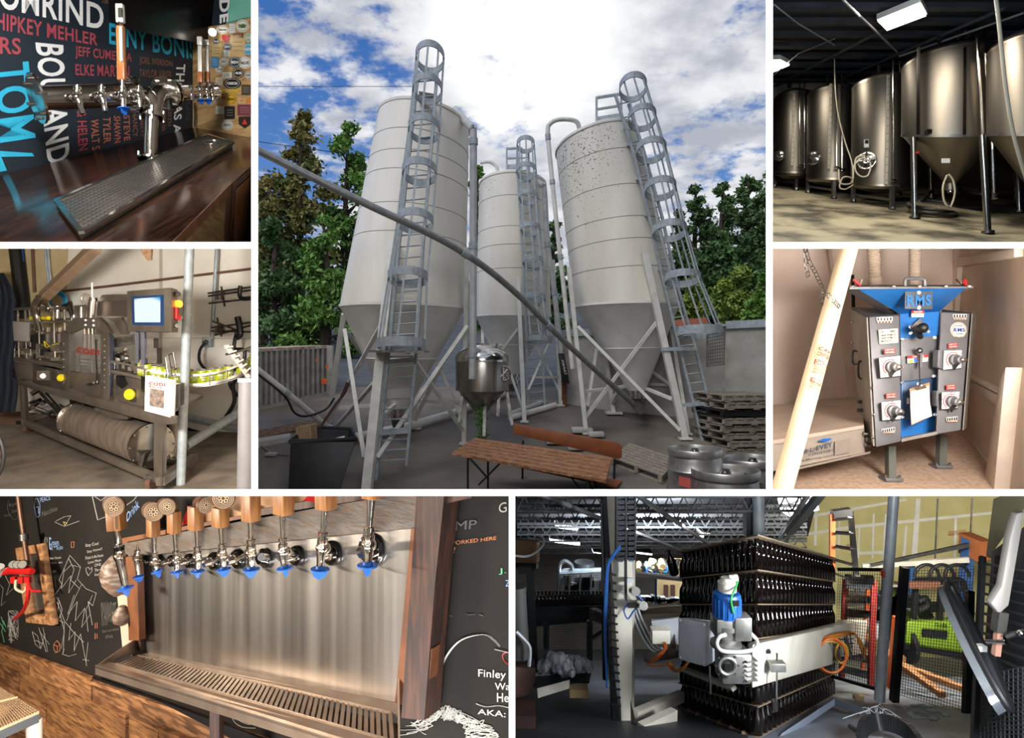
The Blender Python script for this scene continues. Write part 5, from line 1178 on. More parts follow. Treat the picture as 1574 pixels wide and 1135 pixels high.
for k in range(22):
    x=random.uniform(95,290);y=465+(x-90)*.06+random.uniform(-20,50);MB().box(MM(x,y,random.uniform(0,.15)),(random.uniform(.04,.12),.05,random.uniform(.03,.09))).build('machine_block',random.choice((sd_,chrome,black,st)),mc)
for k in range(10):
    x=540+k*14;MB().box(MM(x,560+random.uniform(-20,20),.15),(.05,.05,.1)).build('machine_block',random.choice((sd_,black,st)),mc)
# right end plates
MB().prism([MM(820,640,.1),MM(838,640,.1),MM(838,740,.1),MM(820,750,.1)],DZ*.1).build('end_plate',steel_d,mc)
# curved conveyor
cvx=[(520,575),(600,590),(680,612),(760,628),(840,636),(920,638),(1000,628),(1060,612),(1120,588),(1180,545)]
cd=[7.2,7.15,7.1,7.15,7.2,7.25,7.3,7.3,7.3,7.25]
cc=catmull([ML(x,y,cd[i]) for i,(x,y) in enumerate(cvx)],4)
cvr=thing('curved_conveyor','curved steel conveyor carrying yellow cans away to the right','conveyor',cc[20])
def sweep(c,prof):
    m=MB();n=len(prof);vs=[]
    for p in c:vs += [p+V((0,y,z)) for y,z in prof]
    return m.add(vs,[(i*n+k,i*n+(k+1) % n,(i+1)*n+(k+1) % n,(i+1)*n+k) for i in range(len(c)-1) for k in range(n)]+[tuple(range(n)),tuple(range(len(vs)-n,len(vs)))])
sweep(cc,[(0,0),(.2,.02),(.2,-.02),(0,-.035)]).build('belt',steel_d,cvr)
sweep([p+V((0,-.02,.09)) for p in cc],[(0,0),(.012,0),(.012,.022),(0,.022)]).build('front_guide_rail',st,cvr);sweep([p+V((0,.22,.11)) for p in cc],[(0,0),(.012,0),(.012,.02),(0,.02)]).build('rear_guide_rail',st,cvr)
sweep([p+V((0,-.03,-.02)) for p in cc],[(0,0),(.015,0),(.015,.03),(0,.03)]).build('belt_edge',st,cvr)
for k in range(8,36,5):MB().bar(cc[k]+V((0,-.03,-.02)),cc[k]+V((0,-.03,.1)),.012).build('rail_bracket',steel_d,cvr)
q=[ML(1040,458,7.1),ML(1065,455,7.1),ML(1165,600,7.1),ML(1150,615,7.1),];MB().prism(q,Y3*.05).build('twist_cage',st,cvr)
for k in range(6):MB().bar(ML(1045+k*18,470+k*24,7.05),ML(1085+k*16,462+k*20,7.05),.015).build('twist_bar',chrome,cvr)
MB().tube([ML(1050,500,7.08),ML(1130,480,7.1),ML(1175,462,7.1)],.014,6).build('twist_rod',steel_d,cvr)
canl=mat('can_label','#a9b422',.35,.1,'#93a01a',30);cant=mat('can_top','#d9dbde',.2,.9)
can=thing('beer_can','yellow-green can on the conveyor, second from the left of the row beside the booklet','can',(0,0,0),'yellow cans on the conveyor')
_L[can.name]=V((0,0,0));R0=.055
MB().lathe([(R0*.85,0),(R0,.012),(R0,.135),(R0*.97,.14)],(0,0,0),n=20,cap=(True,False)).build('body',canl,can);MB().lathe([(R0*.97,.14),(R0*.82,.155),(R0*.84,.16),(R0*.8,.162),(R0*.78,.156),(.001,.156)],(0,0,0),n=20,cap=(False,True)).build('lid',cant,can)
t=MB();
for (tx,z0,z1,w_) in (('SWEET',.09,.115,.6),('MAGIC',.055,.085,.7),('IPA',.03,.048,.35)):
    uv,fs=textmesh(tx,.03);k0=len(t.v);t.add([V((math.sin((s_-.5)*2*w_)*(R0+.001),-math.cos((s_-.5)*2*w_)*(R0+.001),z0+(z1-z0)*t2)) for s_,t2 in uv],fs)
t.build('label_print',white_pl,can)
spots=[(640,566),(668,572),(695,585),(728,588),(762,592),(800,600),(836,604),(877,608),(918,608),(963,606),(1005,600),(1052,588),(1100,570),(1160,535)]
lbs=['leftmost can, half hidden inside the canning machine','second can from the left, in the machine outlet','third can from the left, at the machine outlet','fourth can from the left, behind the booklet','fifth can from the left, above the booklet corner','first can right of the booklet, beside the guide post','can just left of the steel pole','can just right of the steel pole','second can right of the steel pole','third can right of the steel pole','fourth can right of the steel pole','fifth can right of the steel pole','can entering the tilted twist cage','tilted can at the right edge inside the twist cage']
for i,(x,y) in enumerate(spots):
    best=min(cc,key=lambda p:abs((p.x/p.y*F+CX)*3.026-x));o=can if i==0 else copy_tree(can)
    o.location=best+V((0,.1,.006));o['label']='yellow-green drink can on the conveyor, '+lbs[i];o.rotation_euler=(0,.35 if i==13 else 0,(i*.4-.6)*.3)
gpst=thing('guide_post','upright steel bracket standing on the conveyor above the booklet','bracket',ML(795,600,7.05));MB().tube([ML(780,600,7.05),ML(770,510,7.05),ML(805,492,7.05),ML(818,560,7.05)],.012,6).build('bracket_rod',chrome,gpst);MB().prism([ML(770,505,7.04),ML(782,500,7.04),ML(800,600,7.04),ML(788,604,7.04)],Y3*.02).build('bracket_plate',steel_d,gpst)
# booklet
bk=thing('manual_booklet','white spiral-bound booklet with red CODI title leaning on the machine corner','booklet',MM(740,795,-.3))
bq=lambda x,y,o=0:ML(x,y,6.62+o)
MB().prism([bq(675,595),bq(815,620),bq(808,797),bq(672,762)],Y3*.03).build('pages',paper,bk,bevel=.003)
for k in range(16):MB().torus(bq(675-k*.2,606+k*9.8,.01),.011,.002,(0,0,1),10,5).build('binding_ring',blackm,bk)
def bt(txt,q,m,b=.03):t=MB();text3(t,txt,[bq(x,y,-.003) for x,y in q],b);t.build('lettering',m,bk)
bt('CODI',[(692,642),(768,650),(768,632),(692,628)],R2,.06);bt('Rotary',[(694,655),(752,662),(752,650),(694,643)],R2,.06)
MB().prism([bq(697,656,-.002),bq(764,668,-.002),bq(762,752,-.002),bq(695,738,-.002)],Y3*.001).build('cover_photo',mat('cover_photo','#8a7566',.6,0,'#3d3f42',25),bk)
bt('OWNERS MANUAL',[(690,748),(770,768),(770,762),(690,742)],tg,.0);bt('CODI MFG',[(694,762),(735,772),(735,765),(694,756)],R2,.0)
area('canning_room_fill',(uX(-250,3.2),3.2,EYE+.35),(uX(200,8),8.2,EYE-.4),.7,320,(1,.94,.86),.5)  # out-of-view fill added on the left to light the machine
strip(0,386,380,386,22,(1,.93,.82));strip(0,750,380,750,20,(1,.93,.82));strip(387.5,390,387.5,745,25,(1,.93,.82))
cell_end(None,377.5,391,758)

# ================================================================ 5. BAR WITH A TAP TOWER (top left opening)
cell_begin()
def TL(x,y,d):return P(x/3.026,y/3.026,d)
shell(-330,-230,391,377,5.75,mat('bar_shell','#6d665e',.9))
PCt=Plane((0,0,EYE-.95),(0,-.54,1));zt=lambda d:EYE-.95+.54*d
def ct_(x,y):return PCt.hit(x/3.026,y/3.026)
PN=plane3(ct_(0,805),ct_(895,592),ct_(0,805)+Z3);PK=plane3(ct_(895,592),ct_(1170,640),ct_(895,592)+Z3)
def nw(x,y,o=0):return PN.hit(x/3.026,y/3.026,o)
def kw(x,y,o=0):return PK.hit(x/3.026,y/3.026,o)
navy=mat('navy_wall','#1b2733',.55,0,'#141d28',1.5)
struct(MB().prism([nw(-250,880),nw(897,591),nw(897,-120),nw(-250,-250)],Y3*.03).build('wall_back',navy,smooth=0));wn=bpy.data.objects['wall_back']
wn=[o for o in bpy.data.objects if o.name.startswith('wall_back')][-1]
wn=max((o for o in bpy.data.objects if o.name.startswith('wall_back')),key=lambda o:o.name)
cork=mat('plywood','#b89a6a',.7,0,'#a3835a',3,(1,1,4),wave=(5,'#8f7148',(1,1,7)))
struct(MB().prism([kw(895,592),kw(1190,645),kw(1190,70),kw(985,120),kw(895,150)],Y3*.03).build('wall_right',cork,smooth=0))
struct(MB().prism([kw(1050,115),kw(1190,75),kw(1190,-30),kw(1040,-30)],Y3*.02).build('trim_9',mat('teal_paint','#6fb8a8',.7)))
struct(MB().prism([nw(895,595),nw(903,595),nw(903,130),nw(895,130)],-Y3*.01).build('trim_9',navy))
words={'white':mat('letter_white','#dfe2e6',.6),'cyan':mat('letter_cyan','#2aa9cf',.6),'red':mat('letter_red','#9b4350',.6),'brown':mat('letter_brown','#7d5a4c',.6),'dim':mat('letter_dim','#40424a',.6),'rust':mat('letter_rust','#a2614f',.6)}
def nt_(txt,q,c,b=.02,f=nw):
    t=MB();uv,fs=textmesh(txt,b);Q=[V((x,y,0)) for x,y in q];pts=[bil(Q,s,k) for s,k in uv];t.add([f(p.x,p.y,.004) for p in pts],fs)
    o=t.build('lettering',words[c],wn if f is nw else None,smooth=0);return o
nt_('ROMRIND',[(-75,22),(482,142),(482,22),(-75,-120)],'white',.02)
nt_('SHIPKEY MEHLER',[(-50,132),(455,213),(455,158),(-50,46)],'red');nt_('ERS',[(-52,250),(98,254),(96,178),(-52,166)],'red')
nt_('BOUSAND',[(163,197),(222,775),(326,735),(296,210)],'white',.02);nt_('TOM',[(-25,300),(-15,668),(168,640),(135,285)],'cyan',.02);nt_('L',[(-40,700),(0,800),(180,762),(150,712)],'cyan',.02)
nt_('ERNY BONIS',[(508,205),(914,280),(908,190),(508,105)],'cyan',.02)
nt_('JEFF CUMETTA',[(350,274),(614,300),(614,248),(348,212)],'red');nt_('ELKE MARTIN',[(352,350),(602,360),(602,306),(350,298)],'red');nt_('JOEL IVERSON',[(648,304),(803,318),(803,284),(648,262)],'brown');nt_('TAYLOR VIRGIL',[(648,358),(803,366),(803,331),(648,320)],'brown')
nt_('THOMAS A S',[(820,298),(803,672),(836,664),(863,300)],'white')
for tx,q,c in (('& HELEN',[(357,515),(364,706),(410,694),(401,518)],'red'),('WALT S',[(422,552),(428,702),(466,692),(458,556)],'rust'),('TYLER',[(478,542),(482,668),(516,662),(514,546)],'rust'),('SHAWN',[(529,538),(532,668),(562,660),(560,542)],'rust'),
    ('STEVE',[(574,534),(577,658),(606,652),(604,537)],'rust'),('NANCY',[(616,518),(618,640),(642,634),(640,520)],'brown'),('MATT',[(652,558),(653,640),(668,636),(667,560)],'brown'),('KEN RYAN',[(754,500),(752,610),(772,606),(774,502)],'brown'),('KEITH',[(782,498),(780,588),(797,585),(799,500)],'brown'),
    ('DOUG',[(868,380),(864,560),(885,556),(889,382)],'dim'),('MARK',[(692,402),(692,480),(716,478),(716,402)],'white'),('SUSAN',[(436,470),(470,500),(480,480),(440,460)],'white')):nt_(tx,q,c,.015)
nt_('TOM',[(470,14),(505,18),(505,0),(470,-6)],'brown')
# television
tv=thing('television','large black television hanging above the tap tower','television',nw(745,190,.25))
MB().prism([nw(503,95,.28),nw(983,190,.28),nw(1012,-70,.28),nw(498,-130,.28)],V((.05,.12,0))).build('casing',mat('tv_black','#0d0d0f',.25),tv,bevel=.006)
MB().prism([nw(518,78,.285),nw(968,168,.285),nw(995,-70,.285),nw(512,-130,.285)],V((0,.003,0))).build('screen',mat('tv_screen','#121215',.12),tv)
bl_=thing('light_bulb','small glowing white bulb beside the television at the plywood wall','light',kw(988,170,.1));MB().sphere(kw(988,150,.15),.026).build('bulb',lamp_m,bl_)
t=MB();uv,fs=textmesh('DE',.04);Q=[V(p+(0,)) for p in [(1020,0),(1022,110),(1062,100),(1070,-5)]];t.add([kw(bil(Q,a,b_).x,bil(Q,a,b_).y,.01) for a,b_ in uv],fs);
dk_=struct(MB().prism([kw(985,122),kw(1050,113),kw(1068,-30),kw(1000,-30)],-Y3*.004).build('trim_9',navy));o=t.build('lettering',words['white'],dk_,smooth=0)
# counter
wood_c=mat('counter_wood','#2b1a12',.16,0,'#1c110b',3,(6,1,1),wave=(5,'#3d261a',(10,1,1)))
ctr=thing('bar_counter','glossy dark wooden bar counter along the wall of names','counter',ct_(600,1000))
fr=[ct_(-60,1900),ct_(765,1140),ct_(1180,762)]
top_=[ct_(-250,880),ct_(895,592),ct_(1190,642),ct_(1190,752),ct_(770,1140),ct_(700,1290),ct_(-250,1290)]
cuts=[0,.2,.42,.6,.82,1]
MB().prism(top_,-Z3*.05).build('counter_top',wood_c,ctr,bevel=.003)
cab=thing('bar_cabinet','brown wooden cabinet under the counter at the lower right','cabinet',ct_(1000,1000)-Z3*.8)
cw_=mat('cabinet_wood','#8e5d3c',.5,0,'#7a4b2e',3,(1,1,1),wave=(6,'#a5764f',(8,8,1)));cwd=mat('cabinet_frame_wood','#5f3825',.45,0,'#4e2d1e',4,wave=(6,'#744a31',(6,6,1)))
a_,b_=ct_(775,1150),ct_(1185,770)
PB=plane3(a_,b_,a_+Z3)
def pb(x,y,o=0):return PB.hit(x/3.026,y/3.026,o)
MB().prism([pb(775,1160),pb(1190,775),pb(1190,1250),pb(775,1250)],V((-.05,.1,0))).build('carcass',black,cab)
MB().prism([pb(800,1130,.01),pb(1085,845,.01),pb(1085,875,.01),pb(830,1135,.01)],V((-.02,.02,0))).build('door_top_rail',cwd,cab)
for pts,nm,m in (([(800,1128),(832,1098),(858,1080),(852,1200),(800,1200)],'door_stile',cw_),([(858,1070),(1075,855),(1072,905),(860,1125)],'door_rail',cw_),([(1048,895),(1078,870),(1066,1200),(1040,1200)],'door_stile',cwd),([(862,1120),(1050,915),(1040,1200),(862,1200)],'door_panel',cork),
    ([(1090,850),(1180,772),(1180,800),(1092,880)],'door_rail',cwd),([(1098,880),(1180,805),(1180,960),(1130,1120),(1085,1200)],'door_panel',cw_),([(1082,850),(1100,838),(1088,1200),(1068,1200)],'door_stile',cwd),([(1160,830),(1180,810),(1180,1200),(1130,1200)],'door_stile',black)):
    MB().prism([pb(x,y,.02) for x,y in pts],V((-.01,.015,0))).build(nm,m,cab)
# drip tray
ty=thing('drip_tray','long perforated steel drip tray set on the dark counter','tray',ct_(640,890))
c4=[ct_(262,968),ct_(380,1122),ct_(1082,688),ct_(965,650)];up=Z3*.03
tray_m=mat('tray_steel','#a39d97',.3,.9,'#837d77',6)
MB().hexa(c4,[p+up for p in c4]).build('tray_body',tray_m,ty,bevel=.003)
def bt4(s,t):return bil(c4,s,t)+up
for a0,b0 in (((0,0),(1,0)),((1,0),(1,1)),((1,1),(0,1)),((0,1),(0,0))):MB().bar(bt4(*a0)+Z3*.004,bt4(*b0)+Z3*.004,.022,.012).build('rim',steel_b,ty)
hb,rb_=MB(),MB();N1,N2=11,52
for i in range(N1):
    for j in range(N2):
        s,t_=(i+1)/(N1+1),(j+1+(.5 if i % 2 else 0))/(N2+1.5);q=bt4(s,t_)+Z3*.002
        k=.0125*(1.0-.25*t_);A_=(bt4(min(1,s+.02),t_)-bt4(s,t_)).normalized()*k;B_=(bt4(s,min(1,t_+.02))-bt4(s,t_)).normalized()*k*1.2
        hb.add([q+A_*math.cos(a)+B_*math.sin(a) for a in [x*math.pi/3 for x in range(6)]],[(0,1,2,3,4,5)])
o=hb.build('holes',mat('hole_dark','#2c2a29',.6),ty,smooth=0);o['kind']='stuff'
MB().torus(bt4(.5,.93)+Z3*.004,.06,.004,(0,-.48,.88)).build('rinser_ring',steel_b,ty)
# tap tower
tw_=thing('tap_tower','polished steel two-armed beer tap tower on the dark counter','tap tower',ct_(700,740));cd_=ct_(700,745).y
B0=ct_(700,742);C0=TL(707,540,cd_);sx=steel_b
MB().cyl(B0,C0,.037,28).build('column',sx,tw_);MB().cyl(B0,B0+Z3*.012,.072,28).build('base_flange',sx,tw_);MB().cyl(C0-Z3*.008,C0+Z3*.012,.07,28).build('ring_flange',sx,tw_)
for k in range(4):
    a=k*1.57+.5;MB().cyl(B0+V((math.cos(a)*.062,math.sin(a)*.062,.0)),B0+V((math.cos(a)*.062,math.sin(a)*.062,.04)),.007,8).build('flange_bolt',sx,tw_);MB().cyl(C0+V((math.cos(a)*.06,math.sin(a)*.06,-.03)),C0+V((math.cos(a)*.06,math.sin(a)*.06,.04)),.007,8).build('flange_bolt',sx,tw_)
Lm,Le=TL(640,440,3.8),TL(165,458,3.446);Rm,Re=TL(780,432,3.98),TL(992,424,4.5)
MB().tube(catmull([C0,TL(707,500,cd_),TL(690,455,cd_-.03),TL(640,440,3.8)],6),.05,24).build('left_elbow',sx,tw_);MB().tube(catmull([C0,TL(714,490,cd_),TL(735,440,cd_+.03),TL(790,420,4.0)],6),.048,24).build('right_elbow',sx,tw_)
ld=(Le-Lm).normalized();rd=(Re-Rm).normalized()
MB().cyl(Lm,Le,.066,36,.062).build('left_arm',sx,tw_);MB().cyl(Rm,Re,.05,30,.04).build('right_arm',sx,tw_)
for c,ax,r in ((Lm,ld,.1),(Lm+ld*.03,ld,.1),(Le-ld*.012,ld,.128),(Rm,rd,.095),(Rm-rd*.03,rd,.095),(Re-rd*.01,rd,.06)):
    fl=MB().cyl(c,c+ax*.012,r,40).build('arm_flange',sx,tw_);Aa,Bb,_=basis(ax)
    for k in range(6):q=c+(Aa*math.cos(k*1.047)+Bb*math.sin(k*1.047))*r*.82;MB().cyl(q-ax*.02,q+ax*.032,.008,8).build('bolt',sx,fl)
chrome=mat('chrome','#e4e2df',.08,1,'#cfccc8',4);copper=mat('amber_wood','#a8663a',.35,0,'#8e5230',5,wave=(7,'#b97c4c',(8,8,1)))
cap_b=mat('cap_blue','#1c63c4',.4)
def faucet(label,body,wall,k,tip,top,handle=None,cap=None,group=None,flange=0,fl_m=None,ferr=.6,m=None):
    """body: centre of the tap body; wall: point where its shank leaves; k: body radius; tip: spout end; top: upper end of the lever ferrule"""
    m=m or chrome;s=thing('beer_faucet',label,'faucet',tip,group);back=(wall-body).normalized();dn=(tip-body);upv=(top-body).normalized()
    MB().lathe([(k*.75,0),(k*.75,(wall-body).length)],body,back,16).build('shank',m,s)
    MB().lathe([(k*1.15,0),(k*1.25,k*.2),(k*1.25,k*.8),(k*1.1,k)],body+back*k*1.3,back,20).build('coupling_nut',m,s)
    if flange:
        fo=MB().lathe([(flange,0),(flange,.012),(flange*.9,.022),(flange*.78,.016),(flange*.5,.016)],wall,tn,30,cap=(1,1)).build('wall_flange',fl_m or black,s)
        MB().lathe([(flange*.58,.014),(flange*.55,.03),(flange*.4,.034),(flange*.36,.07)],wall,tn,22).build('flange_hub',m,fo)
    MB().sphere(body,k*1.18,n=18,m=12).build('body',m,s)
    fw=(-back-upv*0);side=Z3.cross(back).normalized()
    pts=catmull([body,body+dn*.3-back*k*.25,body+dn*.65-back*k*.1,tip],4);MB().tube(pts,[k*(.95-.32*i/(len(pts)-1)) for i in range(len(pts))],14).build('spout',m,s)
    MB().cyl(body+back*-k*1.15,body+back*-k*.6,k*.5,14).build('pivot_cap',m,s)
    h=(top-body).length
    MB().lathe([(k*.9,k*.7),(k*1.0,k*.9),(k*1.0,k*1.6),(k*.7,k*1.7),(k*.7,k*2.1),(k*.95,k*2.2),(k*.95,k*2.8),(k*.5,k*2.9),(k*.55,h*.5),(k*(.7 if handle else .3),h*.93),(k*(.7 if handle else .3),h)],body,upv,18).build('lever_ferrule',m,s)
    if cap:
        a=dn.normalized();w_=side;c0=tip+a*-k*.25;MB().lathe([(k*.8,-k*.5),(k*.85,0),(k*1.75,k*.1),(k*1.75,k*.35),(k*.7,k*.5)],c0,a,18).build('hygiene_cap',cap_b,s)
        MB().prism([c0+w_*k*1.5*cap+a*k*.3+back*k*.15,c0-w_*k*1.5*cap+a*k*.3+back*k*.15,c0-w_*k*1.0*cap+a*k*1.5+back*k*.15,c0-w_*k*.2*cap+a*k*2.2+back*k*.15,c0+w_*k*.9*cap+a*k*1.7+back*k*.15],-back*k*.3).build('cap_fin',cap_b,s)
    return s,side,back,upv
def tapx(x,y,col,d):pass
def lpt(x,y,off=0.0):
    t=(x-640)/(165-640);c=Lm.lerp(Le,t);return TL(x,y,c.y-off)
white_h=mat('handle_white','#d4d2cf',.35,.2)
for i,(wx,bx_,by,tx,ty_,kx,ky,lab,cp_) in enumerate(((318,358,455,384,530,360,395,'first tap without a handle, farthest left on the long arm of the tower',0),(430,472,450,490,520,474,395,'second tap without a handle on the left arm of the tower',0),(522,568,448,576,508,570,375,'tap with a tall wooden handle and blue cap on the left arm',1),(605,645,445,652,500,648,395,'tap without a handle next to the column flange on the left arm',0))):
    s,side,back,upv=faucet('steel '+lab,lpt(bx_,by,.1),lpt(wx,455,.05),.021-.001*i,lpt(tx,ty_,.11),lpt(kx,ky,.1),cp_,.8 if cp_ else None,'taps on the tap tower')
    if cp_:
        tp=lpt(570,378,.1);MB().bar(lpt(568,374,.1),lpt(566,285,.1),.042,.03).build('handle_wood',copper,s,bevel=.004);MB().bar(lpt(566,300,.1),lpt(561,122,.1),.04,.028).build('handle_shaft',copper,s,bevel=.004)
        MB().bar(lpt(566,285,.118),lpt(562,125,.118),.016,.01).build('handle_inlay',white_h,s);MB().bar(lpt(561,108,.1),lpt(558,20,.1),.042,.03).build('handle_head',white_h,s,bevel=.006);MB().bar(lpt(560,80,.12),lpt(559,38,.12),.02,.01).build('handle_badge',steel_d,s)
        MB().cyl(lpt(562,125,.1),lpt(560,105,.1),.014,10).build('handle_neck',chrome,s)
def rpt(x,y,off=0.0):
    t=(x-780)/(992-780);c=Rm.lerp(Re,t);return TL(x,y,c.y-off)
for i,(x,h,cp_,lab) in enumerate(((888,0,0,'tap without a handle, nearest the column on the short right arm'),(930,1,.8,'tap with the left one of two pale handles on the right arm'),(962,1,.8,'tap with the right one of two pale handles on the right arm'),(985,0,0,'tap at the far end of the right arm beside the plywood wall'))):
    s,*_=faucet('small steel '+lab,rpt(x,428,.08),rpt(x-12,428,.02),.015,rpt(x+6,468,.09),rpt(x+2,385 if h else 400,.08),h,cp_ or None,'taps on the tap tower')
    if h:
        MB().bar(rpt(x+2,385,.08),rpt(x+2,335,.08),.03,.024).build('handle_wood',copper,s,bevel=.003);MB().bar(rpt(x+2,340,.08),rpt(x+1,215,.08),.026,.02).build('handle_shaft',white_h,s,bevel=.003);MB().bar(rpt(x+1,212,.08),rpt(x,172+(14 if i==2 else 0),.08),.034,.026).build('handle_head',white_h,s,bevel=.005)
tag(MB().tube(catmull([kw(905,480,.06),kw(908,540,.06),kw(905,590,.06)],4),.006,6).build('thin_cable',black),'thin black cable hanging down the wall corner','cable')
# stickers on the plywood
sk=[(1035,138,30,20,'#e8e6df','round','oval white sticker with thin dark writing near the glowing bulb'),(1080,132,14,22,'#cfd3d4','sq','small pale rectangular sticker right of the oval white one'),(1128,120,30,30,'#d9ddd0','round','round white sticker with a green scene at the top'),(1052,180,22,22,'#b5222c','heart','red heart shaped sticker near the glowing bulb'),(1005,192,16,16,'#26241f','round','small dark round sticker left of the heart'),(1108,165,24,12,'#7c3b3e','sq','maroon rectangular sticker right of the heart'),
      (1155,175,14,24,'#8fa89a','round','grey-green sticker at the right edge, upper'),(1105,215,36,50,'#c8ad7c','sq','large tan square sticker in the middle'),(1058,218,20,20,'#2a4652','round','dark teal round sticker below the heart'),(1055,248,14,14,'#cfd8de','sq','small pale blue square sticker'),(1155,230,24,28,'#3f9fc4','round','bright blue round sticker at the right edge'),
      (1008,235,22,34,'#b6a274','sq','tan poster sticker behind the handles'),(1000,290,18,26,'#4c87b5','sq','blue square sticker beside the tap handles'),(1042,287,20,20,'#e3e3e0','round','round white sticker in the centre left'),(1092,290,28,26,'#31404c','round','dark blue-grey round sticker in the centre'),(1140,292,30,28,'#dfe0dd','round','round white sticker reading BLUE at right centre'),
      (1020,322,18,18,'#d5d7d6','round','small round white sticker right of the blue square'),(1055,350,22,14,'#cfd0c8','sq','white rectangular sticker above the oval black one'),(1108,340,26,24,'#2a2624','round','round black sticker with an orange mark'),(1155,350,16,18,'#c9cbc6','round','pale round sticker on the right, middle height'),(1020,378,16,18,'#c8bfa4','sq','cream square sticker beside the oval black one'),
      (1080,388,42,26,'#1d1b1b','round','large oval black sticker reading FORMOSA'),(1070,424,38,10,'#c8a52c','sq','yellow bar sticker reading BEER'),(1145,418,22,24,'#4a4234','sq','dark brown square sticker on the right'),(1000,420,14,14,'#d6d4c8','sq','small cream sticker by the end tap'),(1035,448,16,14,'#b4543f','tri','small reddish triangular sticker'),(1075,462,26,24,'#d1a528','round','round yellow sticker with a dark bird mark'),
      (1125,468,16,10,'#d8a878','sq','small peach sticker right of the round yellow one'),(1155,465,14,16,'#cc7a34','tri','orange angular sticker at the right edge'),(990,470,16,12,'#5f5a50','round','dark oval sticker under the end tap'),(1022,512,20,18,'#d9dccf','sq','white square sticker with green mark'),(1068,524,24,30,'#1e1e1e','sq','black rectangular sticker, lower middle'),(1138,512,34,26,'#733845','sq','dark red rectangular sticker at the lower right'),
      (1022,550,12,8,'#8a8478','round','tiny grey sticker under the white square'),(1138,570,28,28,'#2d2422','shield','dark shield sticker with a red flame at the lower right'),(1057,582,26,24,'#d5d6d2','round','round white sticker, lowest on the plywood')]
for x,y,rx,ry,c,sh,lb in sk:
    m=mat('sticker_'+c[1:],c,.5);n=20
    if sh=='round':pts=[(x+rx*math.cos(k*2*math.pi/n),y+ry*math.sin(k*2*math.pi/n)) for k in range(n)]
    elif sh=='sq':pts=[(x-rx,y-ry),(x+rx,y-ry),(x+rx,y+ry),(x-rx,y+ry)]
    elif sh=='tri':pts=[(x-rx,y+ry),(x+rx,y+ry),(x,y-ry)]
    elif sh=='shield':pts=[(x-rx,y-ry),(x+rx,y-ry),(x+rx,y+ry*.3),(x,y+ry),(x-rx,y+ry*.3)]
    else:pts=[(x,y+22),(x-20,y-2),(x-20,y-14),(x-10,y-20),(x,y-12),(x+10,y-20),(x+20,y-14),(x+20,y-2)]
    s=thing('wall_sticker',lb,'sticker',kw(x,y),'stickers on the plywood wall');MB().prism([kw(a,b_,.003) for a,b_ in pts],Y3*.002).build('backing',m,s)
    inner_={'round':'ring','sq':'lines'}.get(sh);lumc=sum(lin(c)[:3])>1.0;im=blackm if lumc else paper
    if inner_=='ring' and rx>12:
        mb=MB();pp=[kw(x+rx*.8*math.cos(k*2*math.pi/n),y+ry*.8*math.sin(k*2*math.pi/n),.006) for k in range(n)];MB().tube(pp,.0012,4,closed=True).build('printed_ring',im,s)
        tx={1080:'FORMOSA',1140:'BLUE',1042:'DRY',1108:'48',1155:'HOP',1035:'Saloon'}.get(x,'BREW' if rx>18 else 'ALE');t=MB();uv,fs=textmesh(tx,.03);Q=[V((x-rx*.6,y+ry*.25,0)),V((x+rx*.6,y+ry*.25,0)),V((x+rx*.6,y-ry*.25,0)),V((x-rx*.6,y-ry*.25,0))]
        t.add([kw(bil(Q,a,b_).x,bil(Q,a,b_).y,.006) for a,b_ in uv],fs);t.build('print',im,s,smooth=0)
    elif inner_=='lines' and rx>12:
        for k in (-.4,0,.4):MB().bar(kw(x-rx*.6,y+ry*k,.005),kw(x+rx*.6,y+ry*k,.005),.004,.001).build('printed_line',im,s)
    if sh=='shield':MB().prism([kw(x-12,y+8,.006),kw(x+12,y+8,.006),kw(x,y-18,.006)],Y3*.001).build('flame',mat('flame_red','#c9352b',.5),s)
    if x==1128:MB().prism([kw(x-14,y+10,.006),kw(x+14,y+10,.006),kw(x+4,y-12,.006)],Y3*.001).build('green_scene',mat('scene_green','#4c8a4e',.5),s)
area('bar_fill',(uX(150,3.1),2.5,EYE+1.75),(uX(200,4),4.1,EYE+.9),.5,42,(1,.95,.88),.4)  # added fill above the opening, out of view
area('bar_fill',(uX(-200,3.1),2.6,EYE+.9),(uX(200,4),4.1,EYE+.8),.5,22,(.9,.95,1),.6)  # second added fill, unseen at the left
strip(0,368,380,368,3,(1,.93,.85))
cell_end(None,None,391,377)

# ================================================================ 6. TAP WALL WITH CHALKBOARD (bottom left opening)
cell_begin()
def BL(x,y,d):return P(x/3.028,760+y/3.028,d)
def BM(x,y,d):return P(390+x/3.028,760+y/3.028,d)
shell(-1500,758,787,1900,6.6,mat('tap_shell','#a08a70',.9))
q0,q1=V((-.484,2.9,EYE)),V((-2.40,4.2,EYE));PT=plane3(q0,q1,q0+Z3);tdir=(q1-q0).normalized();tn=V((tdir.y*-1,tdir.x,0));tn=tn if tn.y<0 else-tn
def tw0(u,v,o=0):
    q=Plane(q0+tn*o,tn).hit(u,v);return q
def wl(x,y,o=0):return tw0(x/3.028,760+y/3.028,o)
def wr(x,y,o=0):return tw0(390+x/3.028,760+y/3.028,o)
chalk_w=mat('chalkboard','#211f1d',.95,0,'#2c2927',1.6,lo=.4,hi=.8,spec=.08)
bd=struct(MB().prism([tw0(-60,730),tw0(860,730),tw0(860,1200),tw0(-60,1250)],-tn*.03).build('wall_back',chalk_w,smooth=0))
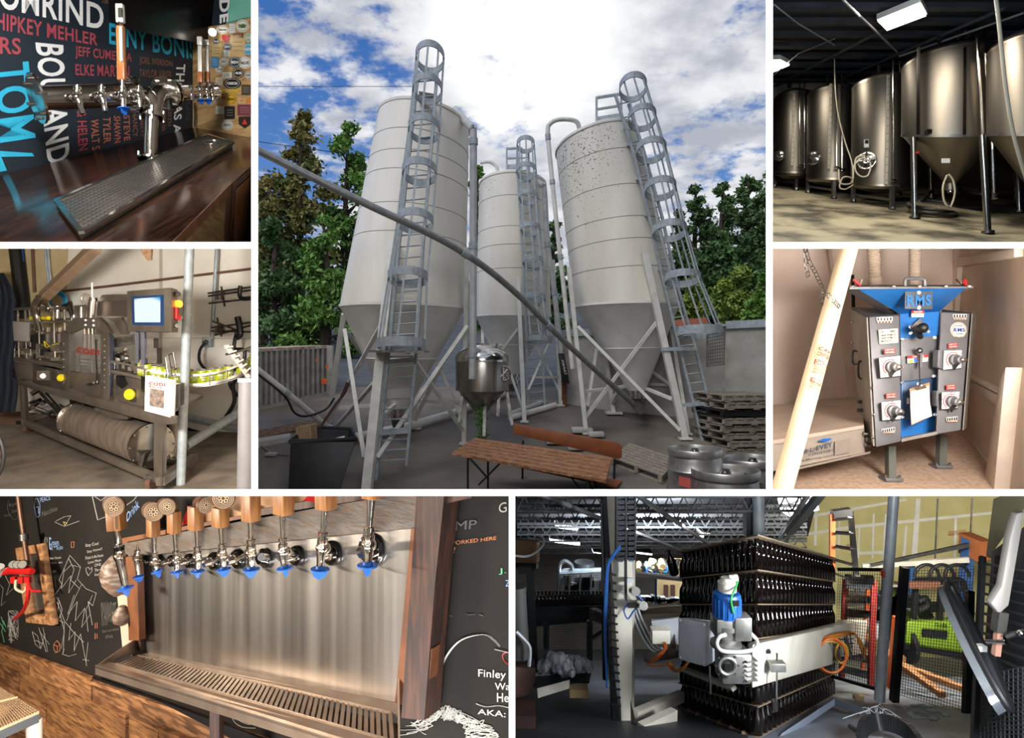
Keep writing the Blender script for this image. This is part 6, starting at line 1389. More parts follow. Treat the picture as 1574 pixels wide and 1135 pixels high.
plank_m=[mat('plank_a','#8a5f3c',.6,0,'#6a4528',4,(1,1,3),wave=(4,'#a87a50',(1.5,1.5,12))),mat('plank_b','#a07347',.6,0,'#7c5432',4,(1,1,3),wave=(5,'#5d3d25',(1.5,1.5,14))),mat('plank_c','#64432b',.6,0,'#4f331f',4,(1,1,3),wave=(4,'#946844',(1.5,1.5,10)))]
ly=lambda k,x:705+88*k+(.357+.045*k)*x
joints={0:[0,740,2300],1:[90,590,740,2300],2:[200,640,2300],3:[110,520,900,2300],4:[330,2300],5:[60,2300]}
joints={0:[-80,135,425,1250],1:[-80,90,585,738,1250],2:[-80,215,740,1250],3:[-80,105,560,1250],4:[-80,330,1250],5:[-80,160,1250]}
for k,js in joints.items():
    for a,b in zip(js,js[1:]):
        if ly(k,a)>1250:continue
        o=random.uniform(.03,.06)
        struct_p=MB().prism([wl(a+2,ly(k,a)+2,o),wl(b-2,ly(k,b)+2,o),wl(b-2,ly(k+1,b)-3,o),wl(a+2,ly(k+1,a)-3,o)],-tn*.03)
        struct_p.build('plank',plank_m[(k+int(a)) % 3],bd,smooth=0)
MB().bar(wl(-80,703,.03),wl(1250,ly(0,1250),.03),.03,.02).build('cap_rail',plank_m[0],bd)
struct(MB().prism([wl(430,850,.055),wl(1250,1150,.055),wl(1250,1230,.055),wl(740,965,.055),wl(430,860,.055)],-tn*.01).build('trim_10',black))
# chalk marks, flat prints on the board
chk={'w':mat('chalk_white','#a3a19b',.9),'d':mat('chalk_dim','#5c5955',.9),'b':mat('chalk_blue','#7f9cc4',.9),'o':mat('chalk_orange','#c07a4e',.9),'g':mat('chalk_green','#5fae7c',.9),'r':mat('chalk_red','#b0413c',.9),'y':mat('chalk_yellow','#b5ac6a',.9)}
def chalkline(f,polys,c,w=.004,k=1):
    m=MB()
    for pl_ in polys:
        q=[f(x,y,.003) for x,y in pl_];q=catmull(q,4) if k>1 and len(q)>2 else q
        for a,b in zip(q,q[1:]):
            if (b-a).length>1e-4:m.bar(a,b,w*.7,.002)
    o=m.build('chalk_drawing',chk[c],bd,smooth=0);o['kind']='stuff'
def chalktext(f,txt,q,c,b=.0):
    uv,fs=textmesh(txt,b);Q=[V(p+(0,)) for p in q];t=MB();t.add([f(bil(Q,s,k).x,bil(Q,s,k).y,.004) for s,k in uv],fs);t.build('chalk_writing',chk[c],bd,smooth=0)
tree_l=[[(325,285),(275,400),(290,420),(255,470),(275,500),(262,580),(300,600),(295,740)],[(325,285),(375,340),(360,395),(400,440),(448,460),(432,520),(410,500),(430,610)],[(300,345),(285,440),(330,380),(320,460),(355,400)],[(345,470),(315,560),(360,500),(350,590),(395,530),(380,620),(420,560)],
    [(330,600),(320,680),(350,640),(345,730),(375,650),(400,780),(410,690)],[(255,470),(250,520),(275,580),(290,540),(270,480)],[(300,720),(290,745),(320,755),(355,745)],[(375,340),(330,330),(300,360)],[(380,420),(350,480),(310,590)],[(280,560),(300,640),(285,720)],[(400,770),(403,800)],[(385,770),(415,775)],[(265,500),(300,590),(340,640),(390,690)],[(430,470),(400,540),(410,640)],[(320,300),(345,350),(330,400),(370,440)]]
chalkline(wl,tree_l,'w',.0035)
for _ in range(1):chalkline(wl,[[(60+random.uniform(-25,25),600+random.uniform(-60,90)) for _ in range(4)] for _ in range(14)],'w',.0035,3)
chalkline(wl,[[(150,640),(165,700),(190,720),(175,660),(150,640)],[(180,620),(215,735)],[(200,620),(222,735)],[(165,680),(205,700)],[(185,640),(230,700)],[(210,650),(190,720)]],'w',.003)
chalkline(wl,[[(250,700),(265,682),(280,700),(278,730),(260,738),(250,720),(250,700)],[(250,700),(268,710),(280,700)],[(268,710),(266,738)],[(332,222),(345,222),(344,248),(332,248),(332,222)],[(443,600),(443,625)],[(452,598),(452,625)],[(443,648),(443,675)],[(452,650),(452,672)]],'o',.004)
chalkline(wl,[[(400,345),(412,340),(418,352),(428,340),(428,358),(412,380),(402,362),(400,345)],[(210,200),(208,240),(215,280),(222,240),(218,200)],[(255,130),(300,150),(370,125)],[(260,125),(300,105),(330,100),(300,150)],[(0,420),(15,440),(5,520),(25,500)],[(25,380),(45,420),(30,470),(60,440)]],'w',.004)
chalkline(wl,[[(165,20),(160,60),(170,110),(185,100),(186,50),(175,20),(165,20)],[(168,60),(180,60),(180,90)],[(230,200),(232,250),(245,260)]],'b',.005)
chalkline(wl,[[(5,570),(15,600),(8,640),(20,690)],[(15,590),(28,620)],[(0,600),(25,640)]],'g',.005);chalkline(wl,[[(295,128),(302,145),(312,135),(295,128)]],'y',.004)
chalkline(wl,[[(430,10),(455,120),(530,90),(620,30),(640,5)],[(440,10),(470,30),(500,5)]],'w',.007)
chalkline(wl,[[(40,30),(35,70),(60,115),(80,110),(92,60),(80,20)]],'d',.003,3)
for tx,q,c in (('Stay Cool',[(398,250),(458,240),(458,222),(398,232)],'w'),('PEACE',[(188,40),(235,25),(232,5),(186,18)],'b'),('Green',[(228,262),(275,240),(272,208),(228,200)],'b'),('this place',[(262,265),(292,262),(292,236),(262,240)],'b'),('Stay Home!!',[(405,278),(475,262),(475,248),(405,262)],'w'),('Finest in the house',[(398,305),(480,290),(480,276),(398,290)],'w'),
    ('Love Mom',[(410,325),(470,312),(470,300),(410,312)],'w'),('ONE',[(440,338),(470,332),(470,320),(440,325)],'w'),('The wild',[(440,362),(482,352),(482,340),(440,348)],'w'),('Good Times',[(440,382),(482,374),(482,362),(440,370)],'w'),('Mimi Smith',[(228,305),(284,300),(284,290),(228,293)],'w'),('rock on',[(232,325),(290,322),(290,312),(232,314)],'w'),('love this',[(218,372),(262,365),(262,350),(218,355)],'w'),
    ('RYAN',[(475,615),(500,610),(498,500),(470,505)],'d'),('WAS',[(500,600),(520,595),(520,500),(500,505)],'d'),('HERE',[(522,600),(545,595),(540,500),(520,510)],'d'),('Did not enjoy',[(478,650),(555,635),(552,620),(476,634)],'d'),('this',[(490,672),(525,668),(525,650),(490,655)],'d'),('Nacchito',[(195,105),(268,75),(264,55),(195,80)],'d'),('Drink',[(590,130),(650,60),(640,20),(590,90)],'b'),('Ryan',[(42,65),(92,50),(90,30),(42,45)],'d'),('Sue B',[(55,88),(95,78),(93,62),(55,72)],'d'),('Emily',[(20,110),(50,105),(50,90),(20,95)],'d')):chalktext(wl,tx,q,c)
for tx,q,c,b in (('G',[(1142,88),(1178,82),(1176,35),(1140,45)],'w',.0),('UMP',[(880,175),(1035,160),(1040,120),(880,130)],'d',0),('WORKED HERE',[(905,240),(1128,212),(1130,195),(905,222)],'o',0),('CE!',[(870,285),(935,272),(940,245),(868,260)],'o',0),('Finley',[(1045,860),(1172,872),(1175,822),(1045,815)],'w',.01),('Was',[(1122,912),(1210,912),(1210,880),(1122,878)],'w',.01),('Here',[(1132,968),(1230,970),(1230,930),(1132,925)],'w',.01),('AKA: RJ',[(1042,1032),(1240,1058),(1240,1015),(1042,1000)],'w',.01),('J.',[(1140,375),(1175,375),(1175,345),(1140,345)],'g',0),('Z',[(1172,430),(1192,430),(1192,400),(1172,400)],'b',0)):chalktext(wr,tx,q,c,b)
chalkline(wr,[[(800,940),(850,910),(865,860),(870,820),(900,750),(950,690),(1010,662),(1080,655),(1120,680),(1145,710)],[(1122,722),(1190,738)]],'w',.011,4)
chalkline(wr,[[(1035,975),(1080,990),(1140,985),(1190,995)]],'w',.004,3);chalkline(wr,[[(1190,735),(1160,745),(1165,775),(1190,795)]],'r',.007,3)
chalkline(wr,[[(880,505),(850,515),(838,540),(850,560),(895,545)],[(872,510),(872,555)],[(872,530),(892,528)]],'d',.005,3)
chalkline(wr,[[(910,565),(925,568)],[(985,555),(1000,562),(1030,558)],[(1050,560),(1068,566)]],'d',.004)
cl_=[]
for i in range(46):
    a0=random.uniform(math.pi,2*math.pi);cl_.append([(900+(60+random.uniform(20,190)*abs(math.cos(a0+j*.15)))*math.cos(a0+j*.15),1135+(110+random.uniform(-20,35))*math.sin(a0+j*.15)*(.9 if j % 2 else 1.05)) for j in range(7)])
chalkline(wr,cl_,'w',.0035,3)
chalkline(wl,[[(1075,1020),(1090,1060),(1130,1085),(1190,1090)],[(1095,1010),(1110,1050),(1150,1070),(1190,1072)]],'w',.004,3)
# sheet steel back plate
ss=mat('splash_steel','#a6a29d',.3,.97,'#c6c3bf',2.2,(6,6,.12),lo=.3,hi=.7)
sp=tag(MB().prism([tw0(213,846,.02),tw0(634,811,.02),tw0(609,1080,.02),tw0(215,1003,.02)],-tn*.01).build('splash_plate',ss,smooth=0),'large brushed steel sheet behind the row of taps','splash plate')
oldw=mat('old_barn_wood','#67625d',.8,0,'#4d4742',4,(1,1,3),wave=(5,'#5d4c40',(2,2,12)),bump=.5,bscale=20);dkw=mat('dark_frame_wood','#34201a',.6,0,'#241610',3,(2,2,1),wave=(4,'#46291c',(10,10,1)));rsw=mat('rusty_edge_wood','#754522',.6,0,'#552f19',5)
fm=thing('tap_wall_frame','reclaimed wood frame around the steel tap sheet','frame',tw0(420,1060,.04))
MB().prism([tw0(187,834,.06),tw0(640,755,.06),tw0(640,811,.06),tw0(195,857,.06)],-tn*.05).build('top_board',oldw,fm,smooth=0)
MB().prism([tw0(187,828,.09),tw0(400,787,.09),tw0(400,792,.09),tw0(188,835,.09)],-tn*.07).build('shelf_edge',rsw,fm);MB().prism([tw0(400,783,.09),tw0(640,742,.09),tw0(640,756,.09),tw0(400,793,.09)],-tn*.07).build('shelf_edge',dkw,fm)
MB().prism([tw0(641,750,.12),tw0(684,750,.12),tw0(668,905,.12),tw0(652,1108,.12),tw0(617,1104,.12)],-tn*.1).build('right_post',dkw,fm,smooth=0)
MB().prism([tw0(632,812,.03),tw0(641,812,.03),tw0(620,1085,.03),tw0(607,1080,.03)],-tn*.02).build('rusty_edge',rsw,fm)
MB().prism([tw0(664,998,.11),tw0(661,1035,.11),tw0(653,1085,.11),tw0(654,1000,.11)],-tn*.05).build('splintered_edge',rsw,fm)
MB().prism([tw0(193,857,.1),tw0(210,855,.1),tw0(214,985,.1),tw0(198,985,.05)],-tn*.04).build('left_post',rsw,fm,smooth=0);MB().prism([tw0(205,856,.05),tw0(210,856,.05),tw0(217,1002,.05),tw0(212,1002,.05)],-tn*.03).build('left_post_edge',dkw,fm)
MB().prism([tw0(684,750,.1),tw0(728,750,.1),tw0(724,766,.1),tw0(682,775,.1)],-tn*.05).build('top_board_end',dkw,fm)
# things glimpsed over the frame: red sign and pale board
tag(MB().prism([tw0(380,755,.05),tw0(520,755,.05),tw0(410,786,.05),tw0(300,806,.05),tw0(300,770,.05)],-tn*.01).build('pale_board',mat('pale_board','#c9a27e',.7,0,'#b98a62',5)),'pale tan board on the wall above the tap frame','board')
for (pts,lb) in (([(282,795),(290,780),(294,805),(280,808)],'small red shape seen between the second and fourth handles'),([(466,770),(480,755),(492,755),(489,773)],'small red shape seen left of the ninth handle')):tag(MB().prism([tw0(x,y,.12) for x,y in pts],-tn*.02).build('red_sign',red_pl),lb,'sign')
# drip ledge
tl_=[V(x) for x in (tw0(216,1001,.02),tw0(611,1081,.02))];fl0,fr0=BL(443,800,3.86),P(612,1168,2.62)
dt=thing('drip_ledge','long steel drip ledge with slotted grille under the taps','drip tray',(tl_[0]+fr0)/2)
ssl=mat('ledge_steel','#b8a594',.3,.8,'#a28f7f',5)
fl1,fr1=BL(452,830,3.87),P(612,1192,2.64)
sin=[tl_[0].lerp(fl0,.0),tl_[1].lerp(fr0,0)]
L=lambda s,t:(tl_[0].lerp(tl_[1],s)).lerp(fl0.lerp(fr0,s),t)
MB().hexa([L(0,0),L(1,0),L(1,.22),L(0,.22)],[x-Z3*.012 for x in (L(0,0),L(1,0),L(1,.22),L(0,.22))]).build('rear_flange',ssl,dt)
MB().hexa([L(0,.72),L(1,.72),L(1,1),L(0,1)],[x-Z3*.012 for x in (L(0,.72),L(1,.72),L(1,1),L(0,1))]).build('front_flange',ssl,dt)
MB().hexa([L(0,1)+Z3*.005,L(1,1)+Z3*.005,L(1,1)-Z3*.05,L(0,1)-Z3*.05],[x-tn*.02 for x in (L(0,1)+Z3*.005,L(1,1)+Z3*.005,L(1,1)-Z3*.05,L(0,1)-Z3*.05)]).build('front_lip',ssl,dt)
MB().hexa([L(0,.18)-Z3*.05,L(1,.18)-Z3*.05,L(1,.78)-Z3*.05,L(0,.78)-Z3*.05],[x-Z3*.07 for x in (L(0,.2),L(1,.2),L(1,.8),L(0,.8))]).build('trough',mat('trough_dark','#4a3a30',.4,.6),dt)
MB().prism([tl_[0]+Z3*.0,tw0(213,978,.03),L(0,1)+Z3*.0,L(0,.95)-Z3*.0],tdir*-.012).build('left_end_plate',ssl,dt)
MB().prism([L(1,0),L(1,0)+Z3*.13,L(1,.5)+Z3*.05,L(1,1)+Z3*.01,L(1,1)],tdir*-.012).build('right_end_plate',ssl,dt)
NS=58
for i in range(NS+1):
    s=.045+.935*(i/NS)**1.0
    a,b=L(s,.22),L(s+.006,.72);MB().bar(a,b,.017,.006).build('grille_slat',ssl,dt)
MB().bar(L(.04,.22),L(.985,.22),.01,.01).build('slot_edge',ssl,dt);MB().bar(L(.04,.72),L(.985,.72),.01,.01).build('slot_edge',ssl,dt)
MB().bar(tw0(333,1085,.2),tw0(333,1150,.2),.05,.05).build('support_leg',dkw,dt)
# taps
hw=mat('handle_oak','#7c4f2a',.5,0,'#623c1f',5,(3,3,1),wave=(4,'#91622f',(12,12,1)));badge_w=mat('badge_brown','#5c3b22',.5);badge_l=mat('badge_line','#d8c3a4',.6);tapc=mat('tap_chrome','#d6cdc2',.14,1,'#b9afa4',6)
# (body u,v) (tip u,v) (ferrule top u,v) body radius px, flange (u,v,r) or None, handle (u,v0,v1,w) badge (u,v,r), cap orientation
rows=[((210,859),(213,893),(212,838),4.6,(224,862,9),None,None,1,.14,'short tap without a handle at the left end of the steel sheet'),
    ((237.5,865),(242,885),(237,826),5.2,(247,862,9),(235.5,795,825,17),(238,786,15),-.6,.16,'tap with the leftmost round-badged wooden handle over the steel sheet'),
    ((271,862),(272,886),(269,821),5.2,(266,862,9),(268,786,820,18),(259,778,13),.4,.17,'tap with the second wooden handle over the steel sheet, badge facing left'),
    ((304,857.5),(304,885),(303,814),5.8,(293,862,11),(301,778,815,20),(314,776,13),.5,.18,'tap with the third wooden handle over the steel sheet, badge edge-on'),
    ((342,854),(344,882),(340,809),6.2,(331,862.5,14),(339,780,810,22),(345,765,17),-.9,.19,'tap with the fourth wooden handle, its badge cut by the top edge'),
    ((386,850.5),(386,882),(386,801),7.2,(367,859,15),(386,760,801,24),None,-.9,.2,'tap in the middle of the row with a square wooden handle'),
    ((435,848),(438,880),(435,792),7.2,(410,857,16),(436,755,791,26),None,.45,.21,'fourth tap from the right end'),
    ((435,848),(438,880),(435,792),7.2,(457,854,15.5),None,None,.45,.21,''),
    ((495,842),(492,882),(500,782),8.2,(511,850,19),(501,745,783,27),None,-1.1,.22,'second tap from the right end'),
    ((566,837),(565,876),(571,768),9.2,(572,844,25),(572,740,767,26),None,.5,.23,'rightmost tap, with the widest black wall flange')]
rows[6]=((435,848),(438,880),(435,792),7.2,(457,854,15.5),(436,755,791,26),None,.45,.21,'third tap from the right end, with its black flange just right of the tap')
rows.pop(7)
rows.insert(6,((386.5,900),None))
rows=[r for r in rows if r[1] is not None]
blk_g=mat('gloss_black','#0c0c0c',.15)
for (b,t,f_,kpx,fl,hd,bg,cp_,off,lab) in rows:
    bp=tw0(b[0],b[1],off);k=kpx*bp.y/1000;wp=tw0(fl[0],fl[1],.025);d=bp.y
    tip=P(t[0],t[1]-6,d);top=P(f_[0],f_[1],d)
    s,side,back,upv=faucet('chrome '+lab,bp,wp,k,tip,top,bool(hd),cp_,'chrome taps in the row over the drip ledge',fl[2]*wp.y/1000,blk_g,m=tapc)
    if hd:
        u,v0,v1,w_=hd;a,c=P(u,v1,d),P(u-.5,v0,d);ww=w_*d/1000
        MB().bar(a,c,ww,ww*.8,side=tdir).build('wooden_handle',hw,s,bevel=.004);MB().bar(a+V((0,-.0,0))-V((0,ww*.42,0)),c-V((0,ww*.42,0)),ww*.07,.004).build('handle_strip',steel_b,s)
        if bg:
            g0=P(bg[0],bg[1],d-ww*.55);R=bg[2]*d/1000;ax=V((.12,-1,0)) if 'edge-on' not in lab else V((.8,-.6,0))
            bb=MB().cyl(g0,g0+ax.normalized()*.018,R,30).build('round_badge',badge_w,s);A_,B_,D_=basis(ax);g1=g0+D_*.02
            for rr in (.88,.74,.6):MB().torus(g1,R*rr,.0012,ax,26,4).build('badge_ring',badge_l,bb)
            mm=MB()
            for j in range(8):
                an=j*.785;mm.torus(g1+A_*math.cos(an)*R*.32+B_*math.sin(an)*R*.32,R*.15,.0018,ax,10,4)
            o=mm.build('badge_tracery',badge_l,bb);o['kind']='stuff'
            MB().cyl(g0+V((-.6*R-.01,.03,-.004)),g0+V((-.6*R-.01,.045,-.004)),R*.9,24).build('rear_badge',badge_w,s)
for (u,v,r) in ((410,857,16),(366.5,859,0)):
    if r:fo=thing('empty_flange','black tap flange with a short shank and no visible lever, between the two middle taps','flange',tw0(u,v,.03));MB().lathe([(r*.0032,0),(r*.0032,.02),(r*.0022,.03),(r*.0016,.05)],tw0(u,v,.02),tn,26).build('flange_body',blk_g,fo);MB().cyl(tw0(u,v,.06),tw0(u-8,v,.16),.02,14).build('shank',tapc,fo)
# far left tall tap with separate ball and handle
d=3.9;bt_=P(183,856,d)
s,side,back,upv=faucet('tall narrow chrome tap with a round wooden badge standing left of the steel sheet',bt_,P(186,858,d+.12),.026,P(193,905,d),P(180,815,d),True,.6,'chrome taps in the row over the drip ledge',m=tapc)
MB().cyl(P(183,846,d),P(183,840,d),.03,16).build('black_collar',blk_g,s);MB().bar(P(180,815,d),P(177,778,d),.085,.07).build('wooden_handle',hw,s,bevel=.004);MB().bar(P(178.5,814,d-.04),P(177,780,d-.04),.006,.004).build('handle_strip',steel_b,s)
g0=P(178,778,d-.06);bb=MB().cyl(g0,g0+V((.05,-1,0))*.018,.062,30).build('round_badge',badge_w,s)
for rr in (.88,.74,.6):MB().torus(g0+V((.0,-.021,0)),.062*rr,.0013,(0,1,0),26,4).build('badge_ring',badge_l,bb)
mm=MB()
for j in range(8):mm.torus(g0+V((math.cos(j*.785)*.02,-.021,math.sin(j*.785)*.02)),.009,.0018,(0,1,0),10,4)
o=mm.build('badge_tracery',badge_l,bb);o['kind']='stuff';MB().cyl(g0+V((-.055,.04,.0)),g0+V((-.055,.055,0)),.05,24).build('rear_badge',badge_w,s)
tw2=thing('turned_wood_post','turned wooden bedpost-like ornament with a ball, left of the tap frame','ornament',P(188,960,4.15))
tm_=mat('turned_wood','#7b6252',.5,0,'#4c3527',6,wave=(5,'#94877c',(3,3,9)))
MB().lathe([(.02,.0),(.05,.03),(.085,.08),(.1,.14),(.085,.2),(.05,.24),(.03,.26)],P(180,916,4.15),Z3,24).build('large_ball',tm_,tw2);MB().lathe([(.02,0),(.05,.02),(.055,.06),(.035,.1),(.02,.12)],P(188,961,4.15),Z3,20).build('small_ball',tm_,tw2)
tag(MB().prism([tw0(180,915,.03),tw0(200,915,.03),tw0(205,985,.03),tw0(188,995,.03)],-tn*.01).build('wall_patch',mat('pale_gap','#b9aa98',.7)),'pale strip of wall seen between chalkboard edge and tap frame','panel')
# small framed window, gas regulator and pipe
wf=thing('small_wood_frame','small reclaimed wood frame with a glass pane on the chalkboard','picture frame',wl(160,605))
fwm=mat('frame_oak','#9b6e47',.6,0,'#7d5433',5,wave=(5,'#b98b60',(4,4,8)))
o4=[(70,252),(192,230),(246,612),(120,598)];i4=[(100,285),(172,276),(210,570),(140,555)]
for i in range(4):a,b,c,e=o4[i],o4[(i+1) % 4],i4[(i+1) % 4],i4[i];MB().prism([wl(*a,.05),wl(*b,.05),wl(*c,.05),wl(*e,.05)],-tn*.04).build('frame_side',fwm,wf,bevel=.003)
MB().prism([wl(*p,.02) for p in i4],-tn*.006).build('glass_pane',mat('dim_mirror','#6f6a64',.15,.7),wf)
tag(MB().tube([wl(80,-30,.12),wl(98,110,.12),wl(112,205,.12),wl(135,365,.14)],.018,10).build('copper_pipe',mat('old_copper','#6e5243',.4,.6)),'brown metal pipe coming down to the gas regulator','pipe')
gr_=thing('gas_regulator','red gas regulator with three gauges fixed over the small frame','regulator',wl(80,400,.15))
rdm=mat('glossy_red','#c21f1f',.25);MB().tube([wl(12,372,.2),wl(35,358,.2),wl(60,352,.2),(wl(125,352,.2)),wl(150,360,.2)],[.012,.03,.034,.034,.02],12).build('manifold',rdm,gr_)
for x in (65,85,108):MB().cyl(wl(x,325,.18),wl(x-4,327,.24),.03,18).build('gauge',black,gr_);MB().cyl(wl(x-4,327,.24),wl(x-4.5,327,.245),.026,18).build('gauge_face',mat('gauge_face','#8f8b84',.5),gr_)
for x in (65,100,130):MB().box(wl(x,398,.2),(.035,.03,.045)).build('red_valve',rdm,gr_)
MB().cyl(wl(0,335,.2),wl(-14,380,.2),.03,12).build('white_knob',white_pl,gr_);MB().cyl(wl(110,185,.14),wl(112,215,.14),.03,12).build('coupling',steel_d,gr_)
hose('dark red hose hanging from the regulator down to the chalkboard',[wl(130,420,.2),wl(130,480,.2),wl(110,540,.15),wl(70,580,.08)],.014,rdm);hose('short red hose running right from the regulator',[wl(132,405,.2),wl(145,445,.2),wl(188,452,.15)],.01,rdm);hose('clear hose curling under the regulator',[wl(75,400,.2),wl(75,440,.2),wl(110,455,.2),wl(125,430,.2)],.01,hose_c)
# stool
st_=thing('cane_stool','stool with a woven cane top and black rim at the lower left','stool',BL(60,1250,3.0))
can_m=mat('cane_weave','#c7a57c',.7,0,'#a98660',120);sq=[BL(-60,1115,2.8),BL(182,1010,2.95),BL(0,900,3.6),BL(-130,900,3.6)]
MB().prism(sq,-Z3*.012).build('woven_top',can_m,st_);MB().prism([p-Z3*.012 for p in sq],-Z3*.04).build('black_rim',black,st_)
mm=MB()
for i in range(19):
    t=(i+.5)/19;mm.bar(bil(sq,t,0)+Z3*.002,bil(sq,t,1)+Z3*.002,.004,.002);mm.bar(bil(sq,0,t)+Z3*.002,bil(sq,1,t)+Z3*.002,.004,.002)
o=mm.build('cane_strands',mat('cane_strand','#8d7358',.7),st_);o['kind']='stuff'
MB().bar(bil(sq,0,.5)+Z3*.003,bil(sq,1,.5)+Z3*.003,.018,.003).build('cane_band',mat('cane_light','#dcbf95',.6),st_)
MB().cyl(BL(158,1045,2.97),BL(160,1260,2.97),.017*2.97/1.6,12).build('leg',mat('leg_cream','#d4c6b6',.5),st_);MB().cyl(BL(15,1090,3.2),BL(16,1260,3.2),.02,12).build('leg',steel_d,st_)
area('taproom_fill',(-1.2,2.15,EYE-.75),(-1.2,3.6,EYE-1.3),.9,1,(1,.88,.72),.1).location=(-4.4,2.5,EYE-.8)  # unseen fill added far left, lights planks and taps
bpy.data.objects[[o.name for o in bpy.data.objects if o.name.startswith('taproom_fill')][-1]].data.energy=210
bpy.data.objects[[o.name for o in bpy.data.objects if o.name.startswith('taproom_fill')][-1]].rotation_euler=(V((-1.4,3.6,EYE-1.5))-V((-4.4,2.5,EYE-.8))).to_track_quat('-Z','Y').to_euler()
strip(10,767,640,767,1,(1,.87,.72));strip(783.5,780,783.5,1120,2.5,(.85,.92,1))
area('taproom_fill',(-.5,2.4,EYE-2.1),(-1.0,3.4,EYE-1.4),.6,8,(1,.9,.78),.3)  # small added fill from below, no real lamp there
cell_end(None,758,787,None)

# ================================================================ 7. BOTTLE PALLET HALL (bottom right opening)
cell_begin()
def BC(x,y,d):return P(790+x/3.028,760+y/3.028,d)
def BD(x,y,d):return P(1180+x/3.028,760+y/3.028,d)
shell(787,758,1950,1500,12.2,dark_shell)
zh=lambda d,c=-.82:EYE+c-.39*d
PH=Plane((0,0,EYE-.82),(0,.39,1))
def hf(u,v):return PH.hit(u,v)
def BCf(x,y):return hf(790+x/3.028,760+y/3.028)
def BDf(x,y):return hf(1180+x/3.028,760+y/3.028)
hfloor=mat('hall_floor','#7c828b',.45,0,'#5f646c',3,bump=.1,lo=.35,hi=.7);hshaded=mat('hall_floor_shaded','#34363a',.5,0,'#26282c',3)  # second floor colour holds the shade of the hall's left side
struct(MB().prism([V((uX(787,3.3),3.3,zh(3.3))),V((uX(1150,3.3),3.3,zh(3.3))),V((uX(1150,12),12,zh(12))),V((uX(787,12),12,zh(12)))],-Z3*.03).build('floor',hshaded,smooth=0))
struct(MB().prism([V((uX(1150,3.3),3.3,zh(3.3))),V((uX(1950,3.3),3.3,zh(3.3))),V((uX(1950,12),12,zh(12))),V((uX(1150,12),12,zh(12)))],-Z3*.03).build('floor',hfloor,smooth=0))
# back wall: bare drywall with taped seams on the right, dim hall on the left
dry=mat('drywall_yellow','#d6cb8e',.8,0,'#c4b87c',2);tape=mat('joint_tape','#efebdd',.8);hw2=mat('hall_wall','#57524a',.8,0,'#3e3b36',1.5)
def yw(d0,u0,u1,v0,v1,m,name,t=.02):return struct(MB().prism([P(u0,v1,d0),P(u1,v1,d0),P(u1,v0,d0),P(u0,v0,d0)],Y3*t).build(name,m,smooth=0))
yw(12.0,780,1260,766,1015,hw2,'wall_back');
wy=[]
def wyd(u):return 11.2-(u-1180)*.006
PYW=plane3(P(1200,900,11.3),P(1560,900,9.6),P(1200,800,11.3))
def WY(x,y,o=0):
    return PYW.hit(1180+x/3.028,760+y/3.028,o)
ydw=struct(MB().prism([WY(60,840),WY(1250,800),WY(1250,-40),WY(60,-40)],Y3*.03).build('wall_back',dry,smooth=0))
for pts in ([(60,120),(640,20),(650,30),(60,135)],[(80,195),(400,145),(1080,78),(1080,90),(400,160),(80,208)],[(420,270),(560,262),(560,278),(420,282)],[(440,328),(935,300),(935,312),(440,338)],[(640,150),(650,148),(640,330),(625,330)],[(220,40),(232,40),(228,240),(216,240)],[(425,150),(432,150),(425,300),(416,300)],[(490,90),(498,90),(492,300),(484,300)],
    [(690,20),(712,20),(695,300),(668,300)],[(870,100),(882,98),(878,300),(866,300)],[(545,95),(556,94),(545,330),(534,330)],[(330,60),(338,60),(335,260),(327,260)]):
    MB().prism([WY(x,y,.02) for x,y in pts],Y3*.01).build('joint_tape',tape,ydw)
for x in (790,950):MB().prism([WY(x,20,.04),WY(x+6,20,.04),WY(x-8,330,.04),WY(x-14,330,.04)],Y3*.01).build('metal_stud',steel_d,ydw)
for tx,q in (('DO NOT STORE',[(842,182),(922,176),(922,166),(842,172)]),('ABOVE THIS LINE',[(838,194),(920,188),(920,178),(838,184)]),('ROW 4',[(368,244),(415,242),(415,232),(368,234)])):
    t=MB();text3(t,tx,[WY(x,y,.05) for x,y in q],.02);t.build('stencil',mat('stencil_red','#b8503c',.7),ydw,smooth=0)
# ceiling with joists, ducts, lamps
czh=lambda d:EYE-.2-.18*d+.55*0
cl=lambda d:EYE+.815-.39*d
struct(MB().prism([V((uX(787,4.0),4.0,cl(4.0)+.35)),V((uX(1290,4.0),4.0,cl(4.0)+.35)),V((uX(1240,12),12,cl(12)+.35)),V((uX(787,12),12,cl(12)+.35))],Z3*.03).build('ceiling',mat('hall_ceiling','#2f3134',.8,0,'#222427',3),smooth=0))
jm=mat('joist_grey','#5a5c5e',.6,.2)
def Hc(u,d,o=0):return V((uX(u,d),d,cl(d)+.22+o))
for i,d in enumerate((6.2,6.8,7.5,8.3,9.2,10.2,11.3)):
    s0=MB().bar(Hc(795,d),Hc(1240,d),.03,.03);struct(s0.build('trim_11',jm));struct(MB().bar(Hc(795,d,-.14),Hc(1240,d,-.14),.02,.02).build('trim_11',jm))
    z_=MB();n=40
    for k in range(n):z_.bar(Hc(795+k*445/n,d,0 if k % 2 else-.14),Hc(795+(k+1)*445/n,d,-.14 if k % 2 else 0),.012)
    struct(z_.build('trim_11',jm))
for a,b in (((800,4.6),(1075,11.5)),((960,4.6),(1120,11.5)),((1250,4.6),(1180,11.5)),((1230,5.5),(1200,11.5))):struct(MB().bar(Hc(*a,-.2),Hc(*b,-.2),.03,.03).build('trim_11',mat('sprinkler_pipe','#7d7f80',.5)))
hl=mat('hall_lamp','#f4f8ff',.5,emit=7)
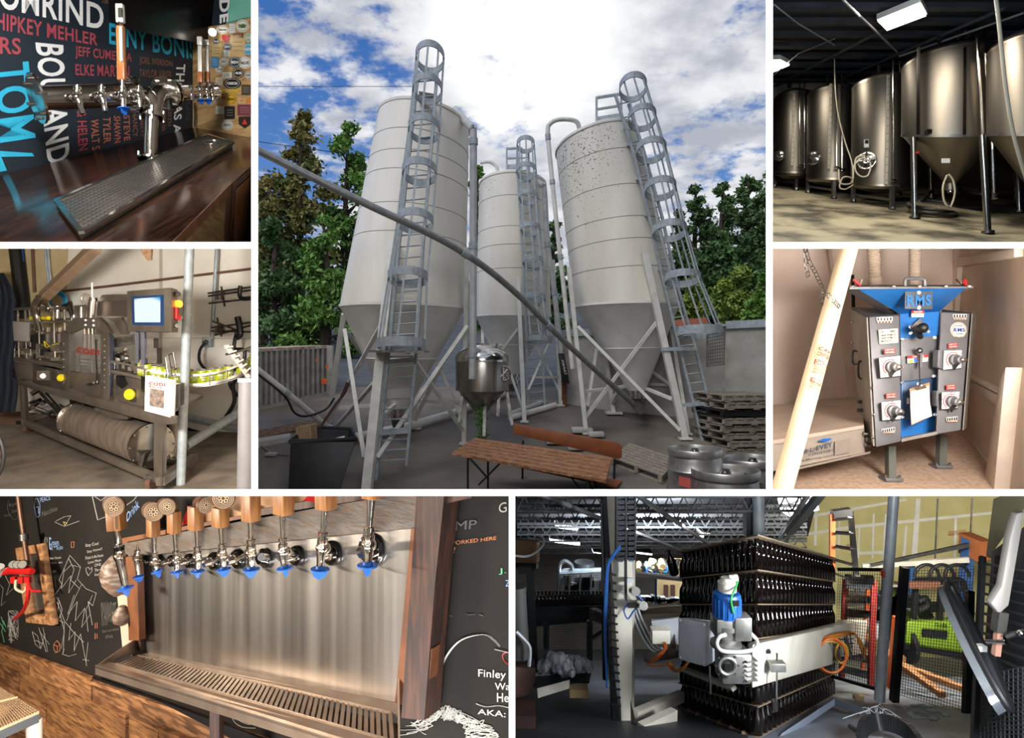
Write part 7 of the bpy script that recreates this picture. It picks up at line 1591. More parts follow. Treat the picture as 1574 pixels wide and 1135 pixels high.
for (x,y,w_,h_,f,dd,lb) in ((243,138,.22,.05,BC,8.5,'round-ended bright lamp at the upper left of the bottle hall'),(235,208,.33,.045,BC,9.5,'long bright tube lamp at the left, below another lamp'),(398,262,.18,.02,BC,11,'small far tube lamp just left of the white column'),(597,263,.22,.03,BC,11,'far tube lamp right of the white column'),(852,180,.09,.03,BC,9,'left one of two small ceiling lamps above the bottles'),(882,170,.09,.03,BC,9,'right one of two small ceiling lamps above the bottles'),(140,42,.24,.11,BD,7.0,'bright square lamp at the top centre of the bottle hall')):
    c=f(x,y,dd);s=thing('hall_lamp',lb,'ceiling light',c);ang=-.25 if f is BD else .12
    A_=V((math.cos(ang),0,-math.sin(ang) if f is BC else-math.sin(ang)));MB().box(c,(w_*1.3,.25,h_*1.5),(A_,Y3,A_.cross(Y3))).build('lit_tube',hl,s);MB().box(c+Z3*(h_*.6),(w_*1.35,.3,.02),(A_,Y3,A_.cross(Y3))).build('housing',steel_d,s)
# ---- bottle stack
NC,LE,RE=V((1.512,4.0,0)),V((1.349,5.23,0)),V((2.967,5.97,0));OP=LE+RE-NC
cs=[.424,.214,.004,-.206,-.416,-.626,-.82]
glassb=mat('brown_glass','#0e0806',.07,0,'#090504',6,spec=.8)
zz_=lambda p,c:EYE+c-.39*p.y
bb_=thing('beer_bottle','x','bottle',(0,0,0));_L[bb_.name]=V((0,0,0));r=.036
bmesh_=MB().lathe([(r*.85,0),(r,.008),(r,.105),(r*.9,.12),(r*.5,.15),(r*.4,.165),(r*.38,.188),(r*.46,.189),(r*.46,.197),(r*.36,.198)],(0,0,0),n=14,cap=(True,True)).build('beer_bottle',glassb)
bpy.data.objects.remove(bb_);bmesh_.location=(0,0,0)
ORD='nearest second third fourth fifth sixth seventh eighth ninth tenth eleventh twelfth thirteenth fourteenth fifteenth sixteenth seventeenth eighteenth nineteenth twentieth twenty-first twenty-second'.split()
names=['top','second','third','fourth','fifth','bottom'];first=True
card2=mat('tan_cardboard','#8f7c64',.8,0,'#7d6b55',5);nL,nR=15,22
def placeb(p,c,lab,grp):
    global first
    o=bmesh_ if first else bmesh_.copy()
    if not first:COL.objects.link(o)
    first=False;o.location=(p.x,p.y,zz_(p,c)+.004);o['label']=lab;o['category']='bottle';o['group']=grp;return o
eL,eR=(LE-NC),(RE-NC)
for li in range(6):
    c=cs[li+1];nm=names[li]
    for i in range(nL):placeb(NC+eL*((i+.5)/nL)+eR.normalized()*.045,c,'brown bottle, '+ORD[i]+' from near corner on the left face, '+nm+' layer of stack',nm+' layer, left face of the bottle stack')
    for i in range(1,nR):placeb(NC+eR*((i+.5)/nR)+eL.normalized()*.045,c,'brown bottle, '+ORD[i]+' from near corner on the right face, '+nm+' layer of stack',nm+' layer, right face of the bottle stack')
    inn=MB()
    for i in range(1,14):
        for j in range(1,8 if li==0 else 3):
            for (A_,B_,k) in ((eL,eR,0),(eR,eL,1)):
                if k==0 or li>0 or True:
                    p=NC+A_*((i+.5+(.5 if j % 2 else 0))/15)+B_.normalized()*(.045+.085*j);inn.lathe([(r,0),(r,.105),(r*.5,.15),(r*.42,.195)],V((p.x,p.y,zz_(p,c)+.004)),n=7,cap=(False,True))
    o=inn.build('inner_bottles',glassb);tag(o,'brown bottles inside the '+nm+' layer of the stack, behind its outer rows','bottles');o['kind']='stuff'
    cc_=[NC,LE,OP,RE];ce=(NC+OP)/2
    q=[V((p.x,p.y,0)).lerp(V((ce.x,ce.y,0)),-.02) for p in cc_];q=[V((p.x,p.y,zz_(p,c)-.006)) for p in q]
    tag(MB().prism(q,Z3*.008).build('cardboard_sheet',card2),'tan cardboard sheet under the '+nm+' layer of bottles','cardboard sheet','cardboard layer sheets')
q=[V((p.x,p.y,0)).lerp(V((ce.x,ce.y,0)),-.03) for p in cc_];tag(MB().prism([V((p.x,p.y,zz_(p,cs[0]-.005))) for p in q],Z3*.01).build('cardboard_sheet',card2),'tan cardboard sheet lying on the very top of the bottle stack','cardboard sheet','cardboard layer sheets')
tb_=bmesh_.copy();COL.objects.link(tb_);tb_.location=BC(748,375,5.2);tb_.rotation_euler=(0,-.25,0);tb_['label']='amber bottle leaning outward at the left end of the top layer';tb_['group']='';del tb_['group']
bpal=thing('bottle_pallet','wooden pallet under the bottle stack','pallet',V((ce.x,ce.y,zz_(ce,-.9))))
for k in range(7):a=NC.lerp(LE,(k+.5)/7);b=RE.lerp(OP,(k+.5)/7);MB().bar(V((a.x,a.y,zz_(a,-.84))),V((b.x,b.y,zz_(b,-.84))),.12,.02,side=eL.normalized()).build('board',mat('pallet_wood','#7d6a55',.8),bpal)
# ---- depalletiser head (white beam and drive)
wh=mat('machine_white','#cfcabc',.45,0,'#bdb8aa',5);whg=mat('box_grey','#b9bcc2',.45,0,'#aeb1b7',5);cast=mat('cast_aluminium','#b3b1ac',.35,.8,'#8f8d88',12)
hd=thing('palletiser_head','white pushing beam of the palletiser in front of the bottle stack','machine',BD(200,870,4.4))
f1,f2,f3=BC(1060,690,3.72),BD(300,595,5.4),BD(465,588,6.1)
MB().hexa([BC(1110,700,3.7),BD(310,618,5.3),BD(310,792,5.3),BC(1110,905,3.7)],[BC(1090,690,3.95),BD(340,590,5.6),BD(330,750,5.6),BC(1095,880,3.95)]).build('beam',wh,hd,bevel=.01)
MB().hexa([BC(1110,870,3.69),BD(180,805,4.8),BD(180,822,4.8),BC(1110,900,3.69)],[BC(1110,860,3.9),BD(180,795,5.0),BD(180,812,5.0),BC(1110,890,3.9)]).build('beam_flange',wh,hd)
MB().hexa([BD(300,612,5.3),BD(465,592,6.0),BD(445,745,6.0),BD(300,765,5.3)],[BD(330,582,5.7),BD(462,585,6.3),BD(450,720,6.3),BD(330,740,5.7)]).build('beam_end',wh,hd,bevel=.008)
MB().hexa([BC(770,805,5.0),BC(1010,905,4.0),BC(1020,920,4.0),BC(775,825,5.0)],[BC(800,800,5.2),BC(1030,890,4.2),BC(1040,905,4.2),BC(800,820,5.2)]).build('left_beam',wh,hd)
for x in (-10,205):MB().box(BD(x+10,732 if x<0 else 705,3.9 if x<0 else 4.9),(.03,.02,.02)).build('slot',black,hd)
cb_=thing('control_cabinet','light grey square control box left of the blue motor','cabinet',BC(850,800,3.75))
MB().hexa([BC(765,575,3.85),BC(893,598,3.72),BC(893,805,3.72),BC(765,768,3.85)],[BC(820,575,4.05),BC(935,590,3.85),BC(935,780,3.85),BC(800,760,4.1)]).build('cabinet_body',whg,cb_,bevel=.008)
for x,y in ((775,588),(884,610),(884,792),(775,758)):MB().cyl(BC(x,y,3.7),BC(x,y,3.78),.007,8).build('lid_screw',steel_d,cb_)
mo=thing('drive_motor','blue electric motor on a cast gearbox in front of the bottles','motor',BC(1000,870,3.6))
bm_=mat('motor_blue','#1d5fb0',.4,0,'#184f96',6);dm=3.62
MB().lathe([(.074,0),(.076,.03),(.076,.118),(.07,.13)],BC(990,568,dm),Z3,28).build('motor_body',bm_,mo)
for k in range(18):a=k*math.pi/9;MB().bar(BC(990,560,dm)+V((math.cos(a)*.076,math.sin(a)*.076,.0)),BC(990,480,dm)+V((math.cos(a)*.076,math.sin(a)*.076,0)),.006,.006).build('cooling_fin',bm_,mo)
MB().lathe([(.05,0),(.052,.05),(.04,.055),(.034,.075)],BC(992,450,dm),Z3,22).build('encoder_cap',mat('cap_cream','#d8d3c4',.4),mo);MB().cyl(BC(1000,392,dm),BC(1040,388,dm),.02,12).build('cable_elbow',mat('cap_cream','#d8d3c4',.4),mo);MB().box(BC(1030,508,dm-.08),(.04,.01,.03)).build('type_plate',steel_b,mo)
MB().tube(catmull([BC(1042,405,dm),BC(1030,440,dm-.06),BC(1010,490,dm-.09),BC(1022,555,dm-.08)],5),.006,8).build('green_cable',mat('cable_green','#2f9a4a',.4),mo)
MB().lathe([(.085,0),(.085,.02),(.06,.03),(.062,.09),(.078,.1),(.078,.125)],BC(985,705,dm),Z3,22).build('gearbox_neck',cast,mo);MB().box(BC(985,610,dm),(.14,.13,.11)).build('upper_gearbox',cast,mo,bevel=.012);MB().box(BC(1055,615,dm-.03),(.095,.1,.13)).build('terminal_box',cast,mo,bevel=.01)
MB().box(BC(1020,790,dm),(.17,.14,.17)).build('lower_gearbox',cast,mo,bevel=.02);gc=BC(993,800,dm-.08);MB().torus(gc,.045,.01,(0,1,0)).build('output_ring',cast,mo);MB().cyl(gc,gc+Y3*.03,.04,24).build('output_flange',mat('grease_black','#1a1a1a',.4),mo);MB().cyl(gc-Y3*.01,gc+Y3*.03,.018,18).build('output_shaft',steel_b,mo)
for k in range(8):a=k*.785;MB().cyl(gc+V((math.cos(a)*.062,.0,math.sin(a)*.062)),gc+V((math.cos(a)*.062,.02,math.sin(a)*.062)),.006,6).build('bolt',steel_d,mo)
for k in range(5):MB().bar(BC(1060,760+k*22,dm-.03),BC(1108,755+k*22,dm-.02),.008,.12).build('gearbox_rib',cast,mo)
MB().tube(catmull([BC(1090,640,dm),BC(1130,680,dm),BC(1120,720,dm-.05),BC(1050,735,dm-.12),BC(970,730,dm-.13),BC(945,700,dm-.12),BC(955,665,dm-.1),BC(985,655,dm-.08)],5),.011,8).build('grey_cable',mat('cable_grey','#a9a9a6',.5),mo)
MB().cyl(BC(910,800,3.9),BC(914,930,3.9),.006,6).build('sensor_rod',steel_d,mo)
# clamp on the beam front
cp=thing('beam_clamp','silver clamp block with a hanging rod on the front of the beam','clamp',BD(40,1000,3.9));MB().box(BD(42,800,3.85),(.09,.06,.05)).build('clamp_block',cast,cp,bevel=.004);MB().cyl(BD(42,742,3.85),BD(40,1000,3.85),.007,8).build('clamp_rod',steel_b,cp);MB().box(BD(32,985,3.84),(.03,.03,.055)).build('rod_sensor',black,cp)
# orange cable loops
oc,yc=mat('cable_orange','#c9652a',.4),mat('cable_yellow','#d0a73c',.4)
for i,(cx,cy,rx_,ry_,dd,m) in enumerate(((297,755,70,78,5.0,oc),(293,758,74,74,5.03,yc),(300,752,66,80,4.98,oc),(345,740,28,46,5.2,yc))):
    tag(MB().tube([BD(cx+rx_*math.cos(a),cy+ry_*math.sin(a),dd+.03*math.sin(a)) for a in [k*.27 for k in range(24)]],.0085,6,closed=True).build('cable_loop',m),['outermost orange cable loop on the beam','yellow cable loop lying with the orange ones on the beam','tall narrow orange cable loop on the beam','small yellow cable loop right of the big loops'][i],'cable','cable loops at the end of the beam')
for i in range(4):tag(MB().tube(catmull([BD(175,775+i*4,4.75),BD(200,730+i*4,4.85),BD(225+i*3,690,4.95),BD(300,655+i*6,5.1),BD(400,645+i*3,5.5),BD(425+i*6,700,5.6),BD(450+i*2,765,5.7)],5),.007,6).build('cable_run',(oc,yc)[i % 2]),['upper orange cable','upper yellow cable','lower orange cable','lower yellow cable'][i]+' running along the wire tray of the beam','cable','cables over the wire tray')
wt=thing('wire_tray','steel wire tray with triangular plates at the end of the beam','tray',BD(330,780,5.2))
for k in range(7):MB().bar(BD(215+k*28,660-k*2,5.1+k*.05),BD(222+k*28,730-k*2,5.1+k*.05),.008).build('tray_wire',steel_b,wt)
for k in range(3):MB().bar(BD(210,665+k*22,5.1),BD(400,650+k*22,5.45),.008).build('tray_wire',steel_b,wt)
for (x,y) in ((262,700),(320,690),(370,665)):MB().prism([BD(x-15,y+85,5.25),BD(x+25,y+85,5.25),BD(x,y-10,5.25)],Y3*.01).build('gusset',steel_d,wt)
# manifold, cables left of the control box
mf=thing('valve_manifold','grey valve manifold with hoses left of the control box','manifold',BC(690,820,4.6))
MB().hexa([BC(640,590,4.6),BC(765,575,4.5),BC(765,700,4.5),BC(650,690,4.6)],[BC(640,580,4.9),BC(770,570,4.9),BC(770,690,4.9),BC(650,680,4.9)]).build('manifold_plate',whg,mf);MB().box(BC(680,655,4.5),(.12,.08,.09)).build('valve_block',mat('cap_cream','#d8d3c4',.4),mf);MB().bar(BC(620,765,4.6),BC(755,740,4.4),.06,.05).build('cylinder',steel_d,mf);MB().prism([BC(715,730,4.5),BC(750,655,4.45),BC(755,725,4.45)],Y3*.02).build('gusset',steel_d,mf)
for i in range(5):MB().tube(catmull([BC(540+i*6,480,4.9),BC(555+i*8,560,4.8),BC(590+i*10,650,4.7),BC(640+i*6,725-i*4,4.6),BC(690,740-i*5,4.5)],5),.008,6).build('air_hose',steel_d if i % 2 else whg,mf)
for i in range(5):MB().tube(catmull([BC(715+i*4,780,4.4),BC(730+i*5,815,4.35),BC(770+i*4,825-i*3,4.2),BC(810+i*2,775,4.1)],5),.007,6).build('orange_cable',(oc,yc)[i % 2],mf)
for i in range(3):MB().tube(catmull([BC(695+i*4,690,4.45),BC(700+i*4,720,4.44),BC(660,760+i*8,4.4),BC(620,790,4.5),BC(660,800,4.45),BC(740,790,4.4)],5),.006,6).build('orange_cable',oc,mf)
# white column with cable chain and stair-like feet
co_=thing('machine_column','tall cream machine column with a black cable chain and floor feet','column',BCf(530,1135))
MB().hexa([BC(452,290,4.6),BC(552,280,4.6),BC(548,1080,4.6),BC(502,1080,4.6)],[BC(480,290,4.8),BC(565,280,4.8),BC(560,1060,4.8),BC(515,1060,4.8)]).build('lower_post',wh,co_);MB().hexa([BC(432,5,4.65),BC(472,5,4.65),BC(472,320,4.65),BC(440,320,4.65)],[BC(445,0,4.8),BC(480,0,4.8),BC(480,320,4.8),BC(445,320,4.8)]).build('upper_post',wh,co_)
MB().prism([BC(412,-20,4.6),BC(430,-20,4.6),BC(450,300,4.6),BC(455,700,4.6),BC(500,1135,4.6),BC(465,1135,4.6),BC(440,700,4.6),BC(425,300,4.6)],Y3*.08).build('black_rail',black,co_)
chm=mat('chain_black','#17181b',.5)
for (x,n) in ((497,13),(545,13)):
    for k in range(n):MB().box(BC(x+(0 if x<500 else 0),8+k*24,4.52),(.048,.05,.022)).build('chain_link',chm,co_);MB().box(BC(x,20+k*24,4.54),(.03,.02,.016)).build('chain_gap',mat('gap_blue','#55719b',.5),co_)
for x in (477,520,562):MB().bar(BC(x,-20,4.52),BC(x,300 if x != 520 else 490,4.52),.012,.05).build('chain_side',chm,co_)
for k in range(17):MB().bar(BC(445,370+k*38,4.55),BC(474+k*1.5,378+k*38,4.55),.012,.01).build('rail_clip',black,co_)
MB().prism([BC(545,965,4.5),BC(548,1090,4.5),BC(604,1150,4.4),BC(575,1090,4.45)],Y3*.03).build('foot_gusset',wh,co_)
for a,b,w_ in (((562,1030,4.7),(780,940,5.0),.07),((590,1108,4.4),(745,1035,4.6),.11)):MB().bar(BC(*a),BC(*b),w_,.06,side=(0,0,1)).build('floor_rail',wh,co_)
for y in (448,515):MB().cyl(BC(553 if y<500 else 585,y,4.5),BC(568 if y<500 else 604,y+5,4.4),.03,14).build('sensor_knob',steel_b,co_)
MB().bar(BC(530,512,4.5),BC(600,512,4.5),.04).build('sensor_arm',steel_d,co_);MB().box(BC(540,400,4.55),(.05,.02,.03)).build('type_plate',whg,co_)
for i in range(4):MB().tube(catmull([BC(495,235+i*6,4.5),BC(470+i*3,270,4.5),BC(435+i*2,330,4.5),BC(425+i*3,450,4.5),BC(420+i*2,640,4.5),BC(432,870+i*10,4.5)],5),.007,6).build('blue_air_line',mat('air_line_blue','#2b5aa0',.4),co_)
MB().tube(catmull([BC(530,510,4.5),BC(512,540,4.5),BC(530,580,4.5),BC(560,540,4.5),BC(600,500,4.5),BC(560,460,4.5)],5),.006,6).build('blue_air_line',mat('air_line_blue','#2b5aa0',.4),co_)
# dim machinery in the left background
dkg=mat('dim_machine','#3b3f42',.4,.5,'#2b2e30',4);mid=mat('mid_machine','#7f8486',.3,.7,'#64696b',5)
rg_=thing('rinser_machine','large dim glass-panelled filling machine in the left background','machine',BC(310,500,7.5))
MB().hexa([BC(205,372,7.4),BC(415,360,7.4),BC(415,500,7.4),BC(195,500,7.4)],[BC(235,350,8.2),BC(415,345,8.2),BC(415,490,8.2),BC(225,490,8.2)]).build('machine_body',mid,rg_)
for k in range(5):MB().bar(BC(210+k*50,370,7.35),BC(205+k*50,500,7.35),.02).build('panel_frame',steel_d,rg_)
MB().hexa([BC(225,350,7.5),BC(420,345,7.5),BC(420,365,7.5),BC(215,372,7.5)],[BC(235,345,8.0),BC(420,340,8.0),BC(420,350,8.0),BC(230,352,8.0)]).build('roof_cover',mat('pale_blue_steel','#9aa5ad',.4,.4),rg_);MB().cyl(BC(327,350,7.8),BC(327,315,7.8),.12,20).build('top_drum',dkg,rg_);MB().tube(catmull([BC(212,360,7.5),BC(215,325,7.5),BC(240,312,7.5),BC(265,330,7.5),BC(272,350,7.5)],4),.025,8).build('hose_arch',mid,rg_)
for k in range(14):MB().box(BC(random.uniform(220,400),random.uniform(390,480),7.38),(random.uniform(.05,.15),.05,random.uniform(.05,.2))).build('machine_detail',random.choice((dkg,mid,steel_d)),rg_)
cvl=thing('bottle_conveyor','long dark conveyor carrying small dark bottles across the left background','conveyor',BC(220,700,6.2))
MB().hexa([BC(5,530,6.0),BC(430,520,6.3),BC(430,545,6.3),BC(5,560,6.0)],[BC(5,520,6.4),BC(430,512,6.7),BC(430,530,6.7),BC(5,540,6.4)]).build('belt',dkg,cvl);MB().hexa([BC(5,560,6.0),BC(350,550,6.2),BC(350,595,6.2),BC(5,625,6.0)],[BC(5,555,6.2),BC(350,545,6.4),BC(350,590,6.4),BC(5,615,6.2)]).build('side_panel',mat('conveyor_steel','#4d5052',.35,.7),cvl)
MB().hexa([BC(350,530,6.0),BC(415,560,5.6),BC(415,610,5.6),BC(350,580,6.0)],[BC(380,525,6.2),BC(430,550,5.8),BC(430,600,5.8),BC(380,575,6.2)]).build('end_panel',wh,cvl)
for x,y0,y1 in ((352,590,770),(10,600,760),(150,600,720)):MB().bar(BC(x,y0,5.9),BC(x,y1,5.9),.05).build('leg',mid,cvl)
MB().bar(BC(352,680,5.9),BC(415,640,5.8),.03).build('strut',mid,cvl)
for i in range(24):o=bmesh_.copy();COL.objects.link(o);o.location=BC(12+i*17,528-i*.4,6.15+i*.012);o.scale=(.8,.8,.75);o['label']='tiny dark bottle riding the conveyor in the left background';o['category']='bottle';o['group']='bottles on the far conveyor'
wl2=thing('wire_fence','dark wire safety fence at the left of the bottle hall','fence',BCf(100,1000))
MB().bar(BC(75,350,5.2),BC(95,820,5.2),.06).build('post',black,wl2);MB().bar(BC(20,352,5.2),BC(85,352,5.2),.05).build('post_cap',black,wl2);MB().bar(BC(415,0,5.2),BC(425,860,5.2),.04).build('post',black,wl2)
m=MB()
for k in range(38):m.bar(BC(90+k*8.8,370,5.25),BC(100+k*8.6,720,5.25),.002)
for k in range(34):m.bar(BC(90,370+k*10.4,5.25),BC(420,355+k*10.8,5.25),.002)
o=m.build('wire_mesh',dkg,wl2);o['kind']='stuff'
tag(MB().hexa([BC(-10,210,5.6),BC(105,225,5.8),BC(105,325,5.8),BC(-10,320,5.6)],[BC(-10,200,6.2),BC(120,215,6.3),BC(120,315,6.3),BC(-10,310,6.2)]).build('carton_stack',mat('dim_carton','#8a6a52',.8,0,'#75573f',4),bevel=.01),'brown carton at the upper left edge of the bottle hall','carton')
tag(MB().hexa([BC(-10,318,5.5),BC(105,322,5.7),BC(102,348,5.7),BC(-10,345,5.5)],[BC(-10,318,6.2),BC(115,322,6.2),BC(115,345,6.2),BC(-10,343,6.2)]).build('dark_shelf',black),'dark shelf right under the brown carton','shelf')
tag(MB().tube(catmull([BC(-5,285,5.3),BC(60,290,5.3),BC(110,265,5.3),BC(140,225,5.3),BC(125,195,5.3),BC(60,185,5.3)],5),.01,6).build('pale_hose',whg),'pale hose looping over the brown carton','hose')
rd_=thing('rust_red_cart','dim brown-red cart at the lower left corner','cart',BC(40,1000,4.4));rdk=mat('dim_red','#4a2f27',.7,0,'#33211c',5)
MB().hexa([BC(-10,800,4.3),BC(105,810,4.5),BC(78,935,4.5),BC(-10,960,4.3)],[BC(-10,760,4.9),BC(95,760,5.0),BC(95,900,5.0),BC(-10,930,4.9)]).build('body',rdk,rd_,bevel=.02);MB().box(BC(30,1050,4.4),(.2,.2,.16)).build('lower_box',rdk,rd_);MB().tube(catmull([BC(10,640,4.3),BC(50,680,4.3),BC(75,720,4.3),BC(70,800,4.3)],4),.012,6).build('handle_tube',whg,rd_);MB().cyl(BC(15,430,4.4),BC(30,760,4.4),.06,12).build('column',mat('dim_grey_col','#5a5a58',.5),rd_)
sc_=MB()
for k in range(130):
    p=BC(random.gauss(235,50),random.gauss(798,22),random.uniform(4.9,5.3));sc_.sphere(p,random.uniform(.02,.038),(1,1,1.3),7,5)
o=sc_.build('plastic_scrap',mat('pale_plastic','#b5bac2',.35));tag(o,'heap of crumpled clear plastic scraps on a dim table','plastic scraps');o['kind']='stuff'
tag(MB().hexa([BC(75,850,5.0),BC(360,830,5.2),BC(350,870,5.0),BC(90,895,4.8)],[BC(75,862,5.0),BC(360,842,5.2),BC(350,882,5.0),BC(90,907,4.8)]).build('low_table',dkg),'dim low table under the plastic scraps','table')
tag(MB().hexa([BC(108,905,4.8),BC(258,865,4.9),BC(258,905,4.9),BC(112,950,4.8)],[BC(115,895,5.1),BC(262,860,5.2),BC(262,900,5.2),BC(118,940,5.1)]).build('white_beam',wh),'white beam piece on the floor at lower left','beam');tag(MB().box(BC(300,915,4.9),(.14,.1,.06)).build('wood_offcut',mat('offcut','#9c8460',.8)),'small wood offcut beside the white beam piece','wood')
# infeed table in the middle background and bright far machinery
it=thing('infeed_table','white-edged infeed table left of the bottle stack','table',BC(680,700,5.8));MB().hexa([BC(560,365,6.0),BC(790,398,5.8),BC(790,408,5.8),BC(560,385,6.0)],[BC(600,362,6.5),BC(800,385,6.4),BC(800,395,6.4),BC(600,378,6.5)]).build('upper_rail',wh,it);MB().hexa([BC(590,540,5.8),BC(780,525,5.8),BC(780,550,5.8),BC(590,560,5.8)],[BC(610,530,6.3),BC(780,515,6.3),BC(780,530,6.3),BC(610,540,6.3)]).build('table_board',card2,it)
MB().prism([BC(658,395,6.2),BC(666,395,6.2),BC(666,510,6.2),BC(658,510,6.2)],Y3*.05).build('blue_post',bm_,it)
yw(9.5,1010,1050,878,922,mat('warm_room','#bfa67a',.7),'wall_back');
for x in (708,740):tag(MB().prism([BC(x-10,425,9.4),BC(x+10,425,9.4),BC(x+10,490,9.4),BC(x-10,490,9.4)],Y3*.03).build('doorway',mat('door_brown','#4a2c22',.6)),('left' if x<720 else 'right')+' one of two small brown doors in the lit far room','door')
bg=thing('bright_machinery','cluster of shiny machine parts beyond the white rail, left of the bottles','machine',BC(690,380,7))
for k in range(34):x=random.uniform(580,755);MB().cyl(BC(x,random.uniform(340,370),7),BC(x+random.uniform(-12,12),random.uniform(300,350),7.2),random.uniform(.01,.045),8).build('machine_part',random.choice((steel_b,mid,mat('brass','#b39a6a',.4,.6),bm_)),bg)
for k in range(20):x=random.uniform(590,770);MB().box(BC(x,random.uniform(480,500),6.4),(random.uniform(.03,.09),.05,random.uniform(.02,.06))).build('machine_part',random.choice((steel_b,whg)),bg)
for k in range(3):MB().cyl(BC(735+k*22,338,7.4),BC(735+k*22,306,7.4),.055,16).build('small_tank',mat('brass','#b39a6a',.4,.6),bg)
# pole, posts, gate mesh on the right
pw=mat('galv_pole','#a3a9ae',.4,.15,'#8c9297',8)
tag(MB().cyl(BD(590,-40,5.3),BD(520,960,5.3),.04,20).build('round_pole',pw),'tall round galvanised pole leaning slightly right of the ladders','pole')
tag(MB().cyl(BC(1136,0,6.2),BC(1140,200,6.2),.055,14).build('round_pole',pw),'pale vertical pole rising behind the top of the bottle stack','pole');tag(MB().box(BC(1100,90,6.3),(.11,.1,.42)).build('black_mast',black),'black mast left of the pale pole above the bottles','mast')
gt=thing('wire_gate','black framed wire mesh gate in front of the green forklift','gate',BDf(600,960))
gp=lambda x,y,d=5.35:BD(x,y,d)
MB().bar(gp(637,340),gp(588,965),.055).build('gate_post',black,gt);MB().bar(gp(940,450,5.2),gp(925,1060,4.9),.05).build('gate_post',black,gt);MB().bar(gp(330,350,6.0),gp(560,352,5.5),.03).build('gate_bar',black,gt);MB().bar(gp(300,848,5.9),gp(505,908,5.4),.025).build('gate_bar',black,gt);MB().bar(gp(555,370,5.4),gp(518,935,5.4),.05).build('gate_post',black,gt)
def meshp(q,n1,n2,par,w_=.0028,m_=None):
    m=MB()
    for k in range(n1+1):m.bar(bil(q,k/n1,0),bil(q,k/n1,1),w_)
    for k in range(n2+1):m.bar(bil(q,0,k/n2),bil(q,1,k/n2),w_)
    o=m.build('wire_mesh',m_ or blackm,par);o['kind']='stuff';return o
meshp([gp(600,930),gp(915,1025,5.0),gp(960,335,5.2),gp(640,345)],24,46,gt);meshp([gp(310,845,5.9),gp(515,900,5.4),gp(545,360,5.5),gp(330,355,6)],20,36,gt)
MB().box(gp(543,370,5.3),(.04,.04,.05)).build('red_latch',mat('latch_red','#b8432f',.5),gt)
# ladders
def stepladder(label,q,n,m,dd,cap=None,x=True):
    s=thing('step_ladder',label,'ladder',q[0]);MB().bar(q[0],q[3],.05,.03).build('side_rail',m,s);MB().bar(q[1],q[2],.05,.03).build('side_rail',dd,s)
    for k in range(n):t=(k+.6)/n;MB().bar(q[0].lerp(q[3],t),q[1].lerp(q[2],t),.02,.07).build('step',steel_b,s)
    MB().bar(q[3],q[2],.07,.08).build('top_cap',cap or m,s);return s
orl=mat('ladder_orange','#c25a2e',.5);rdl=mat('ladder_red','#8e2a26',.5)
stepladder('orange and silver folding ladder with a black top behind the bottles',[BD(300,400,6.6),BD(418,450,6.6),BD(385,80,6.6),BD(300,92,6.6)],5,orl,steel_b,black)
s=stepladder('red and grey step ladder standing behind the wire gate',[BD(345,850,6.3),BD(480,890,5.9),BD(495,400,6.2),BD(362,395,6.3)],7,rdl,rdl,steel_b);MB().bar(BD(440,850,6.6),BD(470,400,6.4),.035,.03).build('rear_leg',orl,s)
for k in range(5):tag(MB().hexa([BD(360,450+k*27,6.8),BD(480,448+k*27,6.8),BD(480,468+k*27,6.8),BD(360,470+k*27,6.8)],[BD(370,448+k*27,7.2),BD(480,446+k*27,7.2),BD(480,460+k*27,7.2),BD(370,460+k*27,7.2)]).build('grey_tote',steel_d),['top','second','third','fourth','bottom'][k]+' grey flat tote of the stack behind the red ladder','tote','grey totes')
# forklift
fk=thing('forklift','lime green forklift with a black roll cage beyond the gate','forklift',BDf(780,760));lg=mat('lime_green','#6f8a22',.4,0,'#6f8a24',5);fd_=7.2
FK=lambda x,y,o=0:BD(x,y,fd_+o)
MB().hexa([FK(645,590),FK(925,592),FK(920,745),FK(635,700)],[FK(665,575,.9),FK(925,575,.9),FK(915,700,.9),FK(655,680,.9)]).build('counterweight',lg,fk,bevel=.03);MB().prism([FK(722,628,-.02),FK(838,638,-.02),FK(836,672,-.02),FK(720,660,-.02)],Y3*.02).build('grille',black,fk);MB().prism([FK(638,700,-.01),FK(915,745,-.01),FK(912,772,-.01),FK(636,722,-.01)],Y3*.4).build('bumper',blackm,fk)
t=MB();text3(t,'CLARK',[FK(778,614,-.03),FK(838,618,-.03),FK(838,604,-.03),FK(778,600,-.03)],.05);t.build('lettering',blackm,fk)
for a,b in (((680,580),(690,400)),((800,590),(808,400)),((690,400),(900,398)),((905,400),(950,560)),((870,405),(905,560))):MB().bar(FK(*a,.2),FK(*b,.2),.05).build('roll_cage',black,fk)
MB().prism([FK(658,412,.1),FK(808,412,.1),FK(808,440,.1),FK(660,440,.1)],Y3*.05).build('brown_board',mat('dark_wood_b','#6f4630',.7),fk);MB().bar(FK(690,480,.5),FK(740,575,.5),.12).build('seat',black,fk);MB().tube(catmull([FK(700,500,.3),FK(735,485,.3),FK(740,520,.3),FK(700,540,.3)],4),.04,8).build('steering',black,fk);MB().cyl(FK(660,700,.1),FK(640,700,.1),.2,20).build('wheel',black,fk);MB().box(FK(770,525,.4),(.2,.1,.09)).build('dash',blackm,fk)
for k in range(3):MB().torus(FK(740+k*70,385,.3),.14,.02,(0,1,0),a0=0,a1=180).build('cable_hoop',black,fk)
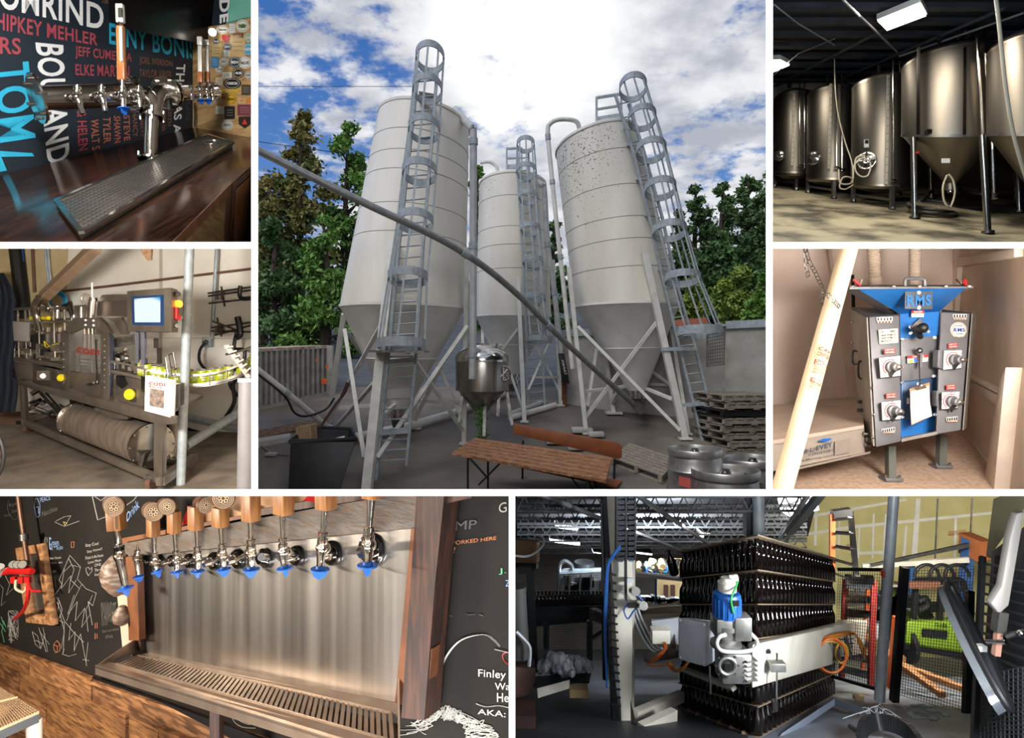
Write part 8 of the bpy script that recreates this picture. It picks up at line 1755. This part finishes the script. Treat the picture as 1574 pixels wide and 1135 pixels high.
# rack and planks
rk=thing('storage_rack','blue upright storage rack beyond the forklift','rack',BD(930,560,8.2));MB().prism([BD(940,215,8.2),BD(965,215,8.2),BD(945,560,8.2),BD(912,560,8.2)],Y3*.15).build('upright',mat('rack_blue','#3a5f93',.5),rk);MB().prism([BD(660,320,8.3),BD(685,320,8.3),BD(700,500,8.3),BD(672,500,8.3)],Y3*.15).build('upright',mat('rack_blue','#3a5f93',.5),rk);MB().bar(BD(480,330,8.3),BD(935,232,8.1),.03).build('strap',steel_d,rk);MB().bar(BD(590,310,8.3),BD(935,240,8.1),.03).build('strap',steel_d,rk);MB().bar(BD(440,335,8.4),BD(935,305,8.1),.06,.05).build('shelf_beam',wh,rk)
tag(MB().prism([BD(995,222,8),BD(1050,218,8),BD(1048,300,8),BD(990,320,8)],Y3*.4).build('orange_box',mat('box_orange','#9c5a34',.6)),'orange box high on the rack at the right','box');tag(MB().prism([BD(594,575,5.9),BD(606,575,5.9),BD(585,910,5.6),BD(568,910,5.6)],Y3*.05).build('orange_stake',orl),'orange upright stake beside the black gate post','stake')
for i,(a,b,w_) in enumerate((((548,745,6.4),(815,935,5.6),.06),((600,790,6.3),(920,910,5.8),.06),((560,730,6.6),(620,770,6.4),.1))):tag(MB().bar(BD(*a),BD(*b),w_,.05).build('wooden_plank',mat('plank_tan','#a8744a',.7)),['long tan plank on the floor nearest the gate','long tan plank on the floor, farther and to the right','short wide tan board at the foot of the orange stake'][i],'plank','planks on the hall floor')
for k in range(16):x=random.uniform(505,640);y=random.uniform(445,640);tag(MB().box(BD(x,y,8),(random.uniform(.1,.3),.2,random.uniform(.08,.2))).build('stored_part',random.choice((steel_b,whg,dkg,mid))),'unclear grey stored item behind the galvanised pole','part','stored items behind the pole')
# round mirror-like drum lid at the right
lid=thing('wrapping_disc','big tilted glossy disc seen edge-on at the right','disc',BD(1000,960,3.7))
A1_,B1_=BD(835,430,4.0),BD(1125,970,3.4);cen_=(A1_+B1_)/2;up1=(A1_-B1_)/2;out1=V((-.30,.10,-.16))*.5;nn=30
def ell(k,w_):return [cen_+up1*math.cos(a)+k*math.sin(a) for a in [i*2*math.pi/nn for i in range(nn)]]
E=ell(V((.13,.25,.04)),0);thick=V((-.055,.0,-.03))
MB().prism(E,thick).build('disc_plate',mat('disc_gloss','#8d949c',.12,.8),lid);MB().tube(E,.018,8,closed=True).build('black_rim',black,lid)
MB().bar(cen_+V((.12,0,.03)),BD(1112,690,3.6),.02).build('spindle',steel_b,lid);MB().box(BD(985,715,3.6),(.06,.04,.03)).build('hub_block',white_pl,lid)
rkd=thing('dark_rack_fence','dark slotted metal fence filling the right edge of the bottle hall','fence',BD(1080,1100,3.6));fp=lambda x,y,d=3.9:BD(x,y,d)
MB().prism([fp(1060,290,4.4),fp(1250,150,3.5),fp(1250,1200,3.5),fp(990,1200,3.9)],V((.05,.1,0))).build('back_sheet',mat('sheet_black','#1d1f20',.6,0,'#131415',5),rkd)
for k in range(17):y=320+k*46;MB().bar(fp(985+k*1,y,4.2),fp(1210,y+38+k*6,3.4),.022,.012).build('slat',mat('slat_dark','#34373a',.5,.3),rkd)
for x in (1000,1075,1150):MB().bar(fp(x,290,4.1),fp(x-40,1180,3.7),.03).build('fence_post',black,rkd)
meshp([fp(975,1180,3.7),fp(1210,1180,3.3),fp(1210,800,3.4),fp(965,850,3.9)],12,18,rkd,.005,mat('slat_dark','#34373a',.5,.3))
ar=thing('machine_arm','pale grey machine arm hanging down at the right edge','arm',BD(1075,740,3.4));MB().prism([BD(1160,90,3.4),BD(1200,80,3.4),BD(1125,520,3.4),BD(1080,560,3.4),BD(1040,510,3.4),BD(1090,430,3.4),BD(1130,200,3.4)],Y3*.05).build('arm_plate',mat('arm_grey','#625e59',.6),ar,bevel=.01);MB().bar(BD(1085,545,3.42),BD(1072,640,3.42),.05).build('arm_rod',steel_d,ar);MB().bar(BD(1075,640,3.42),BD(1062,750,3.42),.03).build('arm_foot',mat('copper_r','#7d5a4c',.5),ar);MB().cyl(BD(1020,686,3.45),BD(1110,690,3.35),.012,10).build('arm_pin',steel_b,ar);MB().cyl(BD(1110,665,3.35),BD(1195,635,3.3),.012,10).build('black_pin',black,ar);MB().sphere(BD(1180,648,3.28),.018,n=10,m=8).build('pin_knob',steel_b,ar)
tag(MB().prism([BD(1040,300,4.6),BD(1075,30,4.6),BD(1220,-30,4.4),BD(1200,60,4.4),BD(1062,250,4.6)],Y3*.05).build('cream_panel',mat('cream_dim','#8f8668',.7)),'cream slanted panel at the upper right corner','panel')
# floor guard and cable chain at the bottom
gd=thing('floor_guard','pale blue-grey folded sheet guard on the floor beside the stack','guard',BDf(300,1010));gm=mat('guard_blue_grey','#8a94a5',.45,.2)
MB().prism([BD(60,1160,4.05),BD(310,985,4.9),BD(312,955,4.9),BD(60,1120,4.05)],V((.02,.02,0))).build('long_sheet',gm,gd);MB().prism([BD(312,955,4.9),BD(445,1000,4.7),BD(430,1030,4.7),BD(312,985,4.9)],V((0,.02,0))).build('short_sheet',mat('guard_dark','#4f545c',.5,.2),gd)
cpth=catmull([BD(430,1150,3.75),BD(450,1085,3.9),BD(500,1062,4.0),BD(580,1070,3.95),BD(660,1110,3.85),BD(720,1180,3.7)],7)
fc=thing('floor_cable_chain','black curved cable chain lying on the floor at the bottom edge','cable chain',cpth[20])
for a,b in zip(cpth,cpth[1:]):MB().bar(a,a.lerp(b,.8),.09,.03,side=(0,.4,1)).build('chain_link',black,fc)
tag(MB().tube([BD(378,1078,3.85),BD(420,1105,3.8),BD(445,1145,3.75)],[.012,.016,.008],8).build('black_marker',black),'black pen-like rod at the end of the cable chain','rod')
o=MB()
for k in range(18):p=BDf(random.uniform(450,560),random.uniform(1025,1065));o.tube(catmull([p,p+V((random.uniform(-.1,.1),random.uniform(-.1,.1),.05)),p+V((random.uniform(-.15,.15),random.uniform(-.1,.1),.0))],3),.003,4)
o=tag(o.build('wire_scrap',whg),'tangle of thin pale wire scraps on the floor by the guard','wire');o['kind']='stuff'
o=MB()
for k in range(26):p=BDf(random.uniform(630,830),985+random.uniform(0,70));o.box(p+Z3*.01,(random.uniform(.02,.08),random.uniform(.02,.05),.01))
o=tag(o.build('floor_debris',mat('debris','#9aa39a',.8,0,'#6f7a72',12)),'scattered small debris on the floor in front of the gate','debris');o['kind']='stuff'
tag(MB().box(BDf(422,962)+Z3*.03,(.08,.05,.04)).build('wood_block',mat('offcut','#9c8460',.8),bevel=.005),'small pale block on the floor between stack and pole','block')
tag(MB().bar(BD(255,-10,5.6),BD(100,180,6.2),.07,.05).build('roof_strut',jm),'grey roof strut slanting down above the bottle stack','strut')
area('hall_fill',(uX(1450,5.9),5.9,cl(5.9)+.3),(uX(1410,9),9.3,EYE-3.3),.9,560,(1,.95,.85),.5)  # unseen fill added to brighten the back wall and forklift
area('hall_fill',(uX(1000,7),7.0,cl(7.0)+.2),(uX(1000,8),9,zh(9)),.8,150,(.85,.92,1),.4)  # added fill over the left of the hall, separate from its lamps
strip(800,767,1570,767,16,(.95,.97,1));area('hall_side_fill',(uX(1650,2.6),2.6,EYE-1.15),(uX(1120,4),4.2,EYE-1.7),.4,85,(.9,.95,1),.3)  # both lights are added, unseen fill from the front and right
cell_end(787,758,None,None)
